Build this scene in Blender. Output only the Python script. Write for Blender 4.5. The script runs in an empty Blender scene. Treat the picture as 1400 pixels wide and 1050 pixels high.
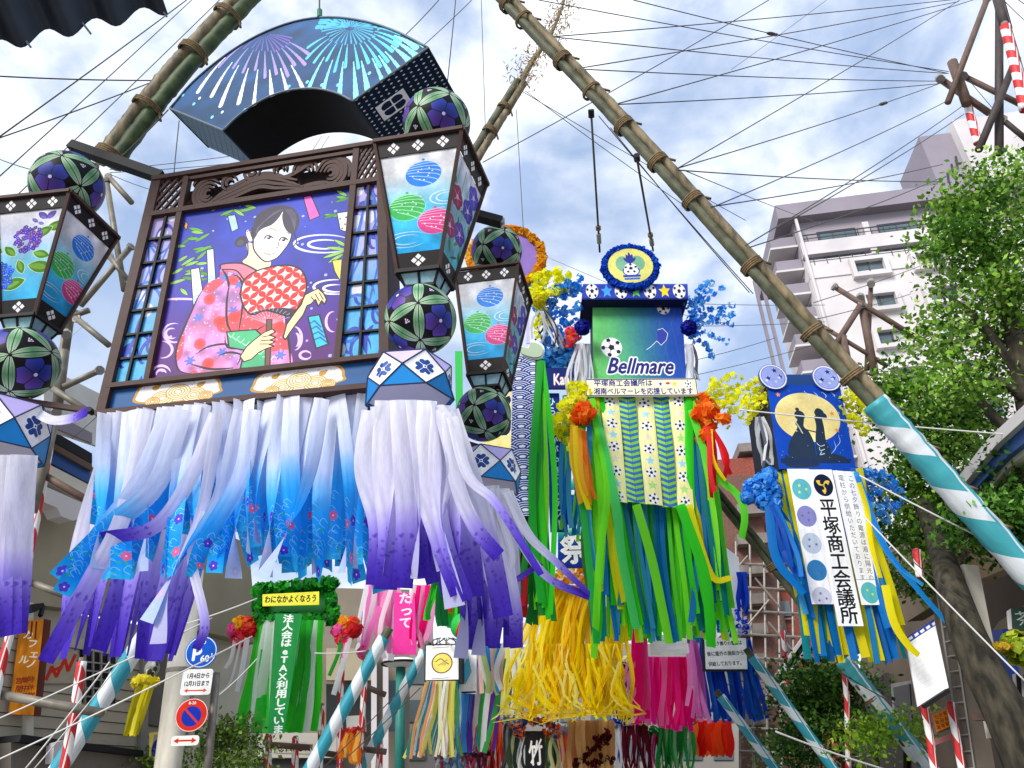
import bpy, math, random
import numpy as np
from mathutils import Vector, Matrix
random.seed(7)
RNG = np.random.RandomState(5)
rad = math.radians

# ------------------------------------------------------------------ camera
scene = bpy.context.scene
FPX, PITCH, ROLL = 1050.0, rad(29), rad(-2.7)
CAM = np.array([0.0, 0.0, 1.6])
def _rx(a):
    c, s = math.cos(a), math.sin(a); return np.array([[1,0,0],[0,c,-s],[0,s,c]])
def _rz(a):
    c, s = math.cos(a), math.sin(a); return np.array([[c,-s,0],[s,c,0],[0,0,1]])
def _ry(a):
    c, s = math.cos(a), math.sin(a); return np.array([[c,0,s],[0,1,0],[-s,0,c]])
CM = _rx(math.pi/2+PITCH) @ _rz(ROLL)
cd = bpy.data.cameras.new('camera'); cam = bpy.data.objects.new('camera', cd)
scene.collection.objects.link(cam); scene.camera = cam
m4 = np.eye(4); m4[:3,:3] = CM; m4[:3,3] = CAM
cam.matrix_world = Matrix(m4.tolist())
cd.sensor_width = 36; cd.lens = 36*FPX/1400; cd.clip_end = 2000; cd.clip_start = .05

# ------------------------------------------------------------------ sky, sun, exposure
SUN_EL, SUN_AZ = rad(35), rad(216)      # azimuth clockwise from +Y
w = bpy.data.worlds.new('World'); scene.world = w; w.use_nodes = True
nt = w.node_tree; nt.nodes.clear()
def N(nt, t, **k):
    n = nt.nodes.new(t)
    for a, b in k.items(): setattr(n, a, b)
    return n
wo = N(nt, 'ShaderNodeOutputWorld'); bg = N(nt, 'ShaderNodeBackground'); bg.inputs[1].default_value = 0.086
sky = N(nt, 'ShaderNodeTexSky', sky_type='NISHITA', sun_disc=False, sun_elevation=SUN_EL, sun_rotation=SUN_AZ)
tc = N(nt, 'ShaderNodeTexCoord'); mp = N(nt, 'ShaderNodeMapping')
mp.inputs['Scale'].default_value = (1.0, 1.0, 1.5); mp.inputs['Location'].default_value = (3.1, 0.9, 0.55)
n1 = N(nt, 'ShaderNodeTexNoise'); n1.inputs['Scale'].default_value = 3.2; n1.inputs['Detail'].default_value = 7; n1.inputs['Roughness'].default_value = .52; n1.inputs['Distortion'].default_value = .25
n2 = N(nt, 'ShaderNodeTexNoise'); n2.inputs['Scale'].default_value = 5.5; n2.inputs['Detail'].default_value = 6; n2.inputs['Roughness'].default_value = .55
r1 = N(nt, 'ShaderNodeValToRGB'); r1.color_ramp.elements[0].position = .40; r1.color_ramp.elements[1].position = .60
r2 = N(nt, 'ShaderNodeValToRGB'); r2.color_ramp.elements[0].position = .36; r2.color_ramp.elements[0].color = (4.1, 5.1, 7.5, 1)
r2.color_ramp.elements[1].position = .54; r2.color_ramp.elements[1].color = (9.9, 10.3, 10.8, 1)
bl = N(nt, 'ShaderNodeMix', data_type='RGBA'); bl.inputs[0].default_value = .55
bl.inputs[7].default_value = (4.7, 6.3, 9.3, 1)
mx = N(nt, 'ShaderNodeMix', data_type='RGBA')
L = nt.links.new
L(tc.outputs['Generated'], mp.inputs['Vector']); L(mp.outputs[0], n1.inputs['Vector']); L(mp.outputs[0], n2.inputs['Vector'])
L(n1.outputs[0], r1.inputs[0]); L(n2.outputs[0], r2.inputs[0]); L(sky.outputs[0], bl.inputs[6])
sx = N(nt, 'ShaderNodeSeparateXYZ'); L(tc.outputs['Generated'], sx.inputs[0]); hz_ = N(nt, 'ShaderNodeMapRange'); hz_.inputs[1].default_value = .18; hz_.inputs[2].default_value = .62; hz_.inputs[3].default_value = .7; hz_.inputs[4].default_value = 0
mxx = N(nt, 'ShaderNodeMath', operation='MAXIMUM'); L(sx.outputs[2], hz_.inputs[0]); L(hz_.outputs[0], mxx.inputs[0]); L(r1.outputs[0], mxx.inputs[1]); L(mxx.outputs[0], mx.inputs[0]); L(bl.outputs[2], mx.inputs[6]); L(r2.outputs[0], mx.inputs[7])
L(mx.outputs[2], bg.inputs[0]); L(bg.outputs[0], wo.inputs[0])
sl = bpy.data.lights.new('sun', 'SUN'); sl.energy = 2.75; sl.angle = rad(22); sl.color = (1, .965, .9)
so = bpy.data.objects.new('sun', sl); scene.collection.objects.link(so)
sd = Vector((math.sin(SUN_AZ)*math.cos(SUN_EL), math.cos(SUN_AZ)*math.cos(SUN_EL), math.sin(SUN_EL)))
so.rotation_euler = (-sd).to_track_quat('-Z', 'Y').to_euler()
vs = scene.view_settings; vs.view_transform = 'Standard'; vs.look = 'None'; vs.gamma = 1; vs.use_curve_mapping = False; vs.exposure = 0.62
try:
    scene.cycles.max_bounces = 7; scene.cycles.transparent_max_bounces = 8
except Exception: pass

# ------------------------------------------------------------------ helpers: placing
def ray(x, y): return CM @ np.array([x-700, 525-y, -FPX])
def P(x, y, Y):
    d = ray(x, y); return CAM + d*(Y/d[1])
class Plane:
    """A vertical (or tilted) plane standing in the place; at() meets it along a sight line, w() is (right, up, out)."""
    def __init__(s, x, y, Y, yaw=0, tilt=0, roll=0, O=None):
        s.O = P(x, y, Y) if O is None else np.array(O, float)
        R = _rz(rad(yaw)) @ _rx(rad(tilt)) @ _ry(rad(roll))
        s.U, s.V, s.N = R@np.array([1,0,0]), R@np.array([0,0,1]), R@np.array([0,-1,0])
    def at(s, x, y, n=0):
        d = ray(x, y); O = s.O+s.N*n
        return CAM + d*(((O-CAM)@s.N)/(d@s.N))
    def uv(s, x, y):
        q = s.at(x, y)-s.O; return float(q@s.U), float(q@s.V)
    def w(s, u, v, n=0): return s.O+u*s.U+v*s.V+n*s.N
def lin(c):
    return tuple((x/255/12.92 if x/255 <= .04045 else ((x/255+.055)/1.055)**2.4) for x in c)

# ------------------------------------------------------------------ helpers: objects
OFF = {}
COL = scene.collection
def tag(o, label=None, cat=None, group=None, kind=None):
    for k, v in (('label', label), ('category', cat), ('group', group), ('kind', kind)):
        if v: o[k] = v
    return o
def thing(name, loc, label, cat, group=None):
    o = bpy.data.objects.new(name, None); COL.objects.link(o); o.location = Vector([float(a) for a in loc]); o.empty_display_size = .2
    OFF[o.name] = np.array([float(a) for a in loc]); return tag(o, label, cat, group)
def part(name, V, Fc, mat, parent=None, uv=None, col=None, smooth=False, loc=None):
    V = np.asarray(V, float)
    if parent is not None: off = OFF[parent.name]
    else: off = np.array(loc, float) if loc is not None else V.mean(0)
    me = bpy.data.meshes.new(name)
    me.from_pydata((V-off).tolist(), [], [list(map(int, f)) for f in Fc])
    if uv is not None:
        l = me.uv_layers.new(name='UVMap'); idx = np.empty(len(me.loops), int); me.loops.foreach_get('vertex_index', idx)
        l.data.foreach_set('uv', np.asarray(uv, np.float32)[idx].ravel())
    if col is not None:
        c = me.color_attributes.new('Col', 'FLOAT_COLOR', 'POINT'); a = np.ones((len(V), 4), np.float32); a[:, :3] = col
        c.data.foreach_set('color', a.ravel())
    if smooth: me.polygons.foreach_set('use_smooth', [True]*len(me.polygons))
    me.materials.append(mat)
    o = bpy.data.objects.new(name, me); COL.objects.link(o)
    if parent is not None:
        o.parent = parent
        OFF[o.name] = off
    else:
        o.location = Vector(off.tolist()); OFF[o.name] = off
    return o
def sub(name, V, Fc, mat, parent, **k):      # a part of a part: same origin as its parent
    return part(name, V, Fc, mat, parent, **k)
class MB:
    def __init__(s): s.v, s.f, s.u, s.c = [], [], [], []
    def add(s, V, Fc, uv=None, col=None):
        n = len(s.v); s.v += [tuple(map(float, a)) for a in V]; s.f += [[int(i)+n for i in f] for f in Fc]
        s.u += list(map(tuple, uv)) if uv is not None else [(0, 0)]*len(V)
        s.c += list(map(tuple, col)) if col is not None and np.ndim(col) > 1 else [tuple(col) if col is not None else (1, 1, 1)]*len(V)
        return s
    def build(s, name, mat, parent=None, smooth=False, uv=False, col=False, loc=None):
        return part(name, s.v, s.f, mat, parent, uv=s.u if uv else None, col=s.c if col else None, smooth=smooth, loc=loc)
BOXF = [(0,1,3,2),(4,6,7,5),(0,4,5,1),(2,3,7,6),(0,2,6,4),(1,5,7,3)]
def box(a, b):
    (x0,y0,z0),(x1,y1,z1) = a, b
    return [(x,y,z) for x in (x0,x1) for y in (y0,y1) for z in (z0,z1)], BOXF
def bar(p, q, wd, dp, up=None, out=None):
    """straight rectangular bar between two points; out = direction of its depth"""
    p, q = np.array(p, float), np.array(q, float); t = (q-p)/np.linalg.norm(q-p)
    out = np.array([0,-1,0.]) if out is None else np.array(out, float)
    s = np.cross(t, out); s /= np.linalg.norm(s); o = np.cross(s, t)
    V = [e+s*a*wd/2+o*b*dp/2 for e in (p, q) for a in (-1, 1) for b in (-1, 1)]
    return V, BOXF
def prism(pts, ext):
    """closed outline (3D points, one plane) pushed along ext"""
    A = [np.array(p, float) for p in pts]; n = len(A); B = [p+np.array(ext) for p in A]
    return A+B, [list(range(n)), list(range(2*n-1, n-1, -1))]+[(i, i+n, (i+1) % n+n, (i+1) % n) for i in range(n)]
def tube(pts, r, sides=8, cap=True):
    pts = [np.array(p, float) for p in pts]; n = len(pts)
    rs = [r]*n if np.isscalar(r) else list(r)
    V, UV, Fc = [], [], []; L0 = 0; ref = None
    for i, p in enumerate(pts):
        t = pts[min(i+1, n-1)]-pts[max(i-1, 0)]; t = t/(np.linalg.norm(t)+1e-12)
        if ref is None:
            ref = np.cross(t, [0,0,1.]) if abs(t[2]) < .9 else np.cross(t, [1.,0,0])
        ref = ref-t*(ref@t); ref /= np.linalg.norm(ref); b = np.cross(t, ref)
        if i: L0 += np.linalg.norm(p-pts[i-1])
        for k in range(sides):
            a = 2*math.pi*k/sides; V.append(p+rs[i]*(math.cos(a)*ref+math.sin(a)*b)); UV.append((k/sides, L0))
    for i in range(n-1):
        for k in range(sides):
            k2 = (k+1) % sides; Fc.append((i*sides+k, i*sides+k2, (i+1)*sides+k2, (i+1)*sides+k))
    if cap: Fc += [list(range(sides))[::-1], [(n-1)*sides+k for k in range(sides)]]
    return V, Fc, UV
def sphere(c, r, seg=20, rings=12, sc=(1,1,1), R=None):
    V, Fc, UV = [], [], []
    for i in range(rings+1):
        th = math.pi*i/rings
        for k in range(seg+1):
            a = 2*math.pi*k/seg
            p = np.array([math.sin(th)*math.cos(a)*sc[0], math.sin(th)*math.sin(a)*sc[1], math.cos(th)*sc[2]])*r
            if R is not None: p = R@p
            V.append(p+c); UV.append((k/seg, 1-i/rings))
    for i in range(rings):
        for k in range(seg): a = i*(seg+1)+k; Fc.append((a, a+seg+1, a+seg+2, a+1))
    return V, Fc, UV
def crom(pts, n=6, closed=False):
    p = [np.array(a, float) for a in pts]; m = len(p)
    if m < 3 and not closed: return [p[0]+(p[-1]-p[0])*i/n for i in range(n+1)]
    out = []
    for i in range(m if closed else m-1):
        a = p[(i-1) % m] if closed or i else 2*p[0]-p[1]; b = p[i]; c = p[(i+1) % m]
        d = p[(i+2) % m] if closed or i+2 < m else 2*p[-1]-p[-2]
        for k in range(n):
            t = k/n; out.append(.5*((2*b)+(c-a)*t+(2*a-5*b+4*c-d)*t*t+(3*b-a-3*c+d)*t**3))
    if not closed: out.append(p[-1])
    return out
def catenary(p, q, sag, n=12):
    p, q = np.array(p), np.array(q)
    return [p+(q-p)*i/n-np.array([0,0,1])*sag*4*(i/n)*(1-i/n) for i in range(n+1)]

# ------------------------------------------------------------------ helpers: materials
MC = {}
def mat(name, c, rough=.6, var=.0, scale=8, metal=0, bump=0, spec=.25, c2=None, stretch=None):
    if name in MC: return MC[name]
    m = bpy.data.materials.new(name); m.use_nodes = True; t = m.node_tree; b = t.nodes['Principled BSDF']
    b.inputs['Base Color'].default_value = (*lin(c), 1); b.inputs['Roughness'].default_value = rough
    b.inputs['Metallic'].default_value = metal; b.inputs['Specular IOR Level'].default_value = spec
    if var or bump or c2:
        tx = N(t, 'ShaderNodeTexCoord'); no = N(t, 'ShaderNodeTexNoise'); no.inputs['Scale'].default_value = scale; no.inputs['Detail'].default_value = 5
        mp = N(t, 'ShaderNodeMapping'); mp.inputs['Scale'].default_value = stretch or (1,1,1)
        t.links.new(tx.outputs['Object'], mp.inputs[0]); t.links.new(mp.outputs[0], no.inputs['Vector'])
        a = N(t, 'ShaderNodeMix', data_type='RGBA'); cr = N(t, 'ShaderNodeValToRGB'); cr.color_ramp.elements[0].position = .35; cr.color_ramp.elements[1].position = .65
        t.links.new(no.outputs[0], cr.inputs[0]); t.links.new(cr.outputs[0], a.inputs[0])
        lo = lin(c2) if c2 else tuple(x*(1-var) for x in lin(c)); hi = lin(c) if c2 else tuple(min(1, x*(1+var*.6)) for x in lin(c))
        a.inputs[6].default_value = (*lo, 1); a.inputs[7].default_value = (*hi, 1)
        t.links.new(a.outputs[2], b.inputs['Base Color'])
        if bump:
            bu = N(t, 'ShaderNodeBump'); bu.inputs['Strength'].default_value = bump; bu.inputs['Distance'].default_value = .02
            t.links.new(no.outputs[0], bu.inputs['Height']); t.links.new(bu.outputs[0], b.inputs['Normal'])
    MC[name] = m; return m
def paper_mat(name, image=None, trans=.45, rough=.5, back=None, spec=.2):
    """thin paper or plastic film: colour from the point attribute Col or from a print; light passes through"""
    if name in MC: return MC[name]
    m = bpy.data.materials.new(name); m.use_nodes = True; t = m.node_tree; b = t.nodes['Principled BSDF']; o = t.nodes['Material Output']
    if image is not None:
        s = N(t, 'ShaderNodeTexImage'); s.image = image; s.extension = 'EXTEND'; c = s.outputs[0]
    else:
        s = N(t, 'ShaderNodeAttribute'); s.attribute_name = 'Col'; c = s.outputs[0]
    if back is not None:
        g = N(t, 'ShaderNodeNewGeometry'); x = N(t, 'ShaderNodeMix', data_type='RGBA'); x.inputs[7].default_value = (*lin(back), 1)
        f = N(t, 'ShaderNodeMath', operation='MULTIPLY'); f.inputs[1].default_value = .75
        t.links.new(g.outputs['Backfacing'], f.inputs[0]); t.links.new(f.outputs[0], x.inputs[0]); t.links.new(c, x.inputs[6]); c = x.outputs[2]
    tr = N(t, 'ShaderNodeBsdfTranslucent'); mx = N(t, 'ShaderNodeMixShader'); mx.inputs[0].default_value = trans
    t.links.new(c, b.inputs['Base Color']); t.links.new(c, tr.inputs['Color']); b.inputs['Roughness'].default_value = rough
    b.inputs['Specular IOR Level'].default_value = spec
    no = N(t, 'ShaderNodeTexNoise'); no.inputs['Scale'].default_value = 14; no.inputs['Detail'].default_value = 3; bu = N(t, 'ShaderNodeBump'); bu.inputs['Strength'].default_value = .2; bu.inputs['Distance'].default_value = .02
    tx = N(t, 'ShaderNodeTexCoord'); t.links.new(tx.outputs['Object'], no.inputs['Vector']); t.links.new(no.outputs[0], bu.inputs['Height']); t.links.new(bu.outputs[0], b.inputs['Normal'])
    t.links.new(b.outputs[0], mx.inputs[1]); t.links.new(tr.outputs[0], mx.inputs[2]); t.links.new(mx.outputs[0], o.inputs[0])
    MC[name] = m; return m
def print_mat(name, image, rough=.45, var=.06):
    m = bpy.data.materials.new(name); m.use_nodes = True; t = m.node_tree; b = t.nodes['Principled BSDF']
    s = N(t, 'ShaderNodeTexImage'); s.image = image; s.extension = 'EXTEND'
    t.links.new(s.outputs[0], b.inputs['Base Color']); b.inputs['Roughness'].default_value = rough; b.inputs['Specular IOR Level'].default_value = .2
    return m
def stripe_mat(name, ca, cb, pitch, twist, duty=.5, soft=0):
    """two colours wound round a pole: UV = (turn, metres)"""
    if name in MC: return MC[name]
    m = bpy.data.materials.new(name); m.use_nodes = True; t = m.node_tree; b = t.nodes['Principled BSDF']
    u = N(t, 'ShaderNodeUVMap'); s = N(t, 'ShaderNodeSeparateXYZ'); t.links.new(u.outputs[0], s.inputs[0])
    a = N(t, 'ShaderNodeMath', operation='DIVIDE'); a.inputs[1].default_value = pitch; t.links.new(s.outputs[1], a.inputs[0])
    k = N(t, 'ShaderNodeMath', operation='MULTIPLY'); k.inputs[1].default_value = twist; t.links.new(s.outputs[0], k.inputs[0])
    d = N(t, 'ShaderNodeMath', operation='ADD'); t.links.new(a.outputs[0], d.inputs[0]); t.links.new(k.outputs[0], d.inputs[1])
    f = N(t, 'ShaderNodeMath', operation='FRACT'); t.links.new(d.outputs[0], f.inputs[0])
    g = N(t, 'ShaderNodeMath', operation='GREATER_THAN'); g.inputs[1].default_value = duty; t.links.new(f.outputs[0], g.inputs[0])
    x = N(t, 'ShaderNodeMix', data_type='RGBA'); x.inputs[6].default_value = (*lin(ca), 1); x.inputs[7].default_value = (*lin(cb), 1)
    t.links.new(g.outputs[0], x.inputs[0])
    no = N(t, 'ShaderNodeTexNoise'); no.inputs['Scale'].default_value = 9; no.inputs['Detail'].default_value = 4
    h = N(t, 'ShaderNodeHueSaturation'); mr = N(t, 'ShaderNodeMapRange'); mr.inputs[3].default_value = .75; mr.inputs[4].default_value = 1.12
    t.links.new(no.outputs[0], mr.inputs[0]); t.links.new(mr.outputs[0], h.inputs['Value']); t.links.new(x.outputs[2], h.inputs['Color'])
    t.links.new(h.outputs[0], b.inputs['Base Color']); b.inputs['Roughness'].default_value = .5
    bu = N(t, 'ShaderNodeBump'); bu.inputs['Strength'].default_value = .5; bu.inputs['Distance'].default_value = .02
    t.links.new(no.outputs[0], bu.inputs['Height']); t.links.new(bu.outputs[0], b.inputs['Normal'])
    MC[name] = m; return m

# ------------------------------------------------------------------ flat print: a small rasteriser (numpy)
def vnoise(h, w, cells, seed=0):
    r = np.random.RandomState(seed); g = r.rand(cells+2, cells+2)
    y = np.linspace(0, cells, h); x = np.linspace(0, cells, w); yi = y.astype(int); xi = x.astype(int)
    fy = (y-yi)[:, None]; fx = (x-xi)[None]; fy = fy*fy*(3-2*fy); fx = fx*fx*(3-2*fx)
    A = g[yi][:, xi]; B = g[yi][:, xi+1]; C = g[yi+1][:, xi]; D = g[yi+1][:, xi+1]
    return (A*(1-fx)+B*fx)*(1-fy)+(C*(1-fx)+D*fx)*fy
class Cv:
    """Canvas in sRGB 0..255, row 0 at the bottom. Coordinates: fractions 0..1 of the sheet, or photo positions once map is set."""
    def __init__(s, w, h, bg=(255,255,255)):
        s.w, s.h = int(w), int(h); s.ink = 1; s.a = np.zeros((s.h, s.w, 3), np.float32); s.a[:] = bg; s.map = None
    def on(s, pl, u0, v0, u1, v1):
        s.map = lambda x, y: ((pl.uv(x, y)[0]-u0)/(u1-u0), (pl.uv(x, y)[1]-v0)/(v1-v0)); return s
    def pt(s, p):
        x, y = s.map(*p[:2]) if s.map else p[:2]
        return np.array([x*s.w, y*s.h])
    def vgrad(s, stops):
        t = np.linspace(0, 1, s.h); ks = [k for k, _ in stops]
        for c in range(3): s.a[:, :, c] = np.interp(t, ks, [q[c] for _, q in stops])[:, None]
        return s
    def _fill(s, q, col, al=1.0, raw=False):
        q = np.asarray(q, float); y0 = max(0, int(q[:, 1].min())); y1 = min(s.h-1, int(q[:, 1].max())+1)
        x2 = np.roll(q, -1, 0); rows = []
        for y in range(y0, y1+1):
            yc = y+.5; m = ((q[:, 1] <= yc) & (x2[:, 1] > yc)) | ((x2[:, 1] <= yc) & (q[:, 1] > yc))
            if not m.any(): continue
            a, b = q[m], x2[m]; xs = np.sort(a[:, 0]+(yc-a[:, 1])*(b[:, 0]-a[:, 0])/(b[:, 1]-a[:, 1]))
            for i in range(0, len(xs)-1, 2):
                i0, i1 = max(0, int(round(xs[i]))), min(s.w, int(round(xs[i+1])))
                if i1 > i0:
                    if raw: rows.append((y, i0, i1))
                    elif al >= 1: s.a[y, i0:i1] = col
                    else: s.a[y, i0:i1] = s.a[y, i0:i1]*(1-al)+np.array(col)*al
        return rows
    def poly(s, pts, col, al=1.0, sm=False):
        q = [s.pt(p) for p in pts]
        if sm: q = crom(q, 6, True)
        s._fill(q, col, al); return s
    def mask(s, pts, sm=False):
        q = [s.pt(p) for p in pts]
        if sm: q = crom(q, 6, True)
        m = np.zeros((s.h, s.w), bool)
        for y, a, b in s._fill(q, None, raw=True): m[y, a:b] = True
        return m
    def ell(s, p, rx, ry, col, al=1.0, ang=0, n=28):
        c = s.pt(p); a = np.linspace(0, 2*math.pi, n, endpoint=False); ca, sa = math.cos(ang), math.sin(ang)
        s._fill(np.stack([c[0]+rx*np.cos(a)*ca-ry*np.sin(a)*sa, c[1]+rx*np.cos(a)*sa+ry*np.sin(a)*ca], 1), col, al); return s
    def line(s, pts, wd, col, sm=False, al=1.0, taper=False):
        q = [s.pt(p) for p in pts]; wd = wd*(s.ink if sum(col) < 120 else 1)
        if sm: q = crom(q, 6)
        n = len(q)
        for i in range(n-1):
            a, b = q[i], q[i+1]; d = b-a; l = np.linalg.norm(d)
            if l < 1e-6: continue
            nn = np.array([-d[1], d[0]])/l
            wa = wd*(math.sin(math.pi*(i+.4)/n)**.7 if taper else 1)/2
            s._fill(np.array([a+nn*wa-d/l*wa*.4, b+nn*wa+d/l*wa*.4, b-nn*wa+d/l*wa*.4, a-nn*wa-d/l*wa*.4]), col, al)
        return s
    def leaf(s, p, ang, ln, wd, col, rib=None, ol=None):
        c = s.pt(p); d = np.array([math.cos(ang), math.sin(ang)]); n = np.array([-d[1], d[0]])
        t = np.linspace(0, 1, 9); up = [c+d*ln*k+n*wd/2*math.sin(math.pi*k)**.8 for k in t]; dn = [c+d*ln*k-n*wd/2*math.sin(math.pi*k)**.8 for k in t[::-1]]
        if ol:
            e = ol[1]; u2 = [c-d*e+d*(ln+2*e)*k+n*(wd/2*math.sin(math.pi*k)**.8+e) for k in t]; d2 = [c-d*e+d*(ln+2*e)*k-n*(wd/2*math.sin(math.pi*k)**.8+e) for k in t[::-1]]
            s._fill(u2+d2, ol[0])
        s._fill(up+dn, col)
        if rib: s._fill([c+n*1.2, c+d*ln*.9, c-n*1.2], rib)
        return s
    def tris(s, T, col, al=1.0):
        for t in T: s._fill(t, col, al)
    def text(s, txt, x, y, hgt, col, vertical=False, sx=1, shear=0, bold=0, outline=None, ang=0, gap=1.0, al=1.0, fit=None, to=None):
        """x,y = centre of the first glyph column/row start in pt() coordinates; hgt in canvas px"""
        o = s.pt((x, y))
        if to is not None: d_ = s.pt(to)-o; ang = math.atan2(d_[1], d_[0]); fit = float(np.hypot(*d_))
        ca, sa = math.cos(ang), math.sin(ang)
        runs = []
        if vertical:
            cy = 0
            for ch in txt:
                T, wd = glyphs(ch); g = [(t-np.array([wd/2, .35]))*[sx*hgt, hgt]+[0, cy] for t in T]; runs += g; cy -= hgt*gap*(.55 if ch == ' ' else 1)
        else:
            T, wd = glyphs(txt); k = sx if fit is None else fit/(wd*hgt)
            runs = [np.stack([t[:, 0]*k*hgt+t[:, 1]*hgt*shear, t[:, 1]*hgt], 1) for t in T]
        rot = lambda t: np.stack([o[0]+t[:, 0]*ca-t[:, 1]*sa, o[1]+t[:, 0]*sa+t[:, 1]*ca], 1)
        runs = [rot(t) for t in runs]
        if outline:
            for k in range(12):
                a = k*math.pi/6; s.tris([t+[outline[1]*math.cos(a), outline[1]*math.sin(a)] for t in runs], outline[0])
        s.tris(runs, col, al)
        if bold:
            for dx, dy in ((bold,0),(-bold,0),(0,bold),(0,-bold)): s.tris([t+[dx, dy] for t in runs], col, al)
        return s
    def image(s, name):
        im = bpy.data.images.new(name, s.w, s.h, alpha=False)
        a = np.ones((s.h, s.w, 4), np.float32); b = np.clip(s.a, 0, 255)/255; b = b**1.2; b = b*(.91+.1*vnoise(s.h, s.w, 6, s.w)[:, :, None]+.06*vnoise(s.h, s.w, 37, s.h)[:, :, None]); g = b.mean(2, keepdims=True); a[:, :, :3] = np.clip(g+(b-g)*1.1, 0, 1)
        im.pixels.foreach_set(a.ravel()); im.update(); return im
GL = {}
def glyphs(txt):
    if txt in GL: return GL[txt]
    cu = bpy.data.curves.new('t', 'FONT'); cu.body = txt; cu.resolution_u = 2; cu.size = 1
    o = bpy.data.objects.new('t', cu); COL.objects.link(o)
    dg = bpy.context.evaluated_depsgraph_get(); dg.update()
    me = o.evaluated_get(dg).to_mesh(); me.calc_loop_triangles()
    co = np.array([v.co[:2] for v in me.vertices]) if len(me.vertices) else np.zeros((0, 2))
    T = [co[list(t.vertices)] for t in me.loop_triangles]; wd = float(co[:, 0].max()) if len(co) else .5
    o.evaluated_get(dg).to_mesh_clear(); bpy.data.objects.remove(o); bpy.data.curves.remove(cu)
    GL[txt] = (T, wd); return GL[txt]

def sheet(name, pl, quad, mat_, parent, n=0.0, thick=.01, uvbox=None):
    """flat board on plane pl with photo-traced corners, thickness behind; UV over its bounding box"""
    q = [pl.uv(*p) for p in quad]; us = [a for a, _ in q]; vs_ = [b for _, b in q]
    u0, v0, u1, v1 = uvbox or (min(us), min(vs_), max(us), max(vs_))
    pts = [pl.w(a, b, n) for a, b in q]; V, Fc = prism(pts, -pl.N*thick)
    UV = [((a-u0)/(u1-u0), (b-v0)/(v1-v0)) for a, b in q]*2
    return part(name, V, Fc, mat_, parent, uv=UV), (u0, v0, u1, v1)
def bbox(pl, quad):
    q = [pl.uv(*p) for p in quad]; return min(a for a, _ in q), min(b for _, b in q), max(a for a, _ in q), max(b for _, b in q)
def T(pts, ox, oy, s): return [(ox+p[0]/s, oy+p[1]/s) for p in pts]

# ribbons -----------------------------------------------------------
def ribbon(name, parent, pts, wd, mt, col=None, tw=(0, 0), curl=.15, seg=14, uoff=0, wend=1.0):
    """pts: 3D centre line from top to bottom; wd metres; colour(t) along it; tw twist in radians at both ends"""
    c = crom(pts, max(2, int(round(seg/(len(pts)-1)))))
    n = len(c); V, UV, CC = [], [], []
    for i, p in enumerate(c):
        t = i/(n-1); g = c[min(i+1, n-1)]-c[max(i-1, 0)]; g = g/(np.linalg.norm(g)+1e-9)
        view = p-CAM; view[2] *= .2; s_ = np.cross(view, g); s_ /= np.linalg.norm(s_)+1e-9; o = np.cross(s_, g); o /= np.linalg.norm(o)+1e-9
        a = tw[0]+(tw[1]-tw[0])*t**1.5; d = s_*math.cos(a)+o*math.sin(a); e = np.cross(d, g); wv = wd*(1+(wend-1)*t)
        for k in (-.5, 0, .5):
            V.append(p+d*k*wv+e*curl*wv*(.5-abs(k)*1.0)); UV.append((k+.5, 1-t))
            CC.append(col(t) if col else (1, 1, 1))
    Fc = []
    for i in range(n-1):
        for k in range(2): a = i*3+k; Fc.append((a, a+1, a+4, a+3))
    return part(name, V, Fc, mt, parent, uv=UV, col=CC if col else None, smooth=True)
def lerp(a, b, t): return tuple(x+(y-x)*t for x, y in zip(a, b))
def flat(c): 
    l = lin(c); return lambda t: l
def hang(parent, top, bot, n, wd, colf, mt, sway=(0, 0), lj=.08, xj=6, yj=.25, bow=10, wig=4, tws=.6, seed=1, name='streamer', seg=12, wj=.25, curl=.15):
    """n streamers hung along the photo line top[0]-top[1] (x, y, Y) down to bot[0]-bot[1]"""
    r = random.Random(seed)
    for i in range(n):
        s = (i+.5+r.uniform(-.3, .3))/n; a = lerp(top[0], top[1], s); b = lerp(bot[0], bot[1], s)
        k = 1-abs(r.gauss(0, lj)); dy = r.uniform(-yj, yj)
        ex = a[0]+(b[0]-a[0])*k+r.uniform(-xj, xj)+sway[0]*r.random(); ey = a[1]+(b[1]-a[1])*k+sway[1]*r.random()
        bw = r.uniform(-bow, bow); ph = r.uniform(0, 6)
        pts = []
        for j in range(5):
            t = j/4; x = a[0]+(ex-a[0])*t+bw*math.sin(math.pi*t)+wig*math.sin(ph+t*5)*t; y = a[1]+(ey-a[1])*t
            pts.append(P(x, y, a[2]+(b[2]-a[2])*t+dy*(.5+.5*t)+.05*math.sin(ph*2+t*4)*t))
        t0 = r.uniform(-tws, tws)*.4; t1 = r.uniform(-tws, tws)*1.6
        ribbon(name, parent, pts, wd*(1+r.uniform(-wj, wj)), mt, colf(i, s, r) if colf else None, (t0, t1), curl, seg)
def pick(cols, jit=.08):
    def f(i, s, r):
        c = lin(r.choice(cols)); k = 1+r.uniform(-jit, jit); c = tuple(min(1, x*k) for x in c); return lambda t: c
    return f
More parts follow.
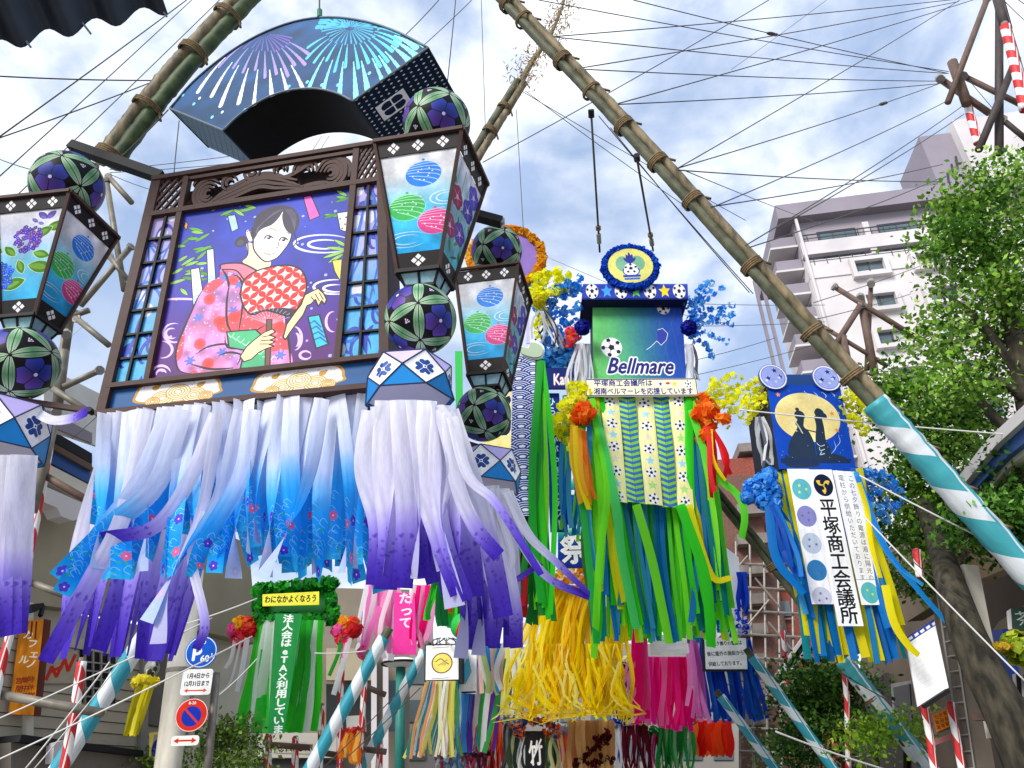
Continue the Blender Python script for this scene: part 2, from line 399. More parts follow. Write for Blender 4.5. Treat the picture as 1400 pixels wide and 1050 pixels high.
def petals(mb, c, R, n, size, cols, r, shell=.35, sc=(1, 1, 1)):
    for _ in range(n):
        v = np.array([r.gauss(0, 1) for _ in range(3)]); v /= np.linalg.norm(v)+1e-9
        p = np.array(c)+v*R*np.array(sc)*(1-shell*r.random()**2)
        a = np.cross(v, [r.uniform(-1, 1) for _ in range(3)]); a /= np.linalg.norm(a)+1e-9; b = np.cross(v, a)+v*r.uniform(-.6, .6)
        s = size*r.uniform(.6, 1.2); k = lin(r.choice(cols)); f = r.uniform(.8, 1.15); k = tuple(min(1, q*f) for q in k)
        mb.add([p-a*s-b*s*.5, p+a*s-b*s*.5, p+a*s*.8+b*s, p-a*s*.8+b*s], [(0,1,2,3)], col=k)

# ================================================================== GROUND
asph = mat('asphalt', (72,70,68), .9, .2, 3, bump=.3)
part('ground', [(-300,-60,-.02),(300,-60,-.02),(300,900,-.02),(-300,900,-.02)], [(0,1,2,3)], mat('ground_soil', (120,114,104), .9, .2, 1))['kind'] = 'structure'
part('road', [(-3.5,-50,0),(3.5,-50,0),(22,120,0),(14,120,0)], [(0,1,2,3)], asph)['kind'] = 'structure'
for nm, x0, x1 in (('pavement', -7.5, -3.5), ('pavement', 3.5, 8)):
    o = part(nm, *prism([(x0,-50,0),(x1,-50,0),(x1+(14 if x0 < 0 else 18),120,0),(x0+(14 if x0 < 0 else 18),120,0)], (0,0,.13)), mat('paving', (200,194,184), .85, .15, 4)); o['kind'] = 'structure'

# ================================================================== HOTEL (white, far right)
HY = 62
H = Plane(1150, 400, HY, -7)
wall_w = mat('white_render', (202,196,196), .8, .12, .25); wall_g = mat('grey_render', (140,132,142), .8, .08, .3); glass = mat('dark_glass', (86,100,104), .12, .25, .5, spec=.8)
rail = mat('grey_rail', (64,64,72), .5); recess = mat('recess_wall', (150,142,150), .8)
hot = thing('hotel_building', H.w(0, -20), 'tall white hotel block with square framed windows behind the green trees', 'building')
u_l, _ = H.uv(1076, 330); u_r = u_l+34; _, v_t = H.uv(1150, 283); v_b = v_t-44
def hbox(name, u0, v0, u1, v1, n0, n1, m, par=None, pl=None):
    pl = pl or H; V = [pl.w(u, v, n) for u in (u0, u1) for n in (n0, n1) for v in (v0, v1)]
    return part(name, V, BOXF, m, par or hot)
def hring(name, u0, v0, u1, v1, n0, n1, t, m, par, pl=None):
    pl = pl or H; b = MB()
    for a in ((u0-t, v0-t, u1+t, v0), (u0-t, v1, u1+t, v1+t), (u0-t, v0, u0, v1), (u1, v0, u1+t, v1)):
        b.add([pl.w(u, v, n) for u in (a[0], a[2]) for n in (n0, n1) for v in (a[1], a[3])], BOXF)
    return b.build(name, m, par)
# body: main block below the two balcony floors
_, v_b2 = H.uv(1110, 356)
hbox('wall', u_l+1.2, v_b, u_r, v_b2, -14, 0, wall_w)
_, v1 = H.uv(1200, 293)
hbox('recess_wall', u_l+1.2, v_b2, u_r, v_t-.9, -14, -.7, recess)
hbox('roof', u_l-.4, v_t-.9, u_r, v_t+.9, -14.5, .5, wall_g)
vA = [H.uv(1170, 322)[1], H.uv(1175, 354)[1]]
for v in vA:
    hbox('balcony_front', u_l+1.2, v-1.55, u_r, v-.1 if v == vA[0] else v-.9, -.12, .06, wall_w)
    hbox('balcony_slab', u_l+1.2, v-1.75, u_r, v-1.56, -1.5, .12, wall_w)
    for k in range(26):
        u = u_l+2+k*1.25
        hbox('baluster', u, v-.12, u+.07, v+.75, -.04, .03, rail)
    hbox('handrail', u_l+1.3, v+.75, u_r, v+.85, -.05, .05, rail); hbox('handrail', u_l+1.3, v+.3, u_r, v+.37, -.03, .03, rail)
    for k in range(5):
        u = u_l+3.4+k*6.0
        o = hbox('balcony_window', u, v-.7, u+3.6, v+1.35, -.7, -.62, glass); hring('window_frame', u, v-.7, u+3.6, v+1.35, -.62, -.56, .12, rail, o)
        hbox('pier', u+4.3, v-1.6, u+4.9, v+1.6, -1.5, .0, wall_w)
hbox('drain_pipe', u_l+1.25, v_b, u_l+1.5, v_t-1, .02, .3, wall_w)
cA = H.uv(1000+548/2.9175, 160+605/2.9175); cB = H.uv(1000+588/2.9175, 160+742/2.9175); cC = H.uv(1000+790/2.9175, 160+577/2.9175)
du = cC[0]-cA[0]; dv = cB[1]-cA[1]; dr = cB[0]-cA[0]
for i in range(4):
    for j in range(9):
        u = cA[0]+i*du; v = cA[1]+j*dv
        o = hbox('window', u-1.35, v-.72, u+1.35, v+.72, -.2, .1, glass)
        hring('window_surround', u-1.35, v-.72, u+1.35, v+.72, .0, .62, .42, wall_w, o)
        hbox('mullion', u-.05, v-.72, u+.05, v+.72, .1, .16, rail, o)
        if (i*5+j*3) % 4: hbox('curtain', u+(-1.3 if (i+j) % 2 else .15), v-.68, u+(-.3 if (i+j) % 2 else 1.28), v+.68, .1, .115, mat('pale_curtain', (170,172,166), .8, .15, 3), o)
# side with stacked grey balconies
S = Plane(0, 0, 1, -7+62, O=H.w(u_l+1.2, v_t, 0))
for j in range(11):
    v = v_t-2.6-j*2.95
    for k, uu in enumerate((-4.2,)):
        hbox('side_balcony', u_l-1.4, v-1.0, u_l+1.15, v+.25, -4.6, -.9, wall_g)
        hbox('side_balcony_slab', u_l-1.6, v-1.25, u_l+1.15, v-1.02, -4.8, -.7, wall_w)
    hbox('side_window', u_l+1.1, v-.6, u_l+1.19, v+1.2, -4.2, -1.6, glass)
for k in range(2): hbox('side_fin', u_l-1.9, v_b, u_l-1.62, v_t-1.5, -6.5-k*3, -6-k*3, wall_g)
# stair tower on the roof
tw = thing('rooftop_tower', H.w(u_l+20, v_t), 'grey and white lift tower rising over the hotel roof behind the tree top', 'tower')
TP = Plane(1345, 240, 66, -7); a = TP.uv(1345, 250); b_ = TP.uv(1348, 158)
V = [TP.w(u, v, n) for u in (a[0]-.4, a[0]+14) for n in (-9, 0) for v in (a[1]-12, b_[1])]
part('wall', V, BOXF, wall_w, tw)
V = [TP.w(u, v, n) for u in (a[0]-4.0, a[0]-.45) for n in (-9, -1.2) for v in (a[1]-12, b_[1]-.8)]
part('side_wall', V, BOXF, wall_g, tw)
for k in range(3): part('wall_bracket', *bar(TP.w(a[0]-3.0+k*.8, a[1]+1.2+k*1.1, -1.1), TP.w(a[0]-2.6+k*.8, a[1]+3.2+k*1.1, -1.1), .16, .16), rail, tw)

# ================================================================== BRICK BUILDING and scaffold, mid distance
Bp = Plane(1040, 800, 34, -4)
def rect_on(pl, name, x0, y0, x1, y1, m, par, n=0, th=.2):
    a, b = pl.uv(x0, y1), pl.uv(x1, y0); q = [(a[0], b[1]), (b[0], b[1]), (b[0], a[1]), (a[0], a[1])]
    return part(name, *prism([pl.w(u, v, n) for u, v in q], -pl.N*th), m, par)
brick = mat('brick_red', (150,78,62), .85, .25, 14, bump=.3, c2=(118,66,58)); conc = mat('concrete_far', (126,116,110), .85, .15, 3)
bb = thing('brick_apartment_block', Bp.w(0, -5), 'red brick apartment block half hidden behind scaffolding and the bamboo pole', 'building')
rect_on(Bp, 'wall', 1014, 620, 1096, 1075, brick, bb, 0, 8)
rect_on(Bp, 'brick_bay', 1004, 655, 1026, 1075, mat('brick_brown', (120,84,72), .85, .25, 14, bump=.3, c2=(96,72,66)), bb, .6, 4)
rect_on(Bp, 'grey_bay', 1030, 740, 1048, 1075, conc, bb, .3, 3)
rect_on(Bp, 'roof', 1010, 607, 1046, 621, conc, bb, .3, 6)
for j in range(8):
    rect_on(Bp, 'window', 1052, 690+j*44, 1078, 712+j*44, glass, bb, .08, .1)
    rect_on(Bp, 'balcony', 1003, 700+j*40, 1040, 716+j*40, conc, bb, 1.3, .6)
for j in range(7): rect_on(Bp, 'sill', 1048, 714+j*44, 1082, 718+j*44, conc, bb, .2, .2)
sc_ = thing('scaffolding', Bp.w(0, -6, 2), 'grey tube scaffolding with crossed braces before the brick block', 'scaffold')
gm = mat('galvanised_tube', (128,122,114), .45, .2, 6, metal=.3)
r_ = random.Random(3)
for i in range(6):
    x = 1006+i*19
    part('standard', *tube([Bp.at(x, 740, 2.2), Bp.at(x+6, 1070, 2.2)], .05, 6)[:2], gm, sc_)
for j in range(9):
    y = 770+j*32
    part('ledger', *tube([Bp.at(1000, y, 2.3), Bp.at(1112, y+6, 2.3)], .05, 6)[:2], gm, sc_)
for j in range(9):
    x = r_.uniform(1004, 1080); y = 760+j*30
    part('brace', *tube([Bp.at(x, y, 2.4), Bp.at(x+r_.choice((-34, 34)), y+40, 2.4)], .04, 6)[:2], gm, sc_)

# ================================================================== LEFT BUILDING (shop with siding)
LB = Plane(100, 960, 12.5, 68)
beige = mat('beige_render', (150,140,118), .8, .1, 1.5); siding = mat('siding_board', (168,158,140), .7, .08, 2); dark = mat('dark_interior', (22,22,26), .6)
brown = mat('brown_steel', (92,74,64), .5, .2, 5); cream = mat('cream_concrete', (205,198,182), .8, .1, 2); blue_p = mat('blue_panel', (38,78,140), .4, .1, 2); greym = mat('grey_metal', (140,136,130), .45, .15, 3)
lb = thing('shop_building', LB.w(0, -5), 'beige shop building with pale horizontal siding behind the red and white poles', 'building')
def lq(name, pts, m, n=0, th=.12, par=None, pl=None):
    pl = pl or LB; return part(name, *prism([pl.at(*p, n) for p in pts], -pl.N*th), m, par or lb)
lq('upper_wall', [(-60,540),(130,640),(340,745),(352,880),(200,846),(-60,812)], beige, 0, .3)
lq('lower_wall', [(-60,813),(352,881),(352,1100),(-60,1100)], cream, -.3, .2)
uvs = LB.uv(-60, 900), LB.uv(262, 960)
ztop = LB.uv(100, 872)[1]; zb = LB.uv(100, 1075)[1]
k = 0; v = ztop
while v > zb-1.0 and k < 60:
    V = [LB.w(u, vv, n) for u in (uvs[0][0], uvs[1][0]) for n in (-.1, .03 if True else 0) for vv in (v-.155, v)]
    V[2] = LB.w(uvs[0][0], v-.155, .05); V[6] = LB.w(uvs[1][0], v-.155, .05)
    part('siding_board', V, BOXF, siding, lb); v -= .165; k += 1
lq('blue_band', [(-20,560),(124,645),(124,662),(-20,585)], blue_p, .35, .2)
lq('black_band', [(-20,535),(126,620),(126,634),(-20,552)], dark, .4, .2)
lq('beige_band', [(-20,553),(126,635),(126,644),(-20,562)], brown, .42, .2)
lq('fascia', [(-20,590),(124,664),(124,684),(-20,622)], cream, .5, .3)
lq('canopy_panel', [(60,500),(140,540),(140,612),(60,585)], mat('pale_canopy', (205,204,198), .6, .1, 2), .8, .06)
lq('canopy_panel', [(64,560),(126,592),(126,606),(64,580)], wall_g, .95, .05)
lq('downpipe', [(36,822),(46,824),(46,1100),(36,1100)], cream, .12, .1)
lq('window_bay', [(112,888),(158,898),(158,962),(112,960)], dark, .09, .05)
for i in range(4): lq('window_bar', [(116+i*11,889+i*2),(118+i*11,889+i*2),(118+i*11,961),(116+i*11,961)], greym, .13, .03)
for i in range(5): lq('window_bar', [(112,903+i*12),(158,908+i*11),(158,910+i*11),(112,905+i*12)], greym, .14, .03)
lq('bracket_arm', [(44,826),(60,824),(60,829),(50,836),(44,838)], dark, .4, .3)
lq('balcony_moulding', [(40,655),(118,690),(118,706),(100,712),(84,706),(78,694),(40,678)], wall_w, .6, .3)
lq('dark_awning', [(30,1004),(196,1026),(196,1034),(26,1014)], dark, .5, .5)
lq('shutter_box', [(15,1015),(215,1036),(215,1100),(15,1100)], mat('grey_brown', (112,104,96), .7, .1, 2), .35, .3)
lq('wall_lamp_box', [(74,1016),(88,1012),(86,1042),(72,1044)], wall_w, .6, .15)
lq('dark_garage', [(205,885),(262,880),(258,1000),(200,990)], mat('grey_door', (104,98,92), .6, .1, 2), .08, .05)
lq('door_post', [(196,882),(206,884),(200,1080),(190,1080)], greym, .12, .08)
# red brush lettering on the wall
c = Cv(300, 300, (176,166,148)); c.on(LB, *bbox(LB, [(52,895),(100,890),(100,935),(52,935)]))
for a, b in (((58,930),(66,912)),((66,912),(72,926)),((72,926),(84,902)),((84,902),(88,918)),((88,918),(98,896)),((62,920),(80,912))): c.line([a, b], 26, (196,60,40))
sheet('painted_lettering', LB, [(52,895),(100,890),(100,935),(52,935)], print_mat('red_lettering', c.image('red_lettering')), lb, .075, .01)
# dark roof edge in the top corner
RP = Plane(100, 30, 5.2, 20, tilt=0)
rf = thing('corrugated_roof', RP.w(0, 0), 'dark corrugated metal roof edge poking into the sky at the upper corner', 'roof')
wav = []
for i in range(41):
    x = -30+i*6.5; base = 70-(x+30)*.225
    ph = (x-15)/65*2*math.pi; wav.append((x, base+9*math.sin(ph)))
wav = [p for p in wav if p[0] < 236]
roofm = mat('dark_corrugated', (44,50,60), .4, .15, 3, metal=.2)
V, Fc = [], []
for (x, y) in wav:
    p = RP.at(x, y); V += [p, p+np.array([-.1, -.9, .5]), p+np.array([-.2, -1.8, 1.1])]
for i in range(len(wav)-1):
    a = i*3; Fc += [(a, a+3, a+4, a+1), (a+1, a+4, a+5, a+2)]
part('roof_sheet', V, Fc, roofm, rf, smooth=True)
for x in (30, 112, 216):
    y = 70-(x+30)*.225
    part('roof_seam', *bar(RP.at(x+12, y+8, .02), RP.at(x-40, y-60, .02), .02, .02), mat('seam_metal', (120,126,134), .4), rf)

# orange vertical shop sign
SG = Plane(45, 900, 11.5, 40)
sg = thing('hanging_shop_sign', SG.at(50, 845), 'orange vertical shop sign with white brush katakana and brown edges', 'sign')
q = [(28,850),(60,846),(46,978),(12,976)]; c = Cv(360, 1100, (214,142,30)); c.on(SG, *bbox(SG, q))
nn = vnoise(1100, 360, 9, 3)[:, :, None]; c.a *= (.85+.25*nn)
for i, (ch, x, y) in enumerate((('カ',34,872),('フ',40,884),('ェ',42,898),('ノ',38,912),('ル',28,906))): c.text(ch, x-4, y, 110, (246,236,214), bold=3)
for i in range(4): c.line([(32+i*6, 850),(30+i*6, 864+i*3)], 18, (120,60,30))
for j in range(3):
    for i in range(3): c.text('営業時間中休日店'[(j*3+i) % 8], 20+i*8, 934+j*11-i, 78, (150,60,20), bold=2)
sheet('sign_face', SG, q, print_mat('orange_sign', c.image('orange_sign')), sg, 0, .05)
lqp = [(60,846),(70,848),(56,978),(46,978)]
part('side_board', *prism([SG.at(*p, -.06) for p in lqp], -SG.N*.1), mat('dark_red_wood', (96,44,34), .6, .15, 4), sg)
part('sign_bracket', *bar(SG.at(55, 842, -.1), SG.at(60, 826, -.3), .05, .05), dark, sg)

# ================================================================== FAR STREET BLOCKS (behind the lower floats)
FP = Plane(400, 950, 24, 14)
fb = thing('grey_arcade_building', FP.w(0, -6), 'grey arcade building with brown soffit and lettered fascia behind the green float', 'building')
fq = lambda name, x0, y0, x1, y1, m, n=0, th=.2, par=None: lq(name, [(x0, y0), (x1, y0+(x1-x0)*.02), (x1, y1), (x0, y1)], m, n, th, par or fb, FP)
fq('wall', 262, 800, 560, 1110, mat('taupe_render', (136,126,110), .8, .12, 1), -.5, .4)
fq('soffit', 262, 806, 352, 850, mat('brown_soffit', (112,100,84), .8, .1, 1), 0, .3)
fq('dark_opening', 296, 884, 346, 996, dark, -.1, .1); fq('dark_opening', 446, 935, 506, 1004, mat('charcoal_glass', (46,50,50), .3, .3, 1), -.1, .1)  # second opening is a dark grey glass panel
fq('beige_panel', 446, 886, 512, 930, mat('tan_panel', (168,156,132), .8, .08, 1), -.05, .2)
fq('fascia', 330, 1000, 460, 1036, mat('pale_fascia', (176,170,160), .7, .08, 1), .2, .4)
fq('dark_door', 350, 1037, 470, 1110, mat('charcoal_door', (60,58,60), .5, .1, 1), .0, .1)
for x in (508, 524): fq('white_pipe', x, 890, x+7, 1110, wall_w, .3, .2)
fq('window', 528, 930, 550, 1000, glass, -.05, .1)
c = Cv(1000, 200, (178,172,162)); c.text('♡TOOKU', .06, .25, 130, (40,36,36), bold=5, fit=880)
sheet('fascia_lettering', FP, [(376,1014),(436,1016),(436,1032),(376,1030)], print_mat('fascia_text', c.image('fascia_text')), fb, .22, .01)
F2 = Plane(800, 1000, 30, 4)
mb_ = thing('pale_street_building', F2.w(0, -7), 'pale distant street front seen in gaps between the hanging streamers', 'building')
f2 = lambda name, x0, y0, x1, y1, m, n=0, th=.3: lq(name, [(x0, y0), (x1, y0), (x1, y1), (x0, y1)], m, n, th, mb_, F2)
f2('wall', 540, 880, 1010, 1110, mat('stone_front', (138,132,126), .8, .1, .8), 0, .5)
for i in range(11):
    for j in range(3): f2('window', 556+i*42, 905+j*52, 582+i*42, 935+j*52, glass, .06, .08)
# street lamp head behind the pink streamers
sl_ = thing('street_lamp', P(548, 905, 20), 'round white street lamp head on a teal post below the pink streamers', 'street lamp')
V, Fc, _ = sphere(P(548, 906, 20), .42, 20, 10, (1, 1, .28)); part('lamp_head', V, Fc, mat('lamp_white', (225,225,222), .4), sl_, smooth=True)
part('lamp_ring', *tube([P(548, 906, 20)+np.array([.47*math.cos(a), .47*math.sin(a), -.02]) for a in np.linspace(0, 2*math.pi, 25)], .03, 6, False)[:2], dark, sl_)
part('post', *tube([P(548, 912, 20), P(546, 1110, 20)], .12, 10)[:2], mat('teal_post', (44,120,110), .45, .1, 3), sl_, smooth=True)

# ================================================================== RIGHT BUILDING
RB = Plane(1330, 850, 13, -97)
rb = thing('canopy_building', RB.w(0, -5), 'grey brown building with deep eaves and a blue panel behind the leaning tree', 'building')
taupe = mat('taupe_wall', (104,90,76), .8, .15, 1.2); soff = mat('soffit', (128,110,92), .8, .1, 1)
rq = lambda name, pts, m, n=0, th=.2: lq(name, pts, m, n, th, rb, RB)
rq('wall', [(1180,880),(1240,800),(1330,740),(1420,700),(1420,1110),(1150,1110)], taupe, -1.2, .4)
rq('soffit', [(1188,790),(1250,700),(1330,650),(1420,600),(1420,760),(1320,800),(1240,850)], soff, .2, .3)
rq('blue_panel', [(1318,660),(1362,612),(1420,560),(1420,590),(1372,628),(1330,672)], blue_p, .5, .1)
rq('white_fascia', [(1300,665),(1350,600),(1420,535),(1420,556),(1360,610),(1316,664)], wall_w, .6, .15)
rq('beige_beam', [(1330,676),(1372,630),(1420,592),(1420,604),(1376,642),(1338,684)], cream, .4, .2)
rq('inner_panel', [(1330,905),(1365,850),(1420,815),(1420,1000),(1380,1010)], mat('tan_wall', (168,148,122), .8, .1, 1), -.9, .2)
rq('dark_shop', [(1160,960),(1210,920),(1235,1000),(1235,1110),(1150,1110)], mat('shop_front_brown', (58,52,48), .7, .1, 1), -1.0, .1)  # plain dark brown shop panel
rq('window_frame', [(1218,935),(1246,930),(1250,1000),(1222,1000)], greym, -.7, .05)
rq('window', [(1221,940),(1243,935),(1247,996),(1225,996)], mat('window_grey', (70,66,66), .3), -.66, .03)  # pane in one even dark grey
rq('blue_pillar', [(1355,862),(1370,860),(1392,950),(1380,952)], mat('royal_blue', (24,60,160), .4), -.3, .1)
rq('blue_pillar', [(1338,990),(1346,988),(1352,1010),(1344,1012)], mat('royal_blue', (24,60,160), .4), -.3, .1)
# ladder column
Lc = Plane(1305, 900, 11.2, -20)
lc = thing('ladder_column', Lc.at(1330, 1050), 'grey brown steel column carrying a narrow ladder beside the tree trunk', 'column')
part('column', *bar(Lc.at(1290, 770, -.1), Lc.at(1345, 1120, -.1), .34, .3), mat('column_brown', (100,90,80), .6, .15, 3), lc)
p0, p1, p2, p3 = Lc.at(1278, 790, .12), Lc.at(1325, 1110, .12), Lc.at(1293, 786, .12), Lc.at(1341, 1110, .12)
for a, b in ((p0, p1), (p2, p3)): part('rail', *tube([a, b], .012, 6)[:2], greym, lc)
for k in range(15):
    t = (k+.5)/15; part('rung', *tube([p0+(p1-p0)*t, p2+(p3-p2)*t], .01, 6)[:2], greym, lc)
# white board
WB = Plane(1265, 900, 10.6, -14)
wb = thing('white_notice_board', WB.at(1265, 900), 'large blank white board with blue heading strip hanging under the canopy', 'sign board')
q = [(1238,872),(1277,846),(1297,940),(1255,966)]; c = Cv(300, 500, (248,248,248)); c.on(WB, *bbox(WB, q))
c.line([(1238,876),(1278,850)], 40, (72,84,150))
for i in range(5): c.line([(1243+i*8,874-i*5),(1247+i*8,871-i*5)], 16, (240,240,250))
for i in range(9): c.line([(1245+i*2, 895+i*7),(1284+i*1.2, 872+i*7.5)], 2, (226,226,230))
sheet('board_face', WB, q, print_mat('white_board', c.image('white_board')), wb, 0, .06)
part('board_lamp', *bar(WB.at(1262, 966, .05), WB.at(1296, 944, .05), .05, .12), dark, wb)
# gate sign with orange lettering
GS = Plane(1290, 985, 11.6, -14)
gs = thing('orange_gate_sign', GS.at(1290, 1000), 'small orange lettered sign between two red and white wrapped poles', 'sign')
q = [(1275,977),(1296,968),(1302,992),(1281,1001)]; c = Cv(200, 240, (226,150,60)); c.on(GS, *bbox(GS, q))
for j in range(3):
    for i in range(3): c.text('七夕祭歓迎会湘南駅'[j*3+i], 1278+i*6+j*1.6, 980+j*7-i*2.6+3, 46, (150,70,20), bold=1)
sheet('sign_face', GS, q, print_mat('gate_sign', c.image('gate_sign')), gs, 0, .04)
part('sign_frame', *prism([GS.at(*p, -.05) for p in [(1271,976),(1298,964),(1305,994),(1279,1005)]], -GS.N*.04), greym, gs)
part('sign_shelf', *bar(GS.at(1275, 1016, 0), GS.at(1308, 1004, 0), .06, .1), mat('pinkish_board', (190,120,120), .6), gs)
# green shop lantern with gold ball and striped curtain
gl = thing('green_sign_box', P(1390, 848, 10), 'dark green box sign with faint lettering hanging near the tree trunk', 'sign')
GP = Plane(1390, 848, 10, -30)
c = Cv(160, 160, (36,66,54)); c.text('茶', .2, .3, 100, (180,190,180)); sheet('sign_face', GP, [(1382,832),(1420,826),(1420,862),(1384,862)], print_mat('green_sign', c.image('green_sign')), gl, 0, .15)
part('side_face', *prism([GP.at(*p, -.02) for p in [(1376,836),(1382,832),(1384,862),(1378,860)]], -GP.N*.12), wall_w, gl)
gk = thing('green_foil_ball', P(1394, 885, 9.6), 'lime green foil ball with gold bow hanging below the green sign', 'ornament')
mb = MB(); petals(mb, P(1394, 885, 9.6), .2, 260, .05, [(170,190,40),(120,150,20),(210,215,80)], random.Random(2)); mb.build('foil', paper_mat('paper', trans=.55), gk, col=True)
mb = MB(); petals(mb, P(1370, 884, 9.5), .09, 70, .035, [(190,160,30),(220,190,60)], random.Random(4), sc=(1.4,1,.5)); mb.build('bow', paper_mat('paper', trans=.55), gk, col=True)
cu_ = thing('striped_curtain', P(1398, 930, 10), 'black and white striped curtain edge under the right eaves', 'curtain')
CP = Plane(1398, 930, 10, -60)
for i in range(6):
    part('stripe', *prism([CP.at(x, y, .02*(i % 2)) for x, y in [(1384+i*5,922),(1389+i*5,921),(1391+i*5,950+i*2),(1386+i*5,946+i*2)]], -CP.N*.02), dark if i % 2 else wall_w, cu_)
wp = thing('leaning_white_post', P(1325, 780, 10), 'broad pale post leaning behind the tree trunk', 'post')
part('shaft', *bar(P(1322, 775, 10.3), P(1366, 1010, 10.3), .2, .2), mat('pale_post', (196,188,174), .6, .1, 3), wp)
part('cross_bar', *bar(P(1332, 980, 10.1), P(1366, 981, 10.1), .08, .1), brown, wp)

# ================================================================== UTILITY POLE with parking signs
up = thing('utility_pole', P(228, 1050, 13), 'thick pale concrete utility pole carrying the round parking signs', 'pole')
concp = mat('pale_concrete', (214,208,194), .85, .3, 4, bump=.4, stretch=(1,1,.25))
b0 = P(228, 1060, 13); t0 = P(262, 780, 13)
part('shaft', *tube([b0-(t0-b0)*1.2, b0, t0], .2, 20)[:2], concp, up, smooth=True)
part('band', *tube([b0+(t0-b0)*.47, b0+(t0-b0)*.49], .21, 20)[:2], greym, up)
c = Cv(300, 500, (226,222,210)); r_ = random.Random(8)
for _ in range(260): c.ell((r_.random(), r_.random()), r_.uniform(2, 7), r_.uniform(2, 7), r_.choice([(90,100,70),(60,60,50),(150,150,130)]))
for k in range(2):
    pass
UP = Plane(270, 900, 12.5, 8)
def signplate(name, label, px, py, rpx, draw, round_=True, wpx=0, hpx=0, tilt=0):
    s = thing(name, UP.at(px, py, .05), label, 'traffic sign')
    if round_:
        c_, e = UP.at(px, py, .05), UP.at(px+rpx, py, .05); R = np.linalg.norm(e-c_)
        pts = [UP.w(*(np.array(UP.uv(px, py))+R*np.array([math.cos(a), math.sin(a)])), .05) for a in np.linspace(0, 2*math.pi, 40, endpoint=False)]
        uv = [(.5+.5*math.cos(a), .5+.5*math.sin(a)) for a in np.linspace(0, 2*math.pi, 40, endpoint=False)]*2
    else:
        u, v = UP.uv(px, py); a, b = UP.uv(px+wpx/2, py-hpx/2); W, Hh = abs(a-u), abs(b-v); pts, uv = [], []
        for cx, cy, a0 in ((1, 1, 0), (-1, 1, 90), (-1, -1, 180), (1, -1, 270)):
            for k in range(4):
                an = rad(a0+k*30); rr = .04; x = cx*(W-rr)+rr*math.cos(an); y = cy*(Hh-rr)+rr*math.sin(an)
                pts.append(UP.w(u+x, v+y, .05)); uv.append((.5+x/W/2, .5+y/Hh/2))
        uv = uv*2
    V, Fc = prism(pts, -UP.N*.02); part('sign_face', V, Fc, print_mat(name+'_print', draw.image(name+'_print'), .35), s, uv=uv)
    part('bracket', *bar(UP.at(px-6, py, .02), UP.at(px-20, py+2, -.1), .04, .03, out=UP.N), greym, s)
    return s
c = Cv(256, 256, (20,100,190)); c.ell((.5,.5), 122, 122, (235,240,248)); c.ell((.5,.5), 115, 115, (22,104,196)); c.text('8-20', .30, .74, 44, (235,242,250), bold=1)
c.text('P', .22, .24, 150, (245,248,252), bold=5); c.text('60', .5, .2, 72, (245,248,252), bold=2); c.text("'", .82, .28, 60, (245,248,252), bold=2)
signplate('parking_sign', 'round blue parking sign with a white P and 60 on the pole', 276, 892, 22, c)
c = Cv(360, 260, (240,240,238)); c.text('1月4日から', .14, .66, 58, (30,30,36), bold=2, fit=270); c.text('12月31日まで', .08, .36, 58, (30,30,36), bold=2, fit=300)
c.line([(.2,.17),(.8,.17)], 14, (214,96,70)); c.poly([(.12,.17),(.24,.25),(.24,.09)], (214,96,70)); c.poly([(.88,.17),(.76,.25),(.76,.09)], (214,96,70))
signplate('date_plate', 'white plate giving dates in black above a red double arrow', 270, 933, 0, c, False, 46, 36)
c = Cv(256, 256, (206,62,36)); c.ell((.5,.5), 126, 126, (235,235,235)); c.ell((.5,.5), 121, 121, (206,62,36)); c.ell((.5,.46), 78, 78, (24,60,170)); c.line([(.26,.7),(.74,.24)], 17, (206,70,50)); c.text('8-20', .36, .82, 32, (245,235,235), bold=1)
signplate('no_parking_sign', 'round blue no parking sign with red rim and diagonal bar', 263, 978, 22, c)
c = Cv(360, 140, (240,238,232)); c.line([(.2,.5),(.8,.5)], 26, (200,62,40)); c.poly([(.08,.5),(.26,.78),(.26,.22)], (200,62,40)); c.poly([(.92,.5),(.74,.78),(.74,.22)], (200,62,40))
signplate('arrow_plate', 'narrow white plate with only a red double arrow below the round signs', 254, 1013, 0, c, False, 40, 15)
sp2 = thing('sign_post', P(284, 1040, 12.8), 'thin grey steel post standing close beside the utility pole', 'post')
part('shaft', *tube([P(278, 1120, 12.7), P(296, 920, 12.7)], .06, 10)[:2], gm, sp2, smooth=True)
yb = thing('yellow_notice', P(212, 1015, 13.4), 'small yellow notice with blue blot fixed left of the utility pole', 'notice')
c = Cv(160, 200, (214,200,110)); c.poly([(.3,.1),(.7,.1),(.7,.9),(.3,.9)], (150,150,130)); c.ell((.5,.4), 34, 60, (20,30,140)); NP = Plane(212, 1015, 13.4, 10)
sheet('notice_face', NP, [(204,1002),(224,1000),(222,1038),(204,1038)], print_mat('notice', c.image('notice')), yb, 0, .03)

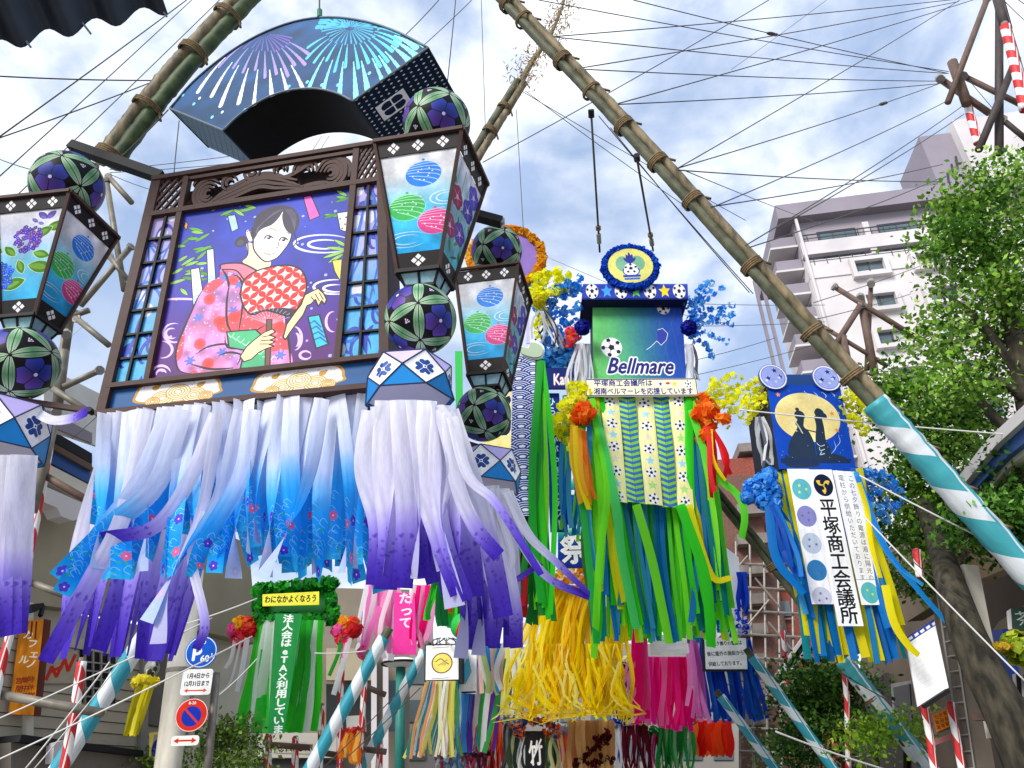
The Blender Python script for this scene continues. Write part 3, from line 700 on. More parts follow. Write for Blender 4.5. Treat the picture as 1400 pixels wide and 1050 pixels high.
# ================================================================== BAMBOO POLES
bam = mat('bamboo', (142,126,98), .55, .35, 3, bump=.25, c2=(84,78,60), stretch=(3,3,1)); bamg = mat('green_bamboo', (78,92,56), .55, .35, 5, bump=.15, c2=(40,58,36))
bamd = mat('grey_bamboo', (104,104,84), .55, .3, 5, c2=(66,70,52)); rope = mat('rope', (120,100,72), .8, .3, 30); wirem = mat('wire_dark', (74,70,70), .5); wirel = mat('wire_pale', (206,204,200), .5)
teal = stripe_mat('teal_wrap', (54,150,160), (206,212,216), .95, 1, .55); teal2 = stripe_mat('teal_wrap_fine', (44,156,176), (222,228,232), .62, 1, .55); red = stripe_mat('red_wrap', (200,28,34), (244,240,238), .5, 1, .52)
def bamboo(label, pts, r, m, group, n=3, lash=9, wrap=None, wrapmat=None, base=True, spread=1.0):
    A = [np.array(P(*p)) for p in pts]; d = A[-1]-A[0]; d = d/np.linalg.norm(d)
    if base and A[-1][2] > 0: A.append(A[-1]+(A[-1]-A[-2])*(A[-1][2]/(A[-2][2]-A[-1][2])))
    o = thing('bamboo_pole', A[-1], label, 'bamboo pole', group)
    s1 = np.cross(d, [0, 1, 0]); s1 /= np.linalg.norm(s1); s2 = np.cross(d, s1)
    rr = random.Random(len(label)); C0 = crom(A, 10) if len(A) > 2 else crom(A, 24)
    Ltot = sum(np.linalg.norm(C0[i+1]-C0[i]) for i in range(len(C0)-1))
    for k in range(n):
        a = 2*math.pi*k/n+(.6 if n > 2 else 0); off = (s1*math.cos(a)+s2*math.sin(a))*r*.55*spread if n > 1 else 0*s1
        path, rad_ = [], []
        for i in range(len(C0)-1):
            for j in range(3):
                t = j/3; q = C0[i]+(C0[i+1]-C0[i])*t+off; path.append(q); rad_.append(r*(.5 if n > 2 else (.56 if n > 1 else 1))*rr.uniform(.94,1.04)*(1.07 if (i*3+j+k*2) % 5 == 0 else 1))
        part('culm', *tube(path, rad_, 8)[:2], m if k != 1 else (bamd if m is bam else (bam if m is bamg else m)), o, smooth=True)
    for i in range(lash):
        t = (i+.7+rr.uniform(-.28,.28))/lash*len(C0); t = min(t, len(C0)-2); q = C0[int(t)]+(C0[int(t)+1]-C0[int(t)])*(t-int(t))
        mb = MB()
        for w_ in range(rr.choice((2,3,4))): V, Fc, _ = tube([q+d*(w_*.03-.045)+(s1*math.cos(a)+s2*math.sin(a))*r*1.05 for a in np.linspace(0, 2*math.pi, 13)], .016, 5, False); mb.add(V, Fc)
        V, Fc, _ = tube([q+s1*r*1.1, q+s1*r*1.7+d*.12], .02, 5); mb.add(V, Fc)
        mb.build('rope_lashing', rope, o, smooth=True)
    if wrap:
        Wp = [P(*p) for p in wrap]; Wp[-1] = Wp[-1]+(Wp[-1]-Wp[0])*.5
        V, Fc, UV = tube(crom(Wp, 16), [r*1.13*(1+.05*math.sin(i*2.1)) for i in range(len(crom(Wp, 16)))], 14); part('striped_wrap', V, Fc, wrapmat or teal, o, uv=UV, smooth=True)
    return o
G1 = 'tall bamboo poles leaning over the street'
bamboo('huge bamboo bundle slanting across the sky, teal and white wrapped at its lower end', [(660,-32,8.2),(870,190,8.5),(1190,543,8.8),(1400,778,9.0),(1500,890,9.1)], .148, bam, G1, 3, 26, [(1195,550,8.78),(1290,655,8.88),(1400,778,8.98)])
bamboo('green bamboo bundle rising from behind the fan shaped float at the upper edge', [(360,-30,7.2),(240,100,7.3),(140,228,7.4)], .19, bamg, G1, 2, 4, base=False)
bamboo('shorter bamboo mast behind the big square lantern with withered leaves at its tip', [(712,112,11),(650,212,11),(560,360,11)], .14, bam, G1, 2, 5, base=False)
bamboo('grey green bamboo bundle crossing before the brick block, striped near the ground', [(930,615,13),(1085,808,13),(1150,900,13),(1270,1052,13)], .115, bamd, G1, 3, 5, [(1152,902,13),(1210,975,13),(1272,1054,13)])
for lab, a, b, Y, r in (('wide teal and white striped pole slanting up to the utility pole', (268,760), (78,1054), 11, .118),
                      ('teal and white striped pole slanting up under the pink streamers', (525,872), (422,1054), 13, .105),
                      ('slim teal and white striped pole behind the small cartoon board', (580,890), (492,1054), 16, .1),
                      ('faded teal striped pole sloping down below the dark blue streamers', (1028,898), (1140,1052), 14, .085),
                      ('faded teal striped pole lowest under the orange streamers', (985,952), (1062,1054), 15, .08)):
    A, B = P(*a, Y), P(*b, Y); B2 = A+(B-A)*(A[2]/(A[2]-B[2]))
    o = thing('striped_pole', B2, lab, 'striped pole', 'teal and white wrapped poles')
    V, Fc, UV = tube(crom([A, (A+B2)/2, B2], 14), r, 14); part('striped_wrap', V, Fc, teal2, o, uv=UV, smooth=True)
    part('bamboo_tip', *tube([A, A+(A-B)*.08], r*.7, 10)[:2], bamd, o)
# withered leaves on the mast tip
rng = random.Random(9)
o = thing('withered_bamboo_branch', P(735, 70, 11), 'dry brown bamboo leaves still hanging on the mast tip', 'branch')
mb = MB()
tips = [(712,112),(730,80),(752,50),(765,20),(775,-10)]
part('stem', *tube([P(*t, 11) for t in tips], [.07,.06,.05,.03,.02], 7)[:2], bam, o)
for _ in range(620):
    t = rng.random(); i = min(3, int(t*4)); a = lerp(tips[i], tips[i+1], t*4-i); q = P(a[0]+rng.gauss(0, 11), a[1]+rng.gauss(0, 9), 11+rng.gauss(0, .15))
    d = np.array([rng.gauss(0,1), rng.gauss(0,1), rng.gauss(-.6,1)]); d /= np.linalg.norm(d); s = np.cross(d, [0,1,.3]); s /= np.linalg.norm(s)
    l = rng.uniform(.08, .2); mb.add([q, q+d*l*.5+s*.012, q+d*l, q+d*l*.5-s*.012], [(0,1,2,3)], col=lin(rng.choice([(160,130,90),(120,96,64),(190,160,115)])))
mb.build('dry_foliage', paper_mat('paper', trans=.55), o, col=True)['kind'] = 'stuff'

# red and white wrapped poles
for lab, pts, Y, r in (
    ('long red and white spiral pole beside the left edge scaffolding', [(74,577),(53,693),(28,815),(8,888),(-8,960)], 9.5, .062),
    ('red and white spiral pole standing under the purple streamer tips', [(112,905),(104,960),(94,1016),(86,1060)], 10, .075),
    ('red and white pole under the white half of the green float', [(368,1000),(366,1056)], 16, .085),
    ('red and white pole under the right edge of the green float', [(404,1008),(403,1056)], 16, .085),
    ('red and white pole crossing the wide striped pole end', [(440,965),(437,1056)], 15, .07),
    ('red and white pole under the pink ball flowers', [(472,872),(466,940),(464,1056)], 15, .07),
    ('red and white pole hanging under the small pink streamer tuft', [(500,896),(496,970),(490,1056)], 15, .07),
    ('short red and white pole left of the many coloured streamers', [(520,1018),(517,1056)], 16, .08),
    ('red and white finial pole among leaves over the white board', [(1253,752),(1258,790)], 10.5, .07),
    ('first of two red and white posts flanking the orange sign', [(1263,962),(1270,1000),(1278,1056)], 11, .062),
    ('second of two red and white posts flanking the orange sign', [(1299,960),(1306,1000),(1316,1056)], 11, .062),
    ('thin red and white pole right of the dark blue streamers', [(1070,862),(1080,950),(1092,1056)], 18, .07),
    ('thin red and white pole below the blue and yellow banner', [(1154,918),(1158,960),(1160,1056)], 14, .06),
    ('red and white sleeve on the slim post above the hotel roof', [(1322,140),(1330,170),(1337,196)], 13.2, .12),
    ('red and white sleeve on the thick post at the upper right corner', [(1374,36),(1388,90),(1401,150)], 12, .14)):
    A = [P(*p, Y) for p in pts]
    o = thing('red_white_pole', A[-1], lab, 'striped pole', 'red and white wrapped poles')
    r *= .78; V, Fc, UV = tube(crom(A, 8), r, 12); part('striped_wrap', V, Fc, red, o, uv=UV, smooth=True)
    part('finial' if Y == 10.5 else 'inner_pole', *tube([A[0], A[0]+(A[0]-A[-1])*.04], r*.7, 8)[:2], gm, o)

# steel poles: lattice at the left, joints at the right
def steel(name, label, segs, Y, r, m, group=None, cat='steel frame'):
    o = thing(name, P(*segs[0][1], Y), label, cat, group)
    for k, s in enumerate(segs):
        V, Fc, _ = tube([P(*s[0], Y+(s[2] if len(s) > 2 else 0)), P(*s[1], Y+(s[2] if len(s) > 2 else 0))], s[3] if len(s) > 3 else r, 10); part('tube', V, Fc, m, o, smooth=True)
        part('clamp', *tube([P(*s[0], Y+(s[2] if len(s) > 2 else 0)-.02), lerp(P(*s[0], Y), P(*s[1], Y), .03)], r*1.5, 8)[:2], greym, o)
    return o
st_g = mat('weathered_steel', (126,120,108), .5, .25, 6, metal=.2); st_d = mat('dark_timber_pole', (66,58,56), .6, .2, 6); st_b = mat('brown_pole', (104,84,74), .6, .2, 6)
steel('steel_lattice', 'grey steel tube lattice seen between the left lantern and the big float',
      [((147,240),(180,277)),((145,245),(170,397)),((180,336),(110,418)),((149,349),(173,381)),((104,435),(149,472)),((137,506),(87,529)),((64,526),(121,563)),((104,430),(122,424)),
       ((130,225),(110,330),.1,.07),((110,330),(88,480),.1,.07),((91,455),(78,560),.1,.07),((78,560),(44,700),.1,.065)], 9.2, .045, st_g)
steel('steel_rail', 'long brown steel rail running below the left crest lantern', [((30,632),(130,690))], 9.4, .05, st_b, cat='rail')
steel('steel_rail', 'grey steel rail crossing the orange sign and siding', [((-10,948),(140,975)),], 9.6, .055, st_g, cat='rail')
steel('steel_rail', 'thin steel rail passing over the shop sign top', [((30,792),(100,818)),], 9.6, .045, st_g, cat='rail')
steel('pole_joint', 'grey post crossing three dark poles where the overhead wires meet', [((1302,85),(1322,142),0,.12),((1315,103),(1410,150),.1,.07),((1351,-5),(1296,140),-.2,.075),((1284,107),(1353,155),.15,.08)], 13, .07, st_b)
steel('corner_posts', 'dark timber posts standing crossed at the upper right corner', [((1366,-5),(1366,210),0,.09),((1364,-5),(1376,40),-.1,.13),((1389,82),(1338,205),-.2,.08),((1370,163),(1405,192),0,.06)], 12.4, .07, st_d)
steel('timber_frame', 'crossed brown poles standing in front of the white hotel wall', [((1139,391),(1258,465)),((1176,405),(1196,512),.1,.085),((1191,385),(1185,506),.2,.05),((1178,415),(1140,475),0,.07),((1116,441),(1214,501),.1,.05),((1152,460),(1160,500),0,.08)], 14, .06, st_b)
for lab, a, b, Y in (('brown rail joining the poles under the green float', (365,1018),(424,1022),15.5), ('brown rail behind the teal striped pole end', (440,1029),(472,1034),15.5),
                     ('brown rail above the orange tassel lantern', (498,938),(527,950),15.5), ('thin rail right of the orange tassel lantern', (496,1024),(528,1028),15.5)):
    steel('steel_rail', lab, [(a, b)], Y, .055, st_b, cat='rail')
wf = thing('white_railing', P(1080, 900, 20), 'white and navy slanted railing edge beside the brick block', 'railing')
for k, (dy, m) in enumerate(((0, wall_w), (8, dark), (14, wall_w))):
    part('rail_strip', *bar(P(1062, 926+dy, 20), P(1100, 872+dy, 20), .12, .1), m, wf)

# black beams carrying the float
for lab, a, b, Y, wd in (('black steel beam clamped over the green bamboo above the float', (98,200),(222,243),7.0,.12), ('short black beam end beside the rear lantern', (560,270),(686,304),7.6,.1)):
    A, B = P(*a, Y), P(*b, Y)
    o = thing('steel_beam', (A+B)/2, lab, 'beam'); blk = mat('black_steel', (20,20,24), .7, .1, 4)
    part('flange', *bar(A, B, wd, .14), blk, o); e = (B-A)/np.linalg.norm(B-A); E = A if a[0] < 300 else B; part('end_cap', *bar(E-e*.02, E+e*.025, wd*.8, .1), greym, o)
    part('eye_bolt', *tube([E+e*.03, E+np.array([0,-.02,-.12])], .015, 6)[:2], greym, o)

# ================================================================== OVERHEAD WIRES
def wire(label, a, b, sag=.05, r=.0095, m=None, group='overhead guy wires'):
    A, B = P(*a), P(*b)
    o = part('guy_wire', *tube(catenary(A, B, sag), r, 5)[:2], m or wirem, None, loc=(A+B)/2, smooth=True); tag(o, label, 'wire', group); return o
k = 1.892; jn = (1200/k+660, 195/k, 13)
for i, (a, b, lab) in enumerate((
    ((180,95), (1240,0), 'dark wire from the highest rope lashing running almost level to the upper corner'),
    ((240,178), (1230,8), 'dark wire from the second rope lashing rising to the upper corner'),
    ((350,268), (1280,0), 'dark wire rising from the third lashing past the white cloud to the corner'),
    ((505,435), (1240,0), 'steep dark wire climbing from the middle lashing to the upper corner'))):
    wire(lab, (660+a[0]/k, a[1]/k, 8.3), (660+b[0]/k, b[1]/k-2, 12.5), .05)
for i, (a, b, lab) in enumerate((
    ((180,95), (1200,190), 'long wire falling gently from the highest lashing to the crossed poles'),
    ((240,178), (1190,210), 'nearly level wire from the second lashing to the crossed poles'),
    ((350,270), (1195,215), 'level wire from the third lashing to the crossed poles'),
    ((505,435), (1190,213), 'wire with a dark knot rising from the middle lashing to the crossed poles'),
    ((590,538), (1200,262), 'wire rising from the fifth lashing across the clouds to the grey post'),
    ((590,535), (1190,425), 'shallow wire from the fifth lashing towards the rooftop tower'),
    ((680,635), (1240,275), 'wire rising from the sixth lashing over the hotel roof'),
    ((760,590), (1245,295), 'second wire over the hotel roof close beside another'),
    ((690,640), (1185,460), 'low wire passing along the hotel roof edge'),
    ((505,440), (1180,470), 'flat wire crossing below the middle lashing towards the tree top'),
    ((390,0), (1205,190), 'wire from the upper edge carrying a black knot down to the crossed poles'),
    ((145,0), (1205,185), 'long wire dropping from the dry leaves to the crossed poles'))):
    wire(lab, (660+a[0]/k, a[1]/k, 8.3 if a[1] > 50 else 9), (660+b[0]/k, b[1]/k, 13), .06)
for i, (a, b, Ya, Yb, lab) in enumerate((
    ((740,0),(0,420),9,9,'thin wire crossing high behind the bamboo mast to the float'),
    ((100,235),(680,570),11,14,'thin wire sloping from the mast tip down behind the big bamboo'),
    ((110,235),(620,600),11,14,'second thin wire sloping from the mast tip'),
    ((300,300),(700,760),8.6,10,'pale guy line strung just below the big bamboo pole'),
    ((330,330),(690,757),8.6,10,'second pale guy line below the big bamboo pole'),
    ((520,440),(880,580),8.6,20,'faint wire sloping from the bamboo towards the hotel'))):
    wire(lab, (660+a[0]/k, a[1]/k, Ya), (660+b[0]/k, b[1]/k, Yb), .05, .008)
for lab, a, b, Ya, Yb, r in (
    ('wire running left from the green bamboo to the roof edge', (208,110),(-5,104),7.3,6,.009), ('lower wire sloping left from the green bamboo lashing', (208,112),(-5,190),7.3,6,.008),
    ('wire slanting from the upper edge past the roof corner', (255,0),(-5,190),8,6,.009), ('second wire slanting from the upper edge', (262,0),(-5,245),8,6,.007), ('third thin wire slanting down behind the green bamboo', (300,0),(20,270),8,7,.007),
    ('thin guy line dropping from the green bamboo to the beam', (230,150),(165,215),7.3,7,.009), ('level faint wire behind the fan float', (150,232),(340,210),8,9,.005), ('faint wire fanning out from the lashing behind the lattice', (150,236),(330,222),8,9,.005),
    ('faint wire sloping under the fan float end', (150,238),(215,262),8,9,.005), ('thin wire left of the temari ball', (-5,216),(60,236),8,8,.007),
    ('vertical wire holding the crest lantern arm', (245,165),(238,236),7,7,.007), ('wire hanging the fan float from above', (437,-5),(437,24),6.6,6.6,.012),
    ('steep wire dropping beside the fan float end', (623,0),(612,110),7.2,7.2,.008), ('vertical wire beside the tilted mast', (658,0),(664,190),9,9,.006), ('thin vertical line holding the purple disc float', (706,150),(716,322),11,11,.007),
    ('short vertical line under the mast rope', (700,145),(652,195),11,11,.005), ('thin wire passing over the fan float corner', (600,0),(552,50),7.5,7.5,.007), ('second thin wire over the fan float corner', (645,0),(570,70),7.5,7.5,.006),
    ('pale wire running level over the green hedge of decorations', (745,350),(960,440),12,15,.006),
    ('level pale wire crossing the moonlit banner', (1010,560),(1405,596),9.5,9,.010), ('white cable crossing the tree under the banner edge', (1175,650),(1405,766),9.6,9,.011), ('pale cable sloping over the white board', (1180,705),(1405,935),9.6,9,.010),
    ('thin wire over the trunk towards the corner', (1245,765),(1330,830),9.6,9.5,.008), ('thin wire crossing under the striped pole', (1150,920),(1275,990),11,11,.008), ('white cable running low across the planting', (1060,1000),(1210,1052),12,12,.014),
    ('guy wire at the far upper right corner', (1372,0),(1405,32),12,12,.01), ('second guy wire at the far upper right corner', (1390,-2),(1405,8),12,12,.01), ('guy wire running down beside the striped sleeve', (1373,5),(1402,105),12,12,.01),
    ('thin wire from the crossed poles sloping down right', (1325,110),(1372,165),13,13,.008), ('thin wire sagging before the hotel windows', (1112,414),(1260,363),10,13,.007), ('second thin wire before the hotel windows', (1118,436),(1245,402),10,13,.007),
    ('faint level wire left of the hotel wall', (945,415),(1128,417),13,13,.006), ('faint wire left of the hotel below another', (950,446),(1128,440),13,13,.006), ('faint rising wire left of the hotel balconies', (952,492),(1060,462),13,13,.006), ('lowest faint rising wire left of the hotel', (955,512),(1120,470),13,13,.006),
    ('wire sloping across the upper sky behind the big bamboo', (1130,0),(1000,95),14,14,.006),
    ('white line slanting low over the shop front', (-5,984),(290,845),9,9,.009), ('second white line slanting over the shop front', (-5,1040),(345,870),9,9,.010), ('steep white line near the wide striped pole', (34,1052),(150,905),9,9,.009), ('steep white line just beside the steep one', (46,1052),(164,907),9.1,9.1,.007),
    ('white line from the striped pole to the float corner', (236,858),(352,818),10,10,.009), ('thin pale line between the signs and the green float', (300,950),(352,900),11,11,.007), ('pale line behind the red ball flowers', (430,893),(500,890),14,14,.012),
    ('thin cable fan below the orange tassels', (440,1052),(560,930),14,14,.009), ('second thin cable fan below the orange tassels', (456,1052),(575,940),14,14,.009),
    ('thin white guy line beside the left lattice', (30,520),(60,400),10,10,.006), ('second thin white guy line through the lattice', (0,540),(120,440),10,10,.006), ('third thin guy line through the lattice', (98,600),(185,520),10,10,.006)):
    wire(lab, (*a, Ya), (*b, Yb), .02, r, wirel if ('white' in lab or 'pale' in lab) else wirem)
for lab, A_, B_, t0_ in (('black knot on the wire over the clouds', P(660+390/1.892, 0, 9), P(660+1205/1.892, 190/1.892, 13), .36), ('black knot on the rising wire', P(660+505/1.892, 435/1.892, 8.3), P(660+1190/1.892, 213/1.892, 13), .66)):
    mb = MB(); cat_ = catenary(A_, B_, .06, 200); r_ = random.Random(1)
    for j in range(5): V, Fc, _ = sphere(cat_[int(t0_*200)+j], .03+.012*r_.random(), 8, 6, (1.6,1,.8)); mb.add(V, Fc)
    o = mb.build('wire_knot', wirem, None, smooth=True); tag(o, lab, 'cable knot')
# the two hanging cables with shackles over the football float
for lab, a, b in (('first thick cable hanging the football float from the bamboo', (808,150),(820,345)), ('second thick cable hanging the football float from the bamboo', (870,212),(893,343))):
    A, B = P(*a, 9.6), P(*b, 12)
    o = thing('hanging_cable', A, lab, 'cable', 'cables of the football float'); part('cable', *tube([A, B], .02, 6)[:2], wirem, o, smooth=True)
    part('shackle', *tube([A, A+(B-A)*.05], .055, 8)[:2], dark, o); part('turnbuckle', *tube([A+(B-A)*.86, A+(B-A)*.93], .045, 8)[:2], greym, o); part('rope_knot', *tube([A+(B-A)*.8, A+(B-A)*.83], .05, 8)[:2], rope, o)

# ================================================================== TREES
def leafmesh(centres, n, size, cols, seed, name, parent):
    r = np.random.RandomState(seed); C_ = np.array([c[:3] for c in centres]); R_ = np.array([c[3] for c in centres]); wts = R_**2/np.sum(R_**2)
    # each clump is made of small tufts so that the outline is uneven and gaps stay open
    nt_ = max(6, n//44); ci = r.choice(len(C_), nt_, p=wts); d = r.normal(size=(nt_, 3)); d /= np.linalg.norm(d, axis=1)[:, None]
    tc_ = C_[ci]+d*R_[ci][:, None]*(r.rand(nt_, 1)**.45)*1.08*np.array([1, .8, .85]); tcol = r.randint(0, len(cols), nt_); tb = r.uniform(.5, 1.2, nt_)
    ti = r.randint(0, nt_, n); p = tc_[ti]+r.normal(size=(n, 3))*size*2.0*np.array([1.3, 1.3, .5])
    a = r.normal(size=(n, 3)); a /= np.linalg.norm(a, axis=1)[:, None]; b = np.cross(a, r.normal(size=(n, 3))*.6+np.array([0,0,1.2])); b /= np.linalg.norm(b, axis=1)[:, None]
    s = size*r.uniform(.6, 1.25, (n, 1)); V = np.stack([p, p+a*s*.5+b*s*.33, p+a*s, p+a*s*.5-b*s*.33], 1).reshape(-1, 3)
    cc = np.array([lin(c) for c in cols])[tcol[ti]]*(tb[ti]*r.uniform(.8, 1.2, n))[:, None]; cc = np.repeat(np.clip(cc, 0, 1), 4, 0)
    F_ = (np.arange(n)[:, None]*4+np.arange(4)[None]).tolist()
    o = part(name, V, F_, paper_mat('leaf', trans=.28, rough=.5), parent, col=cc); o['kind'] = 'stuff'; return o
bark = mat('bark', (74,68,56), .95, .4, 5, bump=1, c2=(34,32,26), stretch=(2,2,.7))
GREEN = [(118,164,48),(88,138,40),(142,186,62),(60,106,34),(104,152,50),(172,206,94)]
GREEND = [(78,128,42),(58,104,34),(104,152,52),(128,176,76),(46,88,30)]
def tree(label, trunk, limbs, clumps, Y, n, size, cols, seed, name='street_tree', cat='tree', yd=1.0):
    B = P(*trunk[0][:2], Y); o = thing(name, (B[0], B[1], max(0, B[2])), label, cat, 'street trees' if cat == 'tree' else None)
    if len(trunk) > 1: part('trunk', *tube(crom([P(t[0], t[1], Y+(t[3] if len(t) > 3 else 0)) for t in trunk], 5), np.interp(np.linspace(0, 1, (len(trunk)-1)*5+1), np.linspace(0, 1, len(trunk)), [t[2] for t in trunk]), 12)[:2], bark, o, smooth=True)
    for l in limbs:
        pts = crom([P(x, y, Y+z) for x, y, z in l[0]], 4); part('limb', *tube(pts, np.linspace(l[1], l[1]*.35, len(pts)), 8)[:2], bark, o, smooth=True)
    rr = random.Random(seed); cs = []
    for x, y, rp in clumps:
        q = P(x, y, Y+rr.uniform(-yd, yd)*.6); e = np.linalg.norm(P(x+rp, y, Y)-P(x, y, Y)); cs.append((*q, e*(.76 if cat == 'tree' else 1)))
    leafmesh(cs, n, size, cols, seed, 'crown', o); return o
tree('bright green street tree filling the right edge in front of the hotel', [(1465,1000,.3),(1440,700,.24),(1400,520,.16),(1375,400,.1)],
     [([(1430,640,0),(1350,560,.2),(1290,490,.3)],.1),([(1400,520,0),(1340,440,0),(1290,400,0)],.08),([(1385,430,0),(1345,330,0),(1320,260,0)],.07),([(1420,560,0),(1360,520,-.2),(1310,530,-.2)],.08)],
     [(1345,236,30),(1330,275,42),(1372,262,28),(1300,292,36),(1276,290,16),(1390,290,32),(1330,330,48),(1380,345,45),(1290,335,26),(1315,380,32),(1362,395,42),(1400,400,36),(1300,425,28),(1340,450,42),(1392,462,40),(1290,478,34),(1340,508,40),(1392,520,36),(1278,455,18),(1405,225,26),(1312,540,28),(1285,515,30)],
     10, 11500, .10, GREEN, 11)
tree('street tree with a thick dark leaning trunk beside the ladder column', [(1425,1090,.27,-2.6),(1380,985,.235,-2.6),(1330,885,.21,-2.4),(1300,800,.18,-2.0),(1283,745,.15,-1.2),(1262,690,.12,-.3)],
     [([(1300,800,0),(1330,740,.1),(1375,690,.2)],.12),([(1290,760,0),(1240,700,.1),(1215,640,.2)],.1),([(1285,740,0),(1290,660,0),(1265,590,0)],.1)],
     [(1212,532,26),(1250,535,30),(1290,560,40),(1235,575,34),(1330,560,26),(1310,605,38),(1262,622,36),(1350,610,26),(1232,650,22),(1290,660,34),(1332,655,22),(1240,690,30),(1205,690,22),(1280,705,32),(1226,725,28),(1262,742,24),(1200,735,14),(1300,690,24)],
     12.0, 11000, .105, GREEN+GREEN+GREEND, 12, yd=.5)
tree('darker tree crown at the right edge under the eaves', [(1480,1000,.2),(1440,800,.14)], [([(1440,800,0),(1400,720,0)],.08)],
     [(1370,705,34),(1395,660,30),(1405,740,40),(1355,740,20),(1330,715,20),(1395,615,18)], 9.8, 5500, .10, GREEND, 13)
tree('dense green tree low behind the striped bamboo end', [(1165,1090,.12),(1150,1000,.08)], [([(1160,1010,0),(1120,960,0)],.05),([(1140,990,0),(1165,940,0)],.05)],
     [(1105,915,20),(1135,930,26),(1098,960,26),(1140,968,30),(1110,1000,26),(1165,985,20),(1085,930,12),(1175,940,14),(1150,895,12)], 16, 6500, .11, GREEND, 14, 'small_tree')
tree('small yellow green shrub beside the striped bamboo end', [(1200,1090,.05),(1198,1010,.03)], [], [(1195,1000,18),(1182,1020,12),(1215,1010,10),(1235,985,12),(1252,1005,9)], 13, 1500, .09, [(140,180,40),(110,160,30),(170,200,60)], 15, 'street_shrub', 'shrub')
tree('low green planting at the very bottom right of the poles', [(1080,1090,.05),(1080,1050,.03)], [], [(1070,1020,16),(1100,1040,18),(1140,1040,16),(1060,1045,12)], 17, 1600, .1, GREEND, 16, 'street_shrub', 'shrub')
tree('light green planting behind the pole with signs', [(310,1090,.05),(308,1050,.03)], [], [(310,1000,20),(330,1020,16),(296,1030,16),(322,1045,18),(343,1012,8)], 14, 2200, .09, [(120,150,60),(90,124,44),(150,176,80)], 17, 'street_shrub', 'shrub')
tree('light green planting left of the concrete pole foot', [(205,1090,.05),(206,1060,.03)], [], [(208,1042,12),(190,1046,8),(222,1040,8)], 14, 900, .09, [(130,160,60),(96,130,44)], 18, 'street_shrub', 'shrub')
tree('fern like potted plant hanging beside the white board', [(1262,815,.03),(1265,795,.02)], [], [(1262,788,15),(1278,800,12),(1248,800,10)], 11, 900, .1, [(120,160,60),(150,180,80),(80,120,40)], 19, 'street_shrub', 'shrub')

# ================================================================== PRINTS shared by the big float
def shippo(c, cx, cy, r, col, w=4): pass
def seigaiha(c, r, line, bg, nx=0, lw=3, region=None):
    """overlapping wave scales over the whole canvas"""
    c.a[:] = bg; rows = int(c.h/(r*.5))+3
    for j in range(rows, -2, -1):
        for i in range(-1, int(c.w/(2*r))+2):
            x = i*2*r+(r if j % 2 else 0); y = j*r*.5
            for k, rr_ in enumerate((1, .8, .6, .4)):
                c.ell((x/c.w, y/c.h), r*rr_, r*rr_, line); c.ell((x/c.w, y/c.h), r*rr_-lw, r*rr_-lw, bg)
def yarnball(c, x, y, r, col, lite):
    c.ell((x, y), r*1.05, r*1.05, lite, .55); c.ell((x, y), r, r, col)
    px = r/c.w; py = r/c.h
    for k in range(-3, 4):
        pts = [(x+px*math.cos(a), y+py*(k*.26+.22*math.sin(a*1.0+k*.4)+.1*a)) for a in np.linspace(.25, math.pi-.25, 9)]
        pts = [(x+(p[0]-x)*math.sqrt(max(.02, 1-(k*.27)**2))*.98, p[1]) for p in pts]
        c.line(pts, max(2, r*.055), lite, sm=True, al=.9)
    for k in range(9):
        a = k*2.4; q = .25+.07*(k % 5+1); c.ell((x+px*q*math.cos(a), y+py*q*math.sin(a)), r*.05, r*.05, (255,255,255))
    c.ell((x, y+py*1.15), r*.09, r*.09, col)
def eddy(c, x, y, w_, h_, col, lw):
    for k in (1, .62):
        c.line([(x+w_*k*math.cos(a), y+h_*k*math.sin(a)) for a in np.linspace(.5, 5.6, 16)], lw, col, sm=True, al=.85, taper=True)
def art_balls(seed=0):
    c = Cv(420, 720); c.vgrad([(0,(60,190,240)),(.4,(110,214,246)),(.66,(214,240,252)),(.8,(252,252,255)),(1,(250,250,255))])
    n = vnoise(720, 420, 7, seed)[:, :, None]; c.a = c.a*(.86+.22*n)
    eddy(c, .84, .52, .2, .07, (245,250,255), 7); eddy(c, .36, .14, .26, .075, (245,250,255), 7); eddy(c, .16, .62, .16, .05, (225,240,255), 5)
    yarnball(c, .56, .78, 92, (70,156,232), (214,236,255)); yarnball(c, .36, .46, 92, (92,206,128), (214,250,210)); yarnball(c, .70, .29, 88, (232,104,170), (255,214,234)); return c
def art_flowers(seed=0):
    c = Cv(420, 720); c.vgrad([(0,(120,214,232)),(.5,(190,230,246)),(1,(246,242,252))]); r = random.Random(seed); n = vnoise(720, 420, 9, seed)[:, :, None]; c.a *= (.85+.24*n)
    for k in range(4): c.line([(.2+.2*k+r.uniform(-.05,.05), 0), (.25+.16*k, .4), (.2+.2*k, .95)], 4, (90,150,110), sm=True)
    for k in range(26): c.leaf((r.uniform(.1,.9), r.uniform(.02,.75)), r.uniform(.4,2.7), r.uniform(60,110), r.uniform(16,30), r.choice([(86,150,100),(110,170,110),(70,130,110),(160,170,90)]))
    for x, y, col in ((.32,.62,(176,50,110)),(.7,.66,(92,90,190)),(.62,.36,(120,90,190)),(.3,.3,(180,70,130)),(.78,.86,(110,110,210))):
        for k in range(5): a = k*2*math.pi/5+.3; c.ell((x+.085*math.cos(a), y+.05*math.sin(a)), 44, 44, col)
        c.ell((x, y), 16, 16, (240,220,240))
        for k in range(5): a = k*2*math.pi/5+.3; c.line([(x,y),(x+.13*math.cos(a), y+.075*math.sin(a))], 4, (230,200,230))
    return c
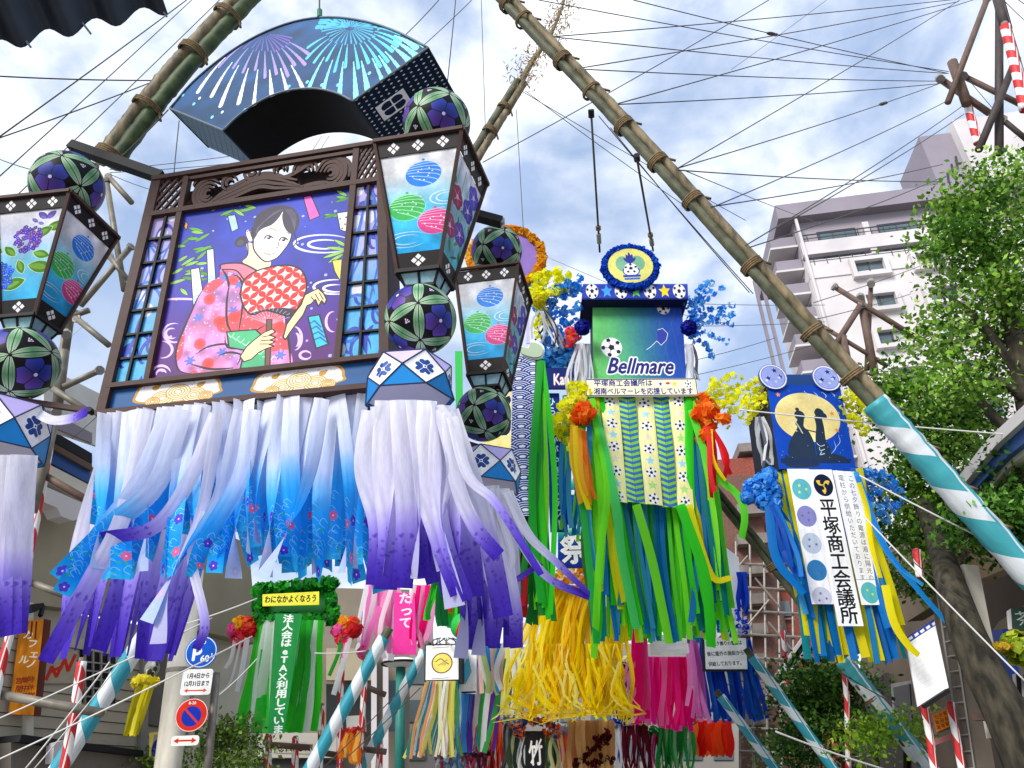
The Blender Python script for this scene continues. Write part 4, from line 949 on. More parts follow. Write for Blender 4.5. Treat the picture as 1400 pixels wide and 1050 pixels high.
def art_hydrangea():
    c = Cv(520, 720); c.vgrad([(0,(90,200,240)),(.45,(160,224,246)),(.7,(230,234,250)),(1,(252,250,255))]); n = vnoise(720, 520, 6, 3)[:, :, None]; c.a *= (.86+.22*n)
    r = random.Random(4)
    for x, y, a, l in ((.1,.7,2.6,130),(.75,.78,.2,150),(.6,.52,-.3,130),(.4,.45,-1.2,120),(.55,.38,-.2,190),(.2,.15,.3,180),(.35,.5,2.4,120),(.15,.55,2.7,140),(.6,.7,.5,140)):
        c.leaf((x,y), a, l, l*.5, (96,150,56), (60,110,40), ((220,240,200),4))
        c.leaf((x,y), a, l*.8, l*.25, (140,184,80))
    for cx, cy, rx, col in ((.5,.68,.2,(112,80,176)),(.16,.28,.2,(66,120,214))):
        for _ in range(120):
            a = r.uniform(0, 6.28); q = math.sqrt(r.random()); x, y = cx+rx*q*math.cos(a), cy+rx*.75*q*math.sin(a); cc = tuple(min(255, v*r.uniform(.75,1.3)) for v in col)
            for k in range(4): b = k*1.57+a; c.ell((x+.014*math.cos(b), y+.011*math.sin(b)), 8, 8, cc)
            c.ell((x, y), 3, 3, (235,225,250))
    for s in (-1, 1): c.leaf((.74,.9), (1.57-s*.9), 80, 44, (120,100,190), None, ((70,50,120),3)); c.leaf((.74,.9), (-1.57+s*1.9), 50, 30, (150,130,210))
    c.leaf((.62,.86), 2.5, 60, 30, (140,130,190)); c.leaf((.62,.86), -.4, 50, 28, (160,150,210)); return c
IM_BALLS, IM_FLOW, IM_HYD = art_balls().image('ball_print'), art_flowers().image('flower_print'), art_hydrangea().image('hydrangea_print')
def diamonds(n, w_=480, h_=90, wr=1.0):
    c = Cv(w_, h_, (26,18,18))
    for i in range(n):
        x = (i+.75)/(n+.5)
        for dx, dy in ((0,.22),(0,-.22),(.036,0),(-.036,0)):
            X, Y = x+dx*(480/w_)*1.15, .5+dy; c.poly([(X-.030*480/w_,Y),(X,Y+.18),(X+.030*480/w_,Y),(X,Y-.18)], (240,238,240))
    return c.image('diamond_band')
IM_D3, IM_D1 = diamonds(3), diamonds(1, 220, 90)
brownf = mat('brown_frame', (66,44,38), .6, .15, 12); blackf = mat('black_band', (18,13,13), .6, .1, 10)
PM = {}
def pm(im, trans=.25):
    if im.name not in PM: PM[im.name] = paper_mat('lit_'+im.name, im, trans=.3, rough=.4)
    return PM[im.name]

# ball pattern: leaves on the edges of an icosidodecahedron, flowers in its pentagons
def temari_image():
    g = (1+5**.5)/2; W_, H_ = 1000, 500; vs_ = []
    for a in (-1, 1): vs_ += [(0,0,a*g),(0,a*g,0),(a*g,0,0)]
    for a in (-.5,.5):
        for b in (-1,1):
            for c in (-1,1): vs_ += [(a, b*g/2, c*g*g/2),(b*g/2, c*g*g/2, a),(c*g*g/2, a, b*g/2)]
    vs_ = [(a, b, 0) for a in (-1,1) for b in (-1,1)]+[(a, 0, b) for a in (-1,1) for b in (-1,1)]+[(0, a, b) for a in (-1,1) for b in (-1,1)]
    Vv = np.array(vs_, float); Vv /= np.linalg.norm(Vv, axis=1)[:, None]
    lon = (np.arange(W_)+.5)/W_*2*math.pi; lat = (np.arange(H_)+.5)/H_*math.pi
    D = np.stack([np.sin(lat)[:, None]*np.cos(lon)[None], np.sin(lat)[:, None]*np.sin(lon)[None], np.repeat(np.cos(lat)[:, None], W_, 1)], -1)[::-1]
    A = np.zeros((H_, W_, 3)); A[:] = (14,12,18)
    dots = Vv@Vv.T; e = [(i, j) for i in range(12) for j in range(i) if dots[i, j] > .45]
    ico = [(1.,0,0),(-1,0,0),(0,1,0),(0,-1,0),(0,0,1),(0,0,-1)]
    ico = np.array(ico); ico /= np.linalg.norm(ico, axis=1)[:, None]; cp = D@ico.T; best = cp.argmax(-1); bc = cp.max(-1)
    m = bc > math.cos(.60); ang = np.zeros(bc.shape)
    for k in range(6):
        n_ = ico[k]; u = Vv[np.argmax(Vv@n_)]; u = u-n_*(u@n_); u /= np.linalg.norm(u); v = np.cross(n_, u); q = best == k
        ang[q] = np.arctan2(D[q]@v, D[q]@u)
    rr = np.arccos(np.clip(bc, -1, 1)); m = rr < .54*(.62+.38*np.abs(np.cos(ang*2+math.pi/2))); t = np.clip(rr/.62, 0, 1)
    c1 = np.array([52,74,156.]); c2 = np.array([108,76,156.]); mixf = (.5+.5*np.sin(best*2.1+ang))[..., None]
    base = c1*(1-mixf)+c2*mixf; base = base*(.8+.5*t[..., None]); A[m] = base[m]
    vein = m & (np.abs(np.sin(ang*2)) < .07/np.maximum(t, .1)*.5) & (rr < .6); A[vein] = (30,26,90)
    A[m & (rr < .05)] = (220,210,240)
    for i, j in e:
        a, b = Vv[i], Vv[j]; n_ = np.cross(a, b); n_ /= np.linalg.norm(n_); mid = (a+b)/np.linalg.norm(a+b); ax = np.cross(n_, mid); half = math.acos(a@b)/2
        near = (D@mid) > math.cos(half*1.2)
        q = D[near]; off = np.arcsin(q@n_); al = np.arctan2(q@ax, q@mid)/half; wd = .15*np.maximum(0, 1-np.abs(al)**2.2)**.8
        ins = (np.abs(off) < wd) & (np.abs(al) < .93); brd = (np.abs(off) < wd+.035) & (np.abs(al) < 1.05)
        sub_ = A[near]; sub_[brd] = (16,14,20); lf = np.array([116,160,124.])+(np.array([222,232,212.])-np.array([116,160,124.]))*(np.abs(al)[:, None])
        sub_[ins] = lf[ins]; rib_ = ins & (np.abs(off) < .011); sub_[rib_] = (40,66,46)
        sv = ins & (np.abs(np.abs(off)-.6*wd) < .005); sub_[sv] = (90,140,96); A[near] = sub_
    tri = []
    for i in range(12):
        for j in range(i):
            for k in range(j):
                if dots[i,j] > .45 and dots[j,k] > .45 and dots[i,k] > .45: tri.append((Vv[i]+Vv[j]+Vv[k]))
    for t_ in tri:
        t_ = t_/np.linalg.norm(t_); nr = (D@t_) > math.cos(.2); q = D[nr]; up = np.array([0,0,1.])-t_*t_[2]; up /= np.linalg.norm(up)+1e-9; sd_ = np.cross(up, t_)
        x, y = q@sd_, q@up; s_ = A[nr]
        for a in (-.5, 0, .5):
            dx, dy = math.sin(a), math.cos(a); al = x*dx+(y+.05)*dy; of = x*dy-(y+.05)*dx; s_[(np.abs(of) < .008+.01*(al > .1)) & (al > .01) & (al < .14)] = (226,214,232)
        A[nr] = s_
    im = bpy.data.images.new('temari_print', W_, H_, alpha=False); a = np.ones((H_, W_, 4), np.float32); a[:, :, :3] = (np.clip(A, 0, 255)/255)**1.3; im.pixels.foreach_set(a.ravel()); im.update(); return im
TEM = print_mat('temari_print', temari_image(), .5)
def temari(label, x, y, rpx, Y, rot):
    c = P(x, y, Y); r = np.linalg.norm(P(x+rpx, y, Y)-c)
    o = thing('temari_ball', c, label, 'paper ball', 'temari balls on the lantern arms'); V, Fc, UV = sphere(c, r, 40, 24, R=_rz(rot[0])@_rx(rot[1])@_ry(rot[2]))
    part('printed_shell', V, Fc, TEM, o, uv=UV, smooth=True)
    part('top_knot', *tube([c+np.array([0,0,r*.97]), c+np.array([0,0,r*1.12])], r*.05, 8)[:2], blackf, o)
    return o
TH = (.35, .55, .2)
temari('temari ball on top of the near lantern that overlaps the fan float', 597, 168, 46, 5.85, TH)
temari('temari ball hanging under the near lantern beside the painted panel', 575, 437, 49, 5.5, (.8, .5, .35))
temari('temari ball on top of the rear small lantern before the purple disc', 679, 343, 35, 8.6, (.3, .55, .1))
temari('temari ball hanging under the rear small lantern above its crest skirt', 661, 566, 38, 8.4, (.5, .35, .2))
temari('temari ball on top of the hydrangea lantern at the photo edge', 92, 254, 46, 6.9, (.1, .5, .25))
temari('temari ball hanging under the hydrangea lantern above the half seen skirt', 26, 497, 50, 6.5, (1.2, .6, .2))

def lantern(label, pos, ypr, s, b, h, front, side):
    R = _rz(rad(ypr[0]))@_rx(rad(ypr[1]))@_ry(rad(ypr[2])); C0 = np.array(pos)
    g = lambda x, y, z: C0+R@np.array([x, y, z])
    o = thing('andon_lantern', g(0,0,-h/2), label, 'lantern', 'hexagonal style andon lanterns on arms'.replace('hexagonal style ', 'four sided '))
    hw = lambda t: (b+(s-b)*t)/2      # half width at height fraction t
    def face(k, t0, t1, off, name, m, x0=-1, x1=1):
        V, UV = [], []; W1 = hw(1)
        for t, xx in ((t0, x0), (t0, x1), (t1, x1), (t1, x0)):
            e = hw(t); x = xx*e; y = -(e+off); a = k*math.pi/2; X, Y_ = x*math.cos(a)-y*math.sin(a), x*math.sin(a)+y*math.cos(a)
            V.append(g(X, Y_, (t-.5)*h)); UV.append((.5+x/(2*hw(t1))*1.0, (t-t0)/(t1-t0)))
        ctr = C0+R@np.array([0,0,0]); inn = [v+(ctr-v)*.012 for v in V]
        part(name, V+inn, [(0,1,2,3),(7,6,5,4),(0,4,5,1),(1,5,6,2),(2,6,7,3),(3,7,4,0)], m, o, uv=UV+UV)
    for k in range(4):
        face(k, .13, .87, -.012, 'print_panel', pm(front if k % 2 == 0 else side))
        face(k, .87, .985, .0, 'diamond_band', print_mat('band', IM_D3, .5) if 'b3' not in MC else MC['b3'])
        face(k, .015, .13, .0, 'diamond_band', print_mat('band', IM_D1, .5))
    for sx, sy in ((-1,-1),(1,-1),(1,1),(-1,1)):
        part('corner_post', *bar(g(sx*hw(0), sy*hw(0), -h/2), g(sx*hw(1), sy*hw(1), h/2), .034, .034, out=R@np.array([sx*.3,-1,0])), brownf, o)
    for t, wd in ((1, .036), (0, .036)):
        e = hw(t)+.012; z = (t-.5)*h
        for a, b_ in (((-e,-e),(e,-e)),((e,-e),(e,e)),((e,e),(-e,e)),((-e,e),(-e,-e))):
            part('rim', *bar(g(*a, z), g(*b_, z), wd, wd, out=R@np.array([0,0,1.])), brownf if t else blackf, o)
    # roof lid and open foot with glazed floor
    for k in (0, math.pi/2): part('top_brace', *bar(g(-hw(1)*math.cos(k), -hw(1)*math.sin(k), h/2), g(hw(1)*math.cos(k), hw(1)*math.sin(k), h/2), .04, .03, out=R@np.array([0,0,1.])), blackf, o)
    e0, e1, zb = hw(0)*.98, hw(0)*.72, -h/2-.16*h*.6
    for k in range(4):
        a = k*math.pi/2; q = []
        for e_, z in ((e1, zb), (e0, -h/2)):
            for x in ((-e_, e_) if e_ is e1 else (e_, -e_)): q.append(g(x*math.cos(a)+e_*math.sin(a), x*math.sin(a)-e_*math.cos(a), z))
        part('foot_panel', *prism(q, (C0-q[0])*.02), mat('foot_glass', (150,190,205), .2, .25, 9), o)
        part('foot_post', *bar(q[0], q[3], .02, .02), blackf, o)
        part('foot_bar', *bar((q[0]+q[1])/2, (q[2]+q[3])/2, .022, .02), blackf, o)
        part('foot_rail', *bar(q[0], q[1], .03, .02), blackf, o)
    part('spindle', *tube([g(0,0,zb-.05), g(0,0,h/2+.1)], .018, 8)[:2], blackf, o)
    return o
lantern('near lantern with blue, green and pink balls printed beside the painted woman', (-0.706, 5.572, 6.495), (-12.62, 6.33, 4.8), .85, .384, 1.291, IM_BALLS, IM_FLOW)
lantern('smaller rear lantern with ball print hanging before the wave banner', (-.23, 8.369, 7.009), (-10.95, -2.65, 3.18), .85, .43, 1.492, IM_BALLS, IM_FLOW)
lantern('lantern with purple hydrangea print cut by the photo edge', (-4.96, 6.522, 6.884), (-6.55, 4.49, 2.01), .85, .383, 1.337, IM_HYD, IM_BALLS)
for lab, a, b, Y in (('brown arm reaching from the lattice to the hydrangea lantern skirt', (18,546),(124,562),6.6), ('brown arm under the rear temari ball', (626,602),(674,617),8.4)):
    o = thing('lantern_arm', P(*a, Y), lab, 'arm', 'lantern arms'); part('arm_bar', *bar(P(*a, Y), P(*b, Y), .05, .05), brownf, o); part('bolt', *tube([P(*b, Y)+np.array([0,-.04,0]), P(*b, Y)+np.array([0,.04,0])], .03, 8)[:2], blackf, o)

# ================================================================== THE BIG SQUARE FLOAT
MP = Plane(330, 400, 6.0, -5)
bf = thing('square_lantern_float', MP.at(330, 566), 'big brown framed float painted with a woman in pink kimono holding a fan', 'festival float')
def fbar(name, a, b, wpx, n=0, dp=.05, par=None, m=None, pl=None):
    pl = pl or MP; A, B = np.array(a, float), np.array(b, float); d = (B-A)/np.linalg.norm(B-A); nn = np.array([-d[1], d[0]])*wpx/2
    q = [A-nn, B-nn, B+nn, A+nn]; return part(name, *prism([pl.at(*p, n+dp/2) for p in q], -pl.N*dp), m or brownf, par or bf)
Q = lambda q, s, t: tuple(np.array(q[0])*(1-s)*(1-t)+np.array(q[1])*s*(1-t)+np.array(q[2])*s*t+np.array(q[3])*(1-s)*t)   # TL TR BR BL
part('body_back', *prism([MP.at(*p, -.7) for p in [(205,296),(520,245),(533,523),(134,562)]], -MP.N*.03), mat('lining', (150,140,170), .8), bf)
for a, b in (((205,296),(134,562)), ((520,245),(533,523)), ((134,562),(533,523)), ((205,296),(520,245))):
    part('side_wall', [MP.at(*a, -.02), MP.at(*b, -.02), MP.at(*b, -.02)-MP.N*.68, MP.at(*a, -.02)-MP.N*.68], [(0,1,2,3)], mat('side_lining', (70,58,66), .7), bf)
fbar('post', (214,242), (136,564), 12, 0, .09); fbar('post', (254.5,240), (199,520), 7, .004, .08); fbar('post', (487,202), (460,492), 8, .004, .08); fbar('post', (521,192), (525,524), 13, 0, .09)
fbar('beam', (207,243), (527,191), 5, .008, .1); fbar('beam', (203,292), (520,243), 6, .012, .07); fbar('beam', (144,527), (530,484), 6, .012, .07); fbar('beam', (129,564), (534,523), 7, .008, .1)
# painted sheet
pq = [(251,291),(484,251),(462,490),(198,519)]; bb_ = bbox(MP, pq); c = Cv(1050, 1220); c.ink = 1.45; c.vgrad([(0,(104,44,124)),(.2,(100,50,142)),(.45,(66,64,160)),(.75,(66,84,184)),(1,(60,76,172))]); c.on(MP, *bb_)
n_ = vnoise(1220, 1050, 10, 2)[:, :, None]; c.a *= (.88+.2*n_)
X3 = lambda pts: T(pts, 120, 180, 2.625); X8 = lambda pts: T(pts, 280, 230, 5.25); W1_ = (238,236,250); BK = (34,28,44)
rr = random.Random(6)
for _ in range(70): x, y = rr.uniform(230, 930), rr.uniform(230, 860); c.ell(X3([(x,y)])[0], *(rr.uniform(3, 11),)*2, (196,206,240), .85)
for cx, cy, rx, ry, a0, a1 in ((845,400,105,32,.4,5.9),(850,402,60,16,.5,5.8),(890,555,80,26,1.2,5.2),(890,560,45,13,1.2,5.2),(310,720,40,34,1.2,5.4),(300,722,22,18,1,5.4),(265,780,36,30,-1.8,1.6),(262,868,34,30,.2,3.4),(262,868,18,15,.2,3.4),(740,740,26,42,-1.6,1.6),(745,745,12,24,-1.6,1.6),(880,680,26,36,1.4,4.9),(330,608,80,10,.1,3.1),(780,800,20,14,0,6.2)):
    c.line(X3([(cx+rx*math.cos(a), cy-ry*math.sin(a)) for a in np.linspace(a0, a1, 16)]), 15, W1_ if cy < 600 else (222,196,236), sm=True, al=.85, taper=True)
for x, y, a, l in [(350+rr.uniform(-10,60), 330+k*13, rr.uniform(-.6,.9)+(math.pi if k % 3 == 0 else 0), rr.uniform(45,75)) for k in range(17)]+[(480,290,-.5,70),(500,280,-.2,80),(530,285,.1,70),(470,300,.4,60),(440,285,.7,60),(520,275,-.7,60),(560,262,-.4,50)]+[(945,240,2.8,60),(945,232,3.4,60),(930,228,2.5,50),(905,300,2.9,60),(895,290,3.5,50),(925,420,2.9,70),(925,425,3.4,80),(930,410,2.5,60),(918,435,3.7,60)]+[(345,480,.3,50),(335,520,-.3,50),(330,560,-.8,44),(345,500,0,60),(320,465,.6,40)]:
    c.leaf(X3([(x,y)])[0], a, l*1.7, 20, rr.choice([(120,186,80),(80,150,60),(160,206,110)]), (50,100,40), (BK,2))
for q, col in (([(425,422),(450,418),(458,540),(448,556),(430,548)],(228,240,250)),([(368,492),(398,486),(412,580),(396,620),(378,642)],(238,242,250)),([(772,232),(800,226),(832,300),(795,316)],(224,120,190)),([(500,300),(528,296),(540,345),(515,358)],(190,216,236)),([(893,290),(935,284),(935,360),(905,350)],(236,240,240)),([(875,460),(912,455),(905,535),(885,500)],(214,204,120)),([(350,318),(358,330),(352,352),(344,340)],(240,170,60))):
    c.poly(X3(q), col); c.line(X3(q+[q[0]]), 4, BK)
for x, y in ((905,310),(922,330),(912,345),(926,305)): c.ell(X3([(x,y)])[0], 6, 8, (110,130,110))
for k in range(3): c.line(X3([(430,520+k*9),(455,515+k*9)]), 6, (90,190,236)); c.line(X3([(376,590+k*10),(400,585+k*10)]), 6, (90,190,236))
# kimono
kim = X3([(478,488),(530,472),(575,478),(605,505),(640,520),(700,560),(712,640),(712,700),(722,770),(726,838),(600,846),(545,850),(380,866),(330,858),(314,820),(318,770),(345,700),(372,640),(398,585),(430,540),(470,520)])
m = c.mask(kim, sm=True); mot = vnoise(1220, 1050, 26, 5); m2 = vnoise(1220, 1050, 13, 8)[:, :, None]
base = np.array([232,150,190.])*(1-m2)+np.array([196,150,214.])*m2; base = base*(.78+.4*mot[:, :, None]); red_ = vnoise(1220, 1050, 8, 21); base[red_ > .66] = base[red_ > .66]*.3+np.array([226,72,70])*.7; c.a[m] = base[m]
for _ in range(330):
    x, y = rr.uniform(315, 725), rr.uniform(480, 860); p = c.pt(X3([(x,y)])[0]).astype(int)
    if 0 <= p[1] < c.h and 0 <= p[0] < c.w and m[p[1], p[0]]: c.ell(X3([(x,y)])[0], 4, 4, (246,220,236), .8)
for x, y in ((490,520),(540,545),(395,665),(480,790),(365,820),(520,640),(690,800),(530,500),(600,820)):
    for k in range(6): a = k*math.pi/3; c.leaf(X3([(x,y)])[0], a, 34, 15, (110,130,214))
for x, y in ((520,530),(435,600),(470,680),(400,760),(430,830),(690,700),(525,660)):
    for k in range(7): a = k*.9; c.ell(X3([(x+10*math.cos(a), y+10*math.sin(a))])[0], 20, 20, (228,70,64), .5)
for q in ([(478,488),(498,520),(505,560)],[(512,510),(540,520),(556,560),(552,640),(540,715)],[(512,520),(498,600),(498,680),(516,722)],[(430,540),(398,585),(372,640),(345,700),(318,770),(314,820),(330,858),(380,868)],[(490,716),(498,770),(555,778),(552,800),(535,835)],[(380,800),(430,770),(490,760),(500,772)],[(360,830),(440,850),(520,846)],[(600,505),(560,560),(556,610)],[(640,690),(590,720),(560,760)],[(700,560),(712,700),(722,770),(726,838)],[(575,478),(605,505),(625,515)],[(470,800),(510,790),(560,800)]):
    c.line(X3(q), 9, BK, sm=True, taper=True)
# obi
ob = X3([(497,716),(600,708),(625,730),(640,770),(640,842),(546,848),(556,800),(560,782),(505,772)]); c.poly(ob, (84,176,130))
for k in range(9): c.line(X3([(500+k*18,722+k*12),(512+k*18,736+k*10),(524+k*18,722+k*10)]), 5, (190,230,200))
c.line(ob+[ob[0]], 6, BK)
# neck, ear, face, hair
c.poly(X3([(573,395),(640,430),(655,475),(622,500),(585,486),(553,462),(572,440)]), (250,226,196), sm=True); c.line(X3([(573,395),(572,440),(550,464)]), 5, BK, sm=True)
c.poly(X3([(474,490),(480,474),(545,470),(600,492),(590,520),(560,530),(530,505)]), (240,140,160)); c.line(X3([(474,490),(480,474),(545,470),(590,488),(620,508)]), 7, BK, sm=True); c.line(X3([(480,492),(530,496),(560,530)]), 6, BK, sm=True)
face = X8([(345,505),(380,450),(420,425),(500,400),(555,370),(600,430),(625,450),(618,490),(600,535),(560,590),(520,635),(470,660),(432,665),(395,640),(362,600),(345,560)])
c.poly(X8([(400,450),(470,385),(530,345),(556,300),(575,400),(612,452)]), (253,249,244)); c.poly(face, (253,249,244), sm=True); c.line(face[6:]+[face[0]], 6, BK, sm=True)
hair = X8([(342,420),(365,345),(420,295),(490,268),(560,262),(630,280),(672,330),(678,380),(662,430),(630,470),(585,445),(560,395),(552,340),(558,305),(530,350),(480,400),(420,425),(385,450),(362,490),(345,505),(325,470)])
c.poly(X8([(296,445),(318,440),(340,470),(340,510),(318,520),(300,490)]), (252,240,228), sm=True); c.line(X8([(300,450),(318,444),(330,470)]), 4, BK, sm=True)
c.ell(X8([(260,522)])[0], 40, 42, (70,66,84)); c.ell(X8([(252,530)])[0], 20, 22, (96,92,112)); c.poly(hair, (74,70,88), sm=True)
for k in range(9): c.line(X8([(560-k*6,290+k*3),(500-k*10,310+k*9),(430-k*8,370+k*9),(370,430+k*6)]), 3, (112,108,128), sm=True)
for k in range(5): c.line(X8([(575+k*10,290),(610+k*10,340),(640,420+k*5)]), 3, (112,108,128), sm=True)
c.poly(X8([(330,425),(345,418),(350,500),(335,510)]), (60,56,72))
for ex, ey in ((456,494),(562,508)):
    c.ell(X8([(ex,ey)])[0], 22, 15, (250,250,250)); c.ell(X8([(ex+2,ey)])[0], 11, 13, (52,44,56)); c.ell(X8([(ex-2,ey-5)])[0], 4, 4, (240,240,250))
    c.line(X8([(ex-30,ey+6),(ex-18,ey-12),(ex+6,ey-14),(ex+30,ey)]), 6, BK, sm=True)
c.line(X8([(450,435),(480,428),(510,445)]), 5, (120,100,100), sm=True); c.line(X8([(565,462),(590,458),(605,468)]), 5, (120,100,100), sm=True)
c.line(X8([(530,520),(522,560),(508,566)]), 5, (60,50,60), sm=True); c.line(X8([(425,604),(455,614),(500,606)]), 6, (170,80,70), sm=True); c.line(X8([(445,626),(475,624)]), 3, (200,170,160))
c.line(X8([(640,460),(655,520),(630,560)]), 4, BK, sm=True)
# right arm and hand, fan, left hand
arm = X3([(700,735),(712,690),(740,650),(765,618),(776,585),(800,572),(826,560),(845,578),(856,600),(848,618),(838,604),(826,626),(816,600),(800,616),(786,622),(772,655),(745,690),(722,722),(708,745)])
c.poly(arm, (250,222,176)); c.line(arm+[arm[0]], 6, BK)
for q in ([(800,590),(812,606)],[(815,580),(830,606)],[(830,576),(844,600)]): c.line(X3(q), 4, BK)
fan = X3([(545,580),(560,530),(600,500),(660,482),(720,478),(765,495),(784,540),(775,590),(745,640),(720,660),(640,640),(590,655),(560,630)])
m = c.mask(fan, sm=True); tmp = c.a.copy(); c.a[m] = (250,246,244); cell = 92.; yy, xx = np.mgrid[0:c.h, 0:c.w]; u_, v_ = (xx/cell), ((yy-xx*.08)/cell)
fp, fm_ = u_+v_, u_-v_; dd = lambda q_: np.abs(q_-np.round(q_)); P_ = (dd(fp) < .27*np.abs(np.sin(math.pi*fm_))**.9) | (dd(fm_) < .27*np.abs(np.sin(math.pi*fp))**.9)
c.a[m & P_] = (222,60,62)
dark_ = m & (yy < c.pt(X3([(660,632)])[0])[1]-((xx-c.pt(X3([(660,632)])[0])[0])**2)*.0012); c.a[dark_] = (64,52,76)
for k in range(13): a = rad(30+k*10); c.line(X3([(650,690),(650+95*math.cos(a), 690-62*math.sin(a))]), 3, (200,190,214))
c.line(fan+[fan[0]], 7, BK, sm=True)
hd = X3([(640,672),(660,672),(652,842),(634,842)]); c.poly(hd, (124,84,76)); c.line(hd+[hd[0]], 4, BK)
hand = X3([(545,805),(568,770),(600,742),(632,718),(662,706),(672,716),(650,728),(674,736),(652,746),(672,752),(650,762),(668,768),(640,776),(612,790),(585,815),(558,824)]); c.poly(hand, (250,222,176)); c.line(hand+[hand[0]], 5, BK)
for q in ([(625,735),(660,728)],[(620,748),(660,745)],[(615,760),(655,760)]): c.line(X3(q), 4, BK)
tag_ = X3([(788,662),(830,655),(862,760),(818,776)]); c.poly(tag_, (70,190,220))
for k in range(4): c.line(X3([(792+k*7,690+k*18),(812+k*7,676+k*20),(836+k*7,700+k*18)]), 9, (30,110,170))
c.line(tag_+[tag_[0]], 6, BK)
sheet('painting', MP, pq, print_mat('woman_painting', c.image('woman_painting'), .5), bf, -.01, .02)
# window grids of both sides
def shoji(q, cols, seed, n0):
    c = Cv(300, 900).on(MP, *bbox(MP, q)); c.vgrad([(0,(96,196,232)),(.35,(110,190,235)),(.55,(190,200,240)),(1,(206,190,236))]); r = random.Random(seed)
    mp_ = c.map; c.map = None
    for k in range(15):
        y = r.random(); x = r.random(); col = (44,84,190) if y < .6 else (84,74,186)
        if r.random() < .5: c.leaf((x, y), r.uniform(0, 6.28), r.uniform(110, 220), r.uniform(34, 66), col)
        else: c.line([(x+.3*math.cos(a)*k_, y+.1*math.sin(a)*k_) for a, k_ in zip(np.linspace(0, 4.6, 12), np.linspace(1, .4, 12))], 26, col, sm=True, taper=True)
    for k in range(8): c.ell((r.random(), r.random()), 44, 36, (240,240,252))
    for k in range(5): c.line([(0, r.random()),(.5, r.random()),(1, r.random())], 16, (60,130,215), sm=True)
    c.map = mp_
    sheet('window_print', MP, q, pm(c.image('shoji_print%d' % seed), .2), bf, -.01, .01)
    for i in range(1, 7): fbar('muntin', Q(q, 0, i/7), Q(q, 1, i/7), 2.6, .004, .03, m=blackf)
    for s in (.5,): fbar('muntin', Q(q, s, 0), Q(q, s, 1), 3.0, .008, .03, m=blackf)
shoji([(204,295),(250,289),(198,518),(147,524)], 2, 1, 0); shoji([(488,250),(520,246),(520,484),(462,490)], 2, 5, 0)
# lower blue band with gold clouds
q = [(141,531),(532,488),(534,521),(132,561)]; c = Cv(1600, 190, (38,96,146)).on(MP, *bbox(MP, q))
X4 = lambda pts: T(pts, 180, 470, 4.0); GO = (190,150,62)
def medal(x0, x1, y0, dy):
    out = X4([(x0,y0+80),(x0+6,y0+30),(x0+70,y0-2),(x0+240,y0-20-dy*.3),(x1-60,y0-60+dy*.1),(x1,y0-40),(x1+4,y0),(x1-24,y0+44),(x1-60,y0+60),(x0+10,y0+130)])
    return out
for x0, x1, ya, yb in ((16,486,218,182),(662,1162,158,118)):
    L_ = x1-x0; out = [(x0+4, ya+105),(x0-2, ya+60),(x0+24, ya+18),(x0+80, ya-6),(x0+L_*.5,(ya+yb)/2-14),(x1-70, yb-8),(x1-10, yb+8),(x1+2, yb+50),(x1-12, yb+84),(x0+L_*.5,(ya+yb)/2+116)]
    c.poly(X4(out), GO, sm=True); mid_ = np.mean(out, 0); inn = [(mid_[0]+(p[0]-mid_[0])*.93, mid_[1]+(p[1]-mid_[1])*.88) for p in out]; c.poly(X4(inn), (238,234,238), sm=True)
    for k, (fx, fy, r0) in enumerate(((.32,.98,64),(.68,.90,64),(.5,.66,66),(.2,1.15,40),(.82,1.0,40))):
        px_, py_ = x0+L_*fx, ya+(yb-ya)*fx+100*fy*.9
        for rr_ in (1, .78, .56, .34): c.ell(X4([(px_,py_)])[0], r0*rr_*1.05, r0*rr_*.85, GO); c.ell(X4([(px_,py_)])[0], r0*rr_*1.05-6, r0*rr_*.85-6, (246,238,214))
    for k in range(16): c.ell(X4([(x0+L_*rr.uniform(.1,.9), ya+(yb-ya)*.5+rr.uniform(0,44))])[0], 4, 4, (200,180,140))
    for fx in (.24, .76): 
        pxy = X4([(x0+L_*fx, ya+(yb-ya)*fx+30)])[0]; c.ell(pxy, 20, 18, GO); c.leaf(pxy, .6, 34, 20, GO)
sheet('lower_band', MP, q, print_mat('gold_cloud_band', c.image('gold_cloud_band'), .5), bf, -.01, .02)
# carved top: lattice corners and wave scroll in openwork
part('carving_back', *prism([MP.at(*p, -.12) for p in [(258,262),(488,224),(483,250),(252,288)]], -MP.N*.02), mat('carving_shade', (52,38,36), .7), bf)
for q in ([(217,243),(256,238),(251,287),(205,294)], [(491,199),(518,195),(519,243),(485,249)]):
    for k in range(-4, 5):
        for sgn in (1, -1):
            pts = []
            for t in (0, 1):
                s = k/4+t*1.0 if sgn > 0 else k/4+(1-t)*1.0
                pts.append((s, t))
            (s0, t0), (s1, t1) = pts
            cl = lambda s, t, S, T_: (s, t) if 0 <= s <= 1 else ((0, t+(T_-t)*(0-s)/(S-s)) if s < 0 else (1, t+(T_-t)*(1-s)/(S-s)))
            a, b = cl(s0, t0, s1, t1), cl(s1, t1, s0, t0)
            if max(s0, s1) <= 0.02 or min(s0, s1) >= .98: continue
            fbar('lattice_bar', Q(q, *a), Q(q, *b), 2.6, .0 if sgn > 0 else .012, .03)
cq = [(259,240),(486,204),(483,249),(253,288)]
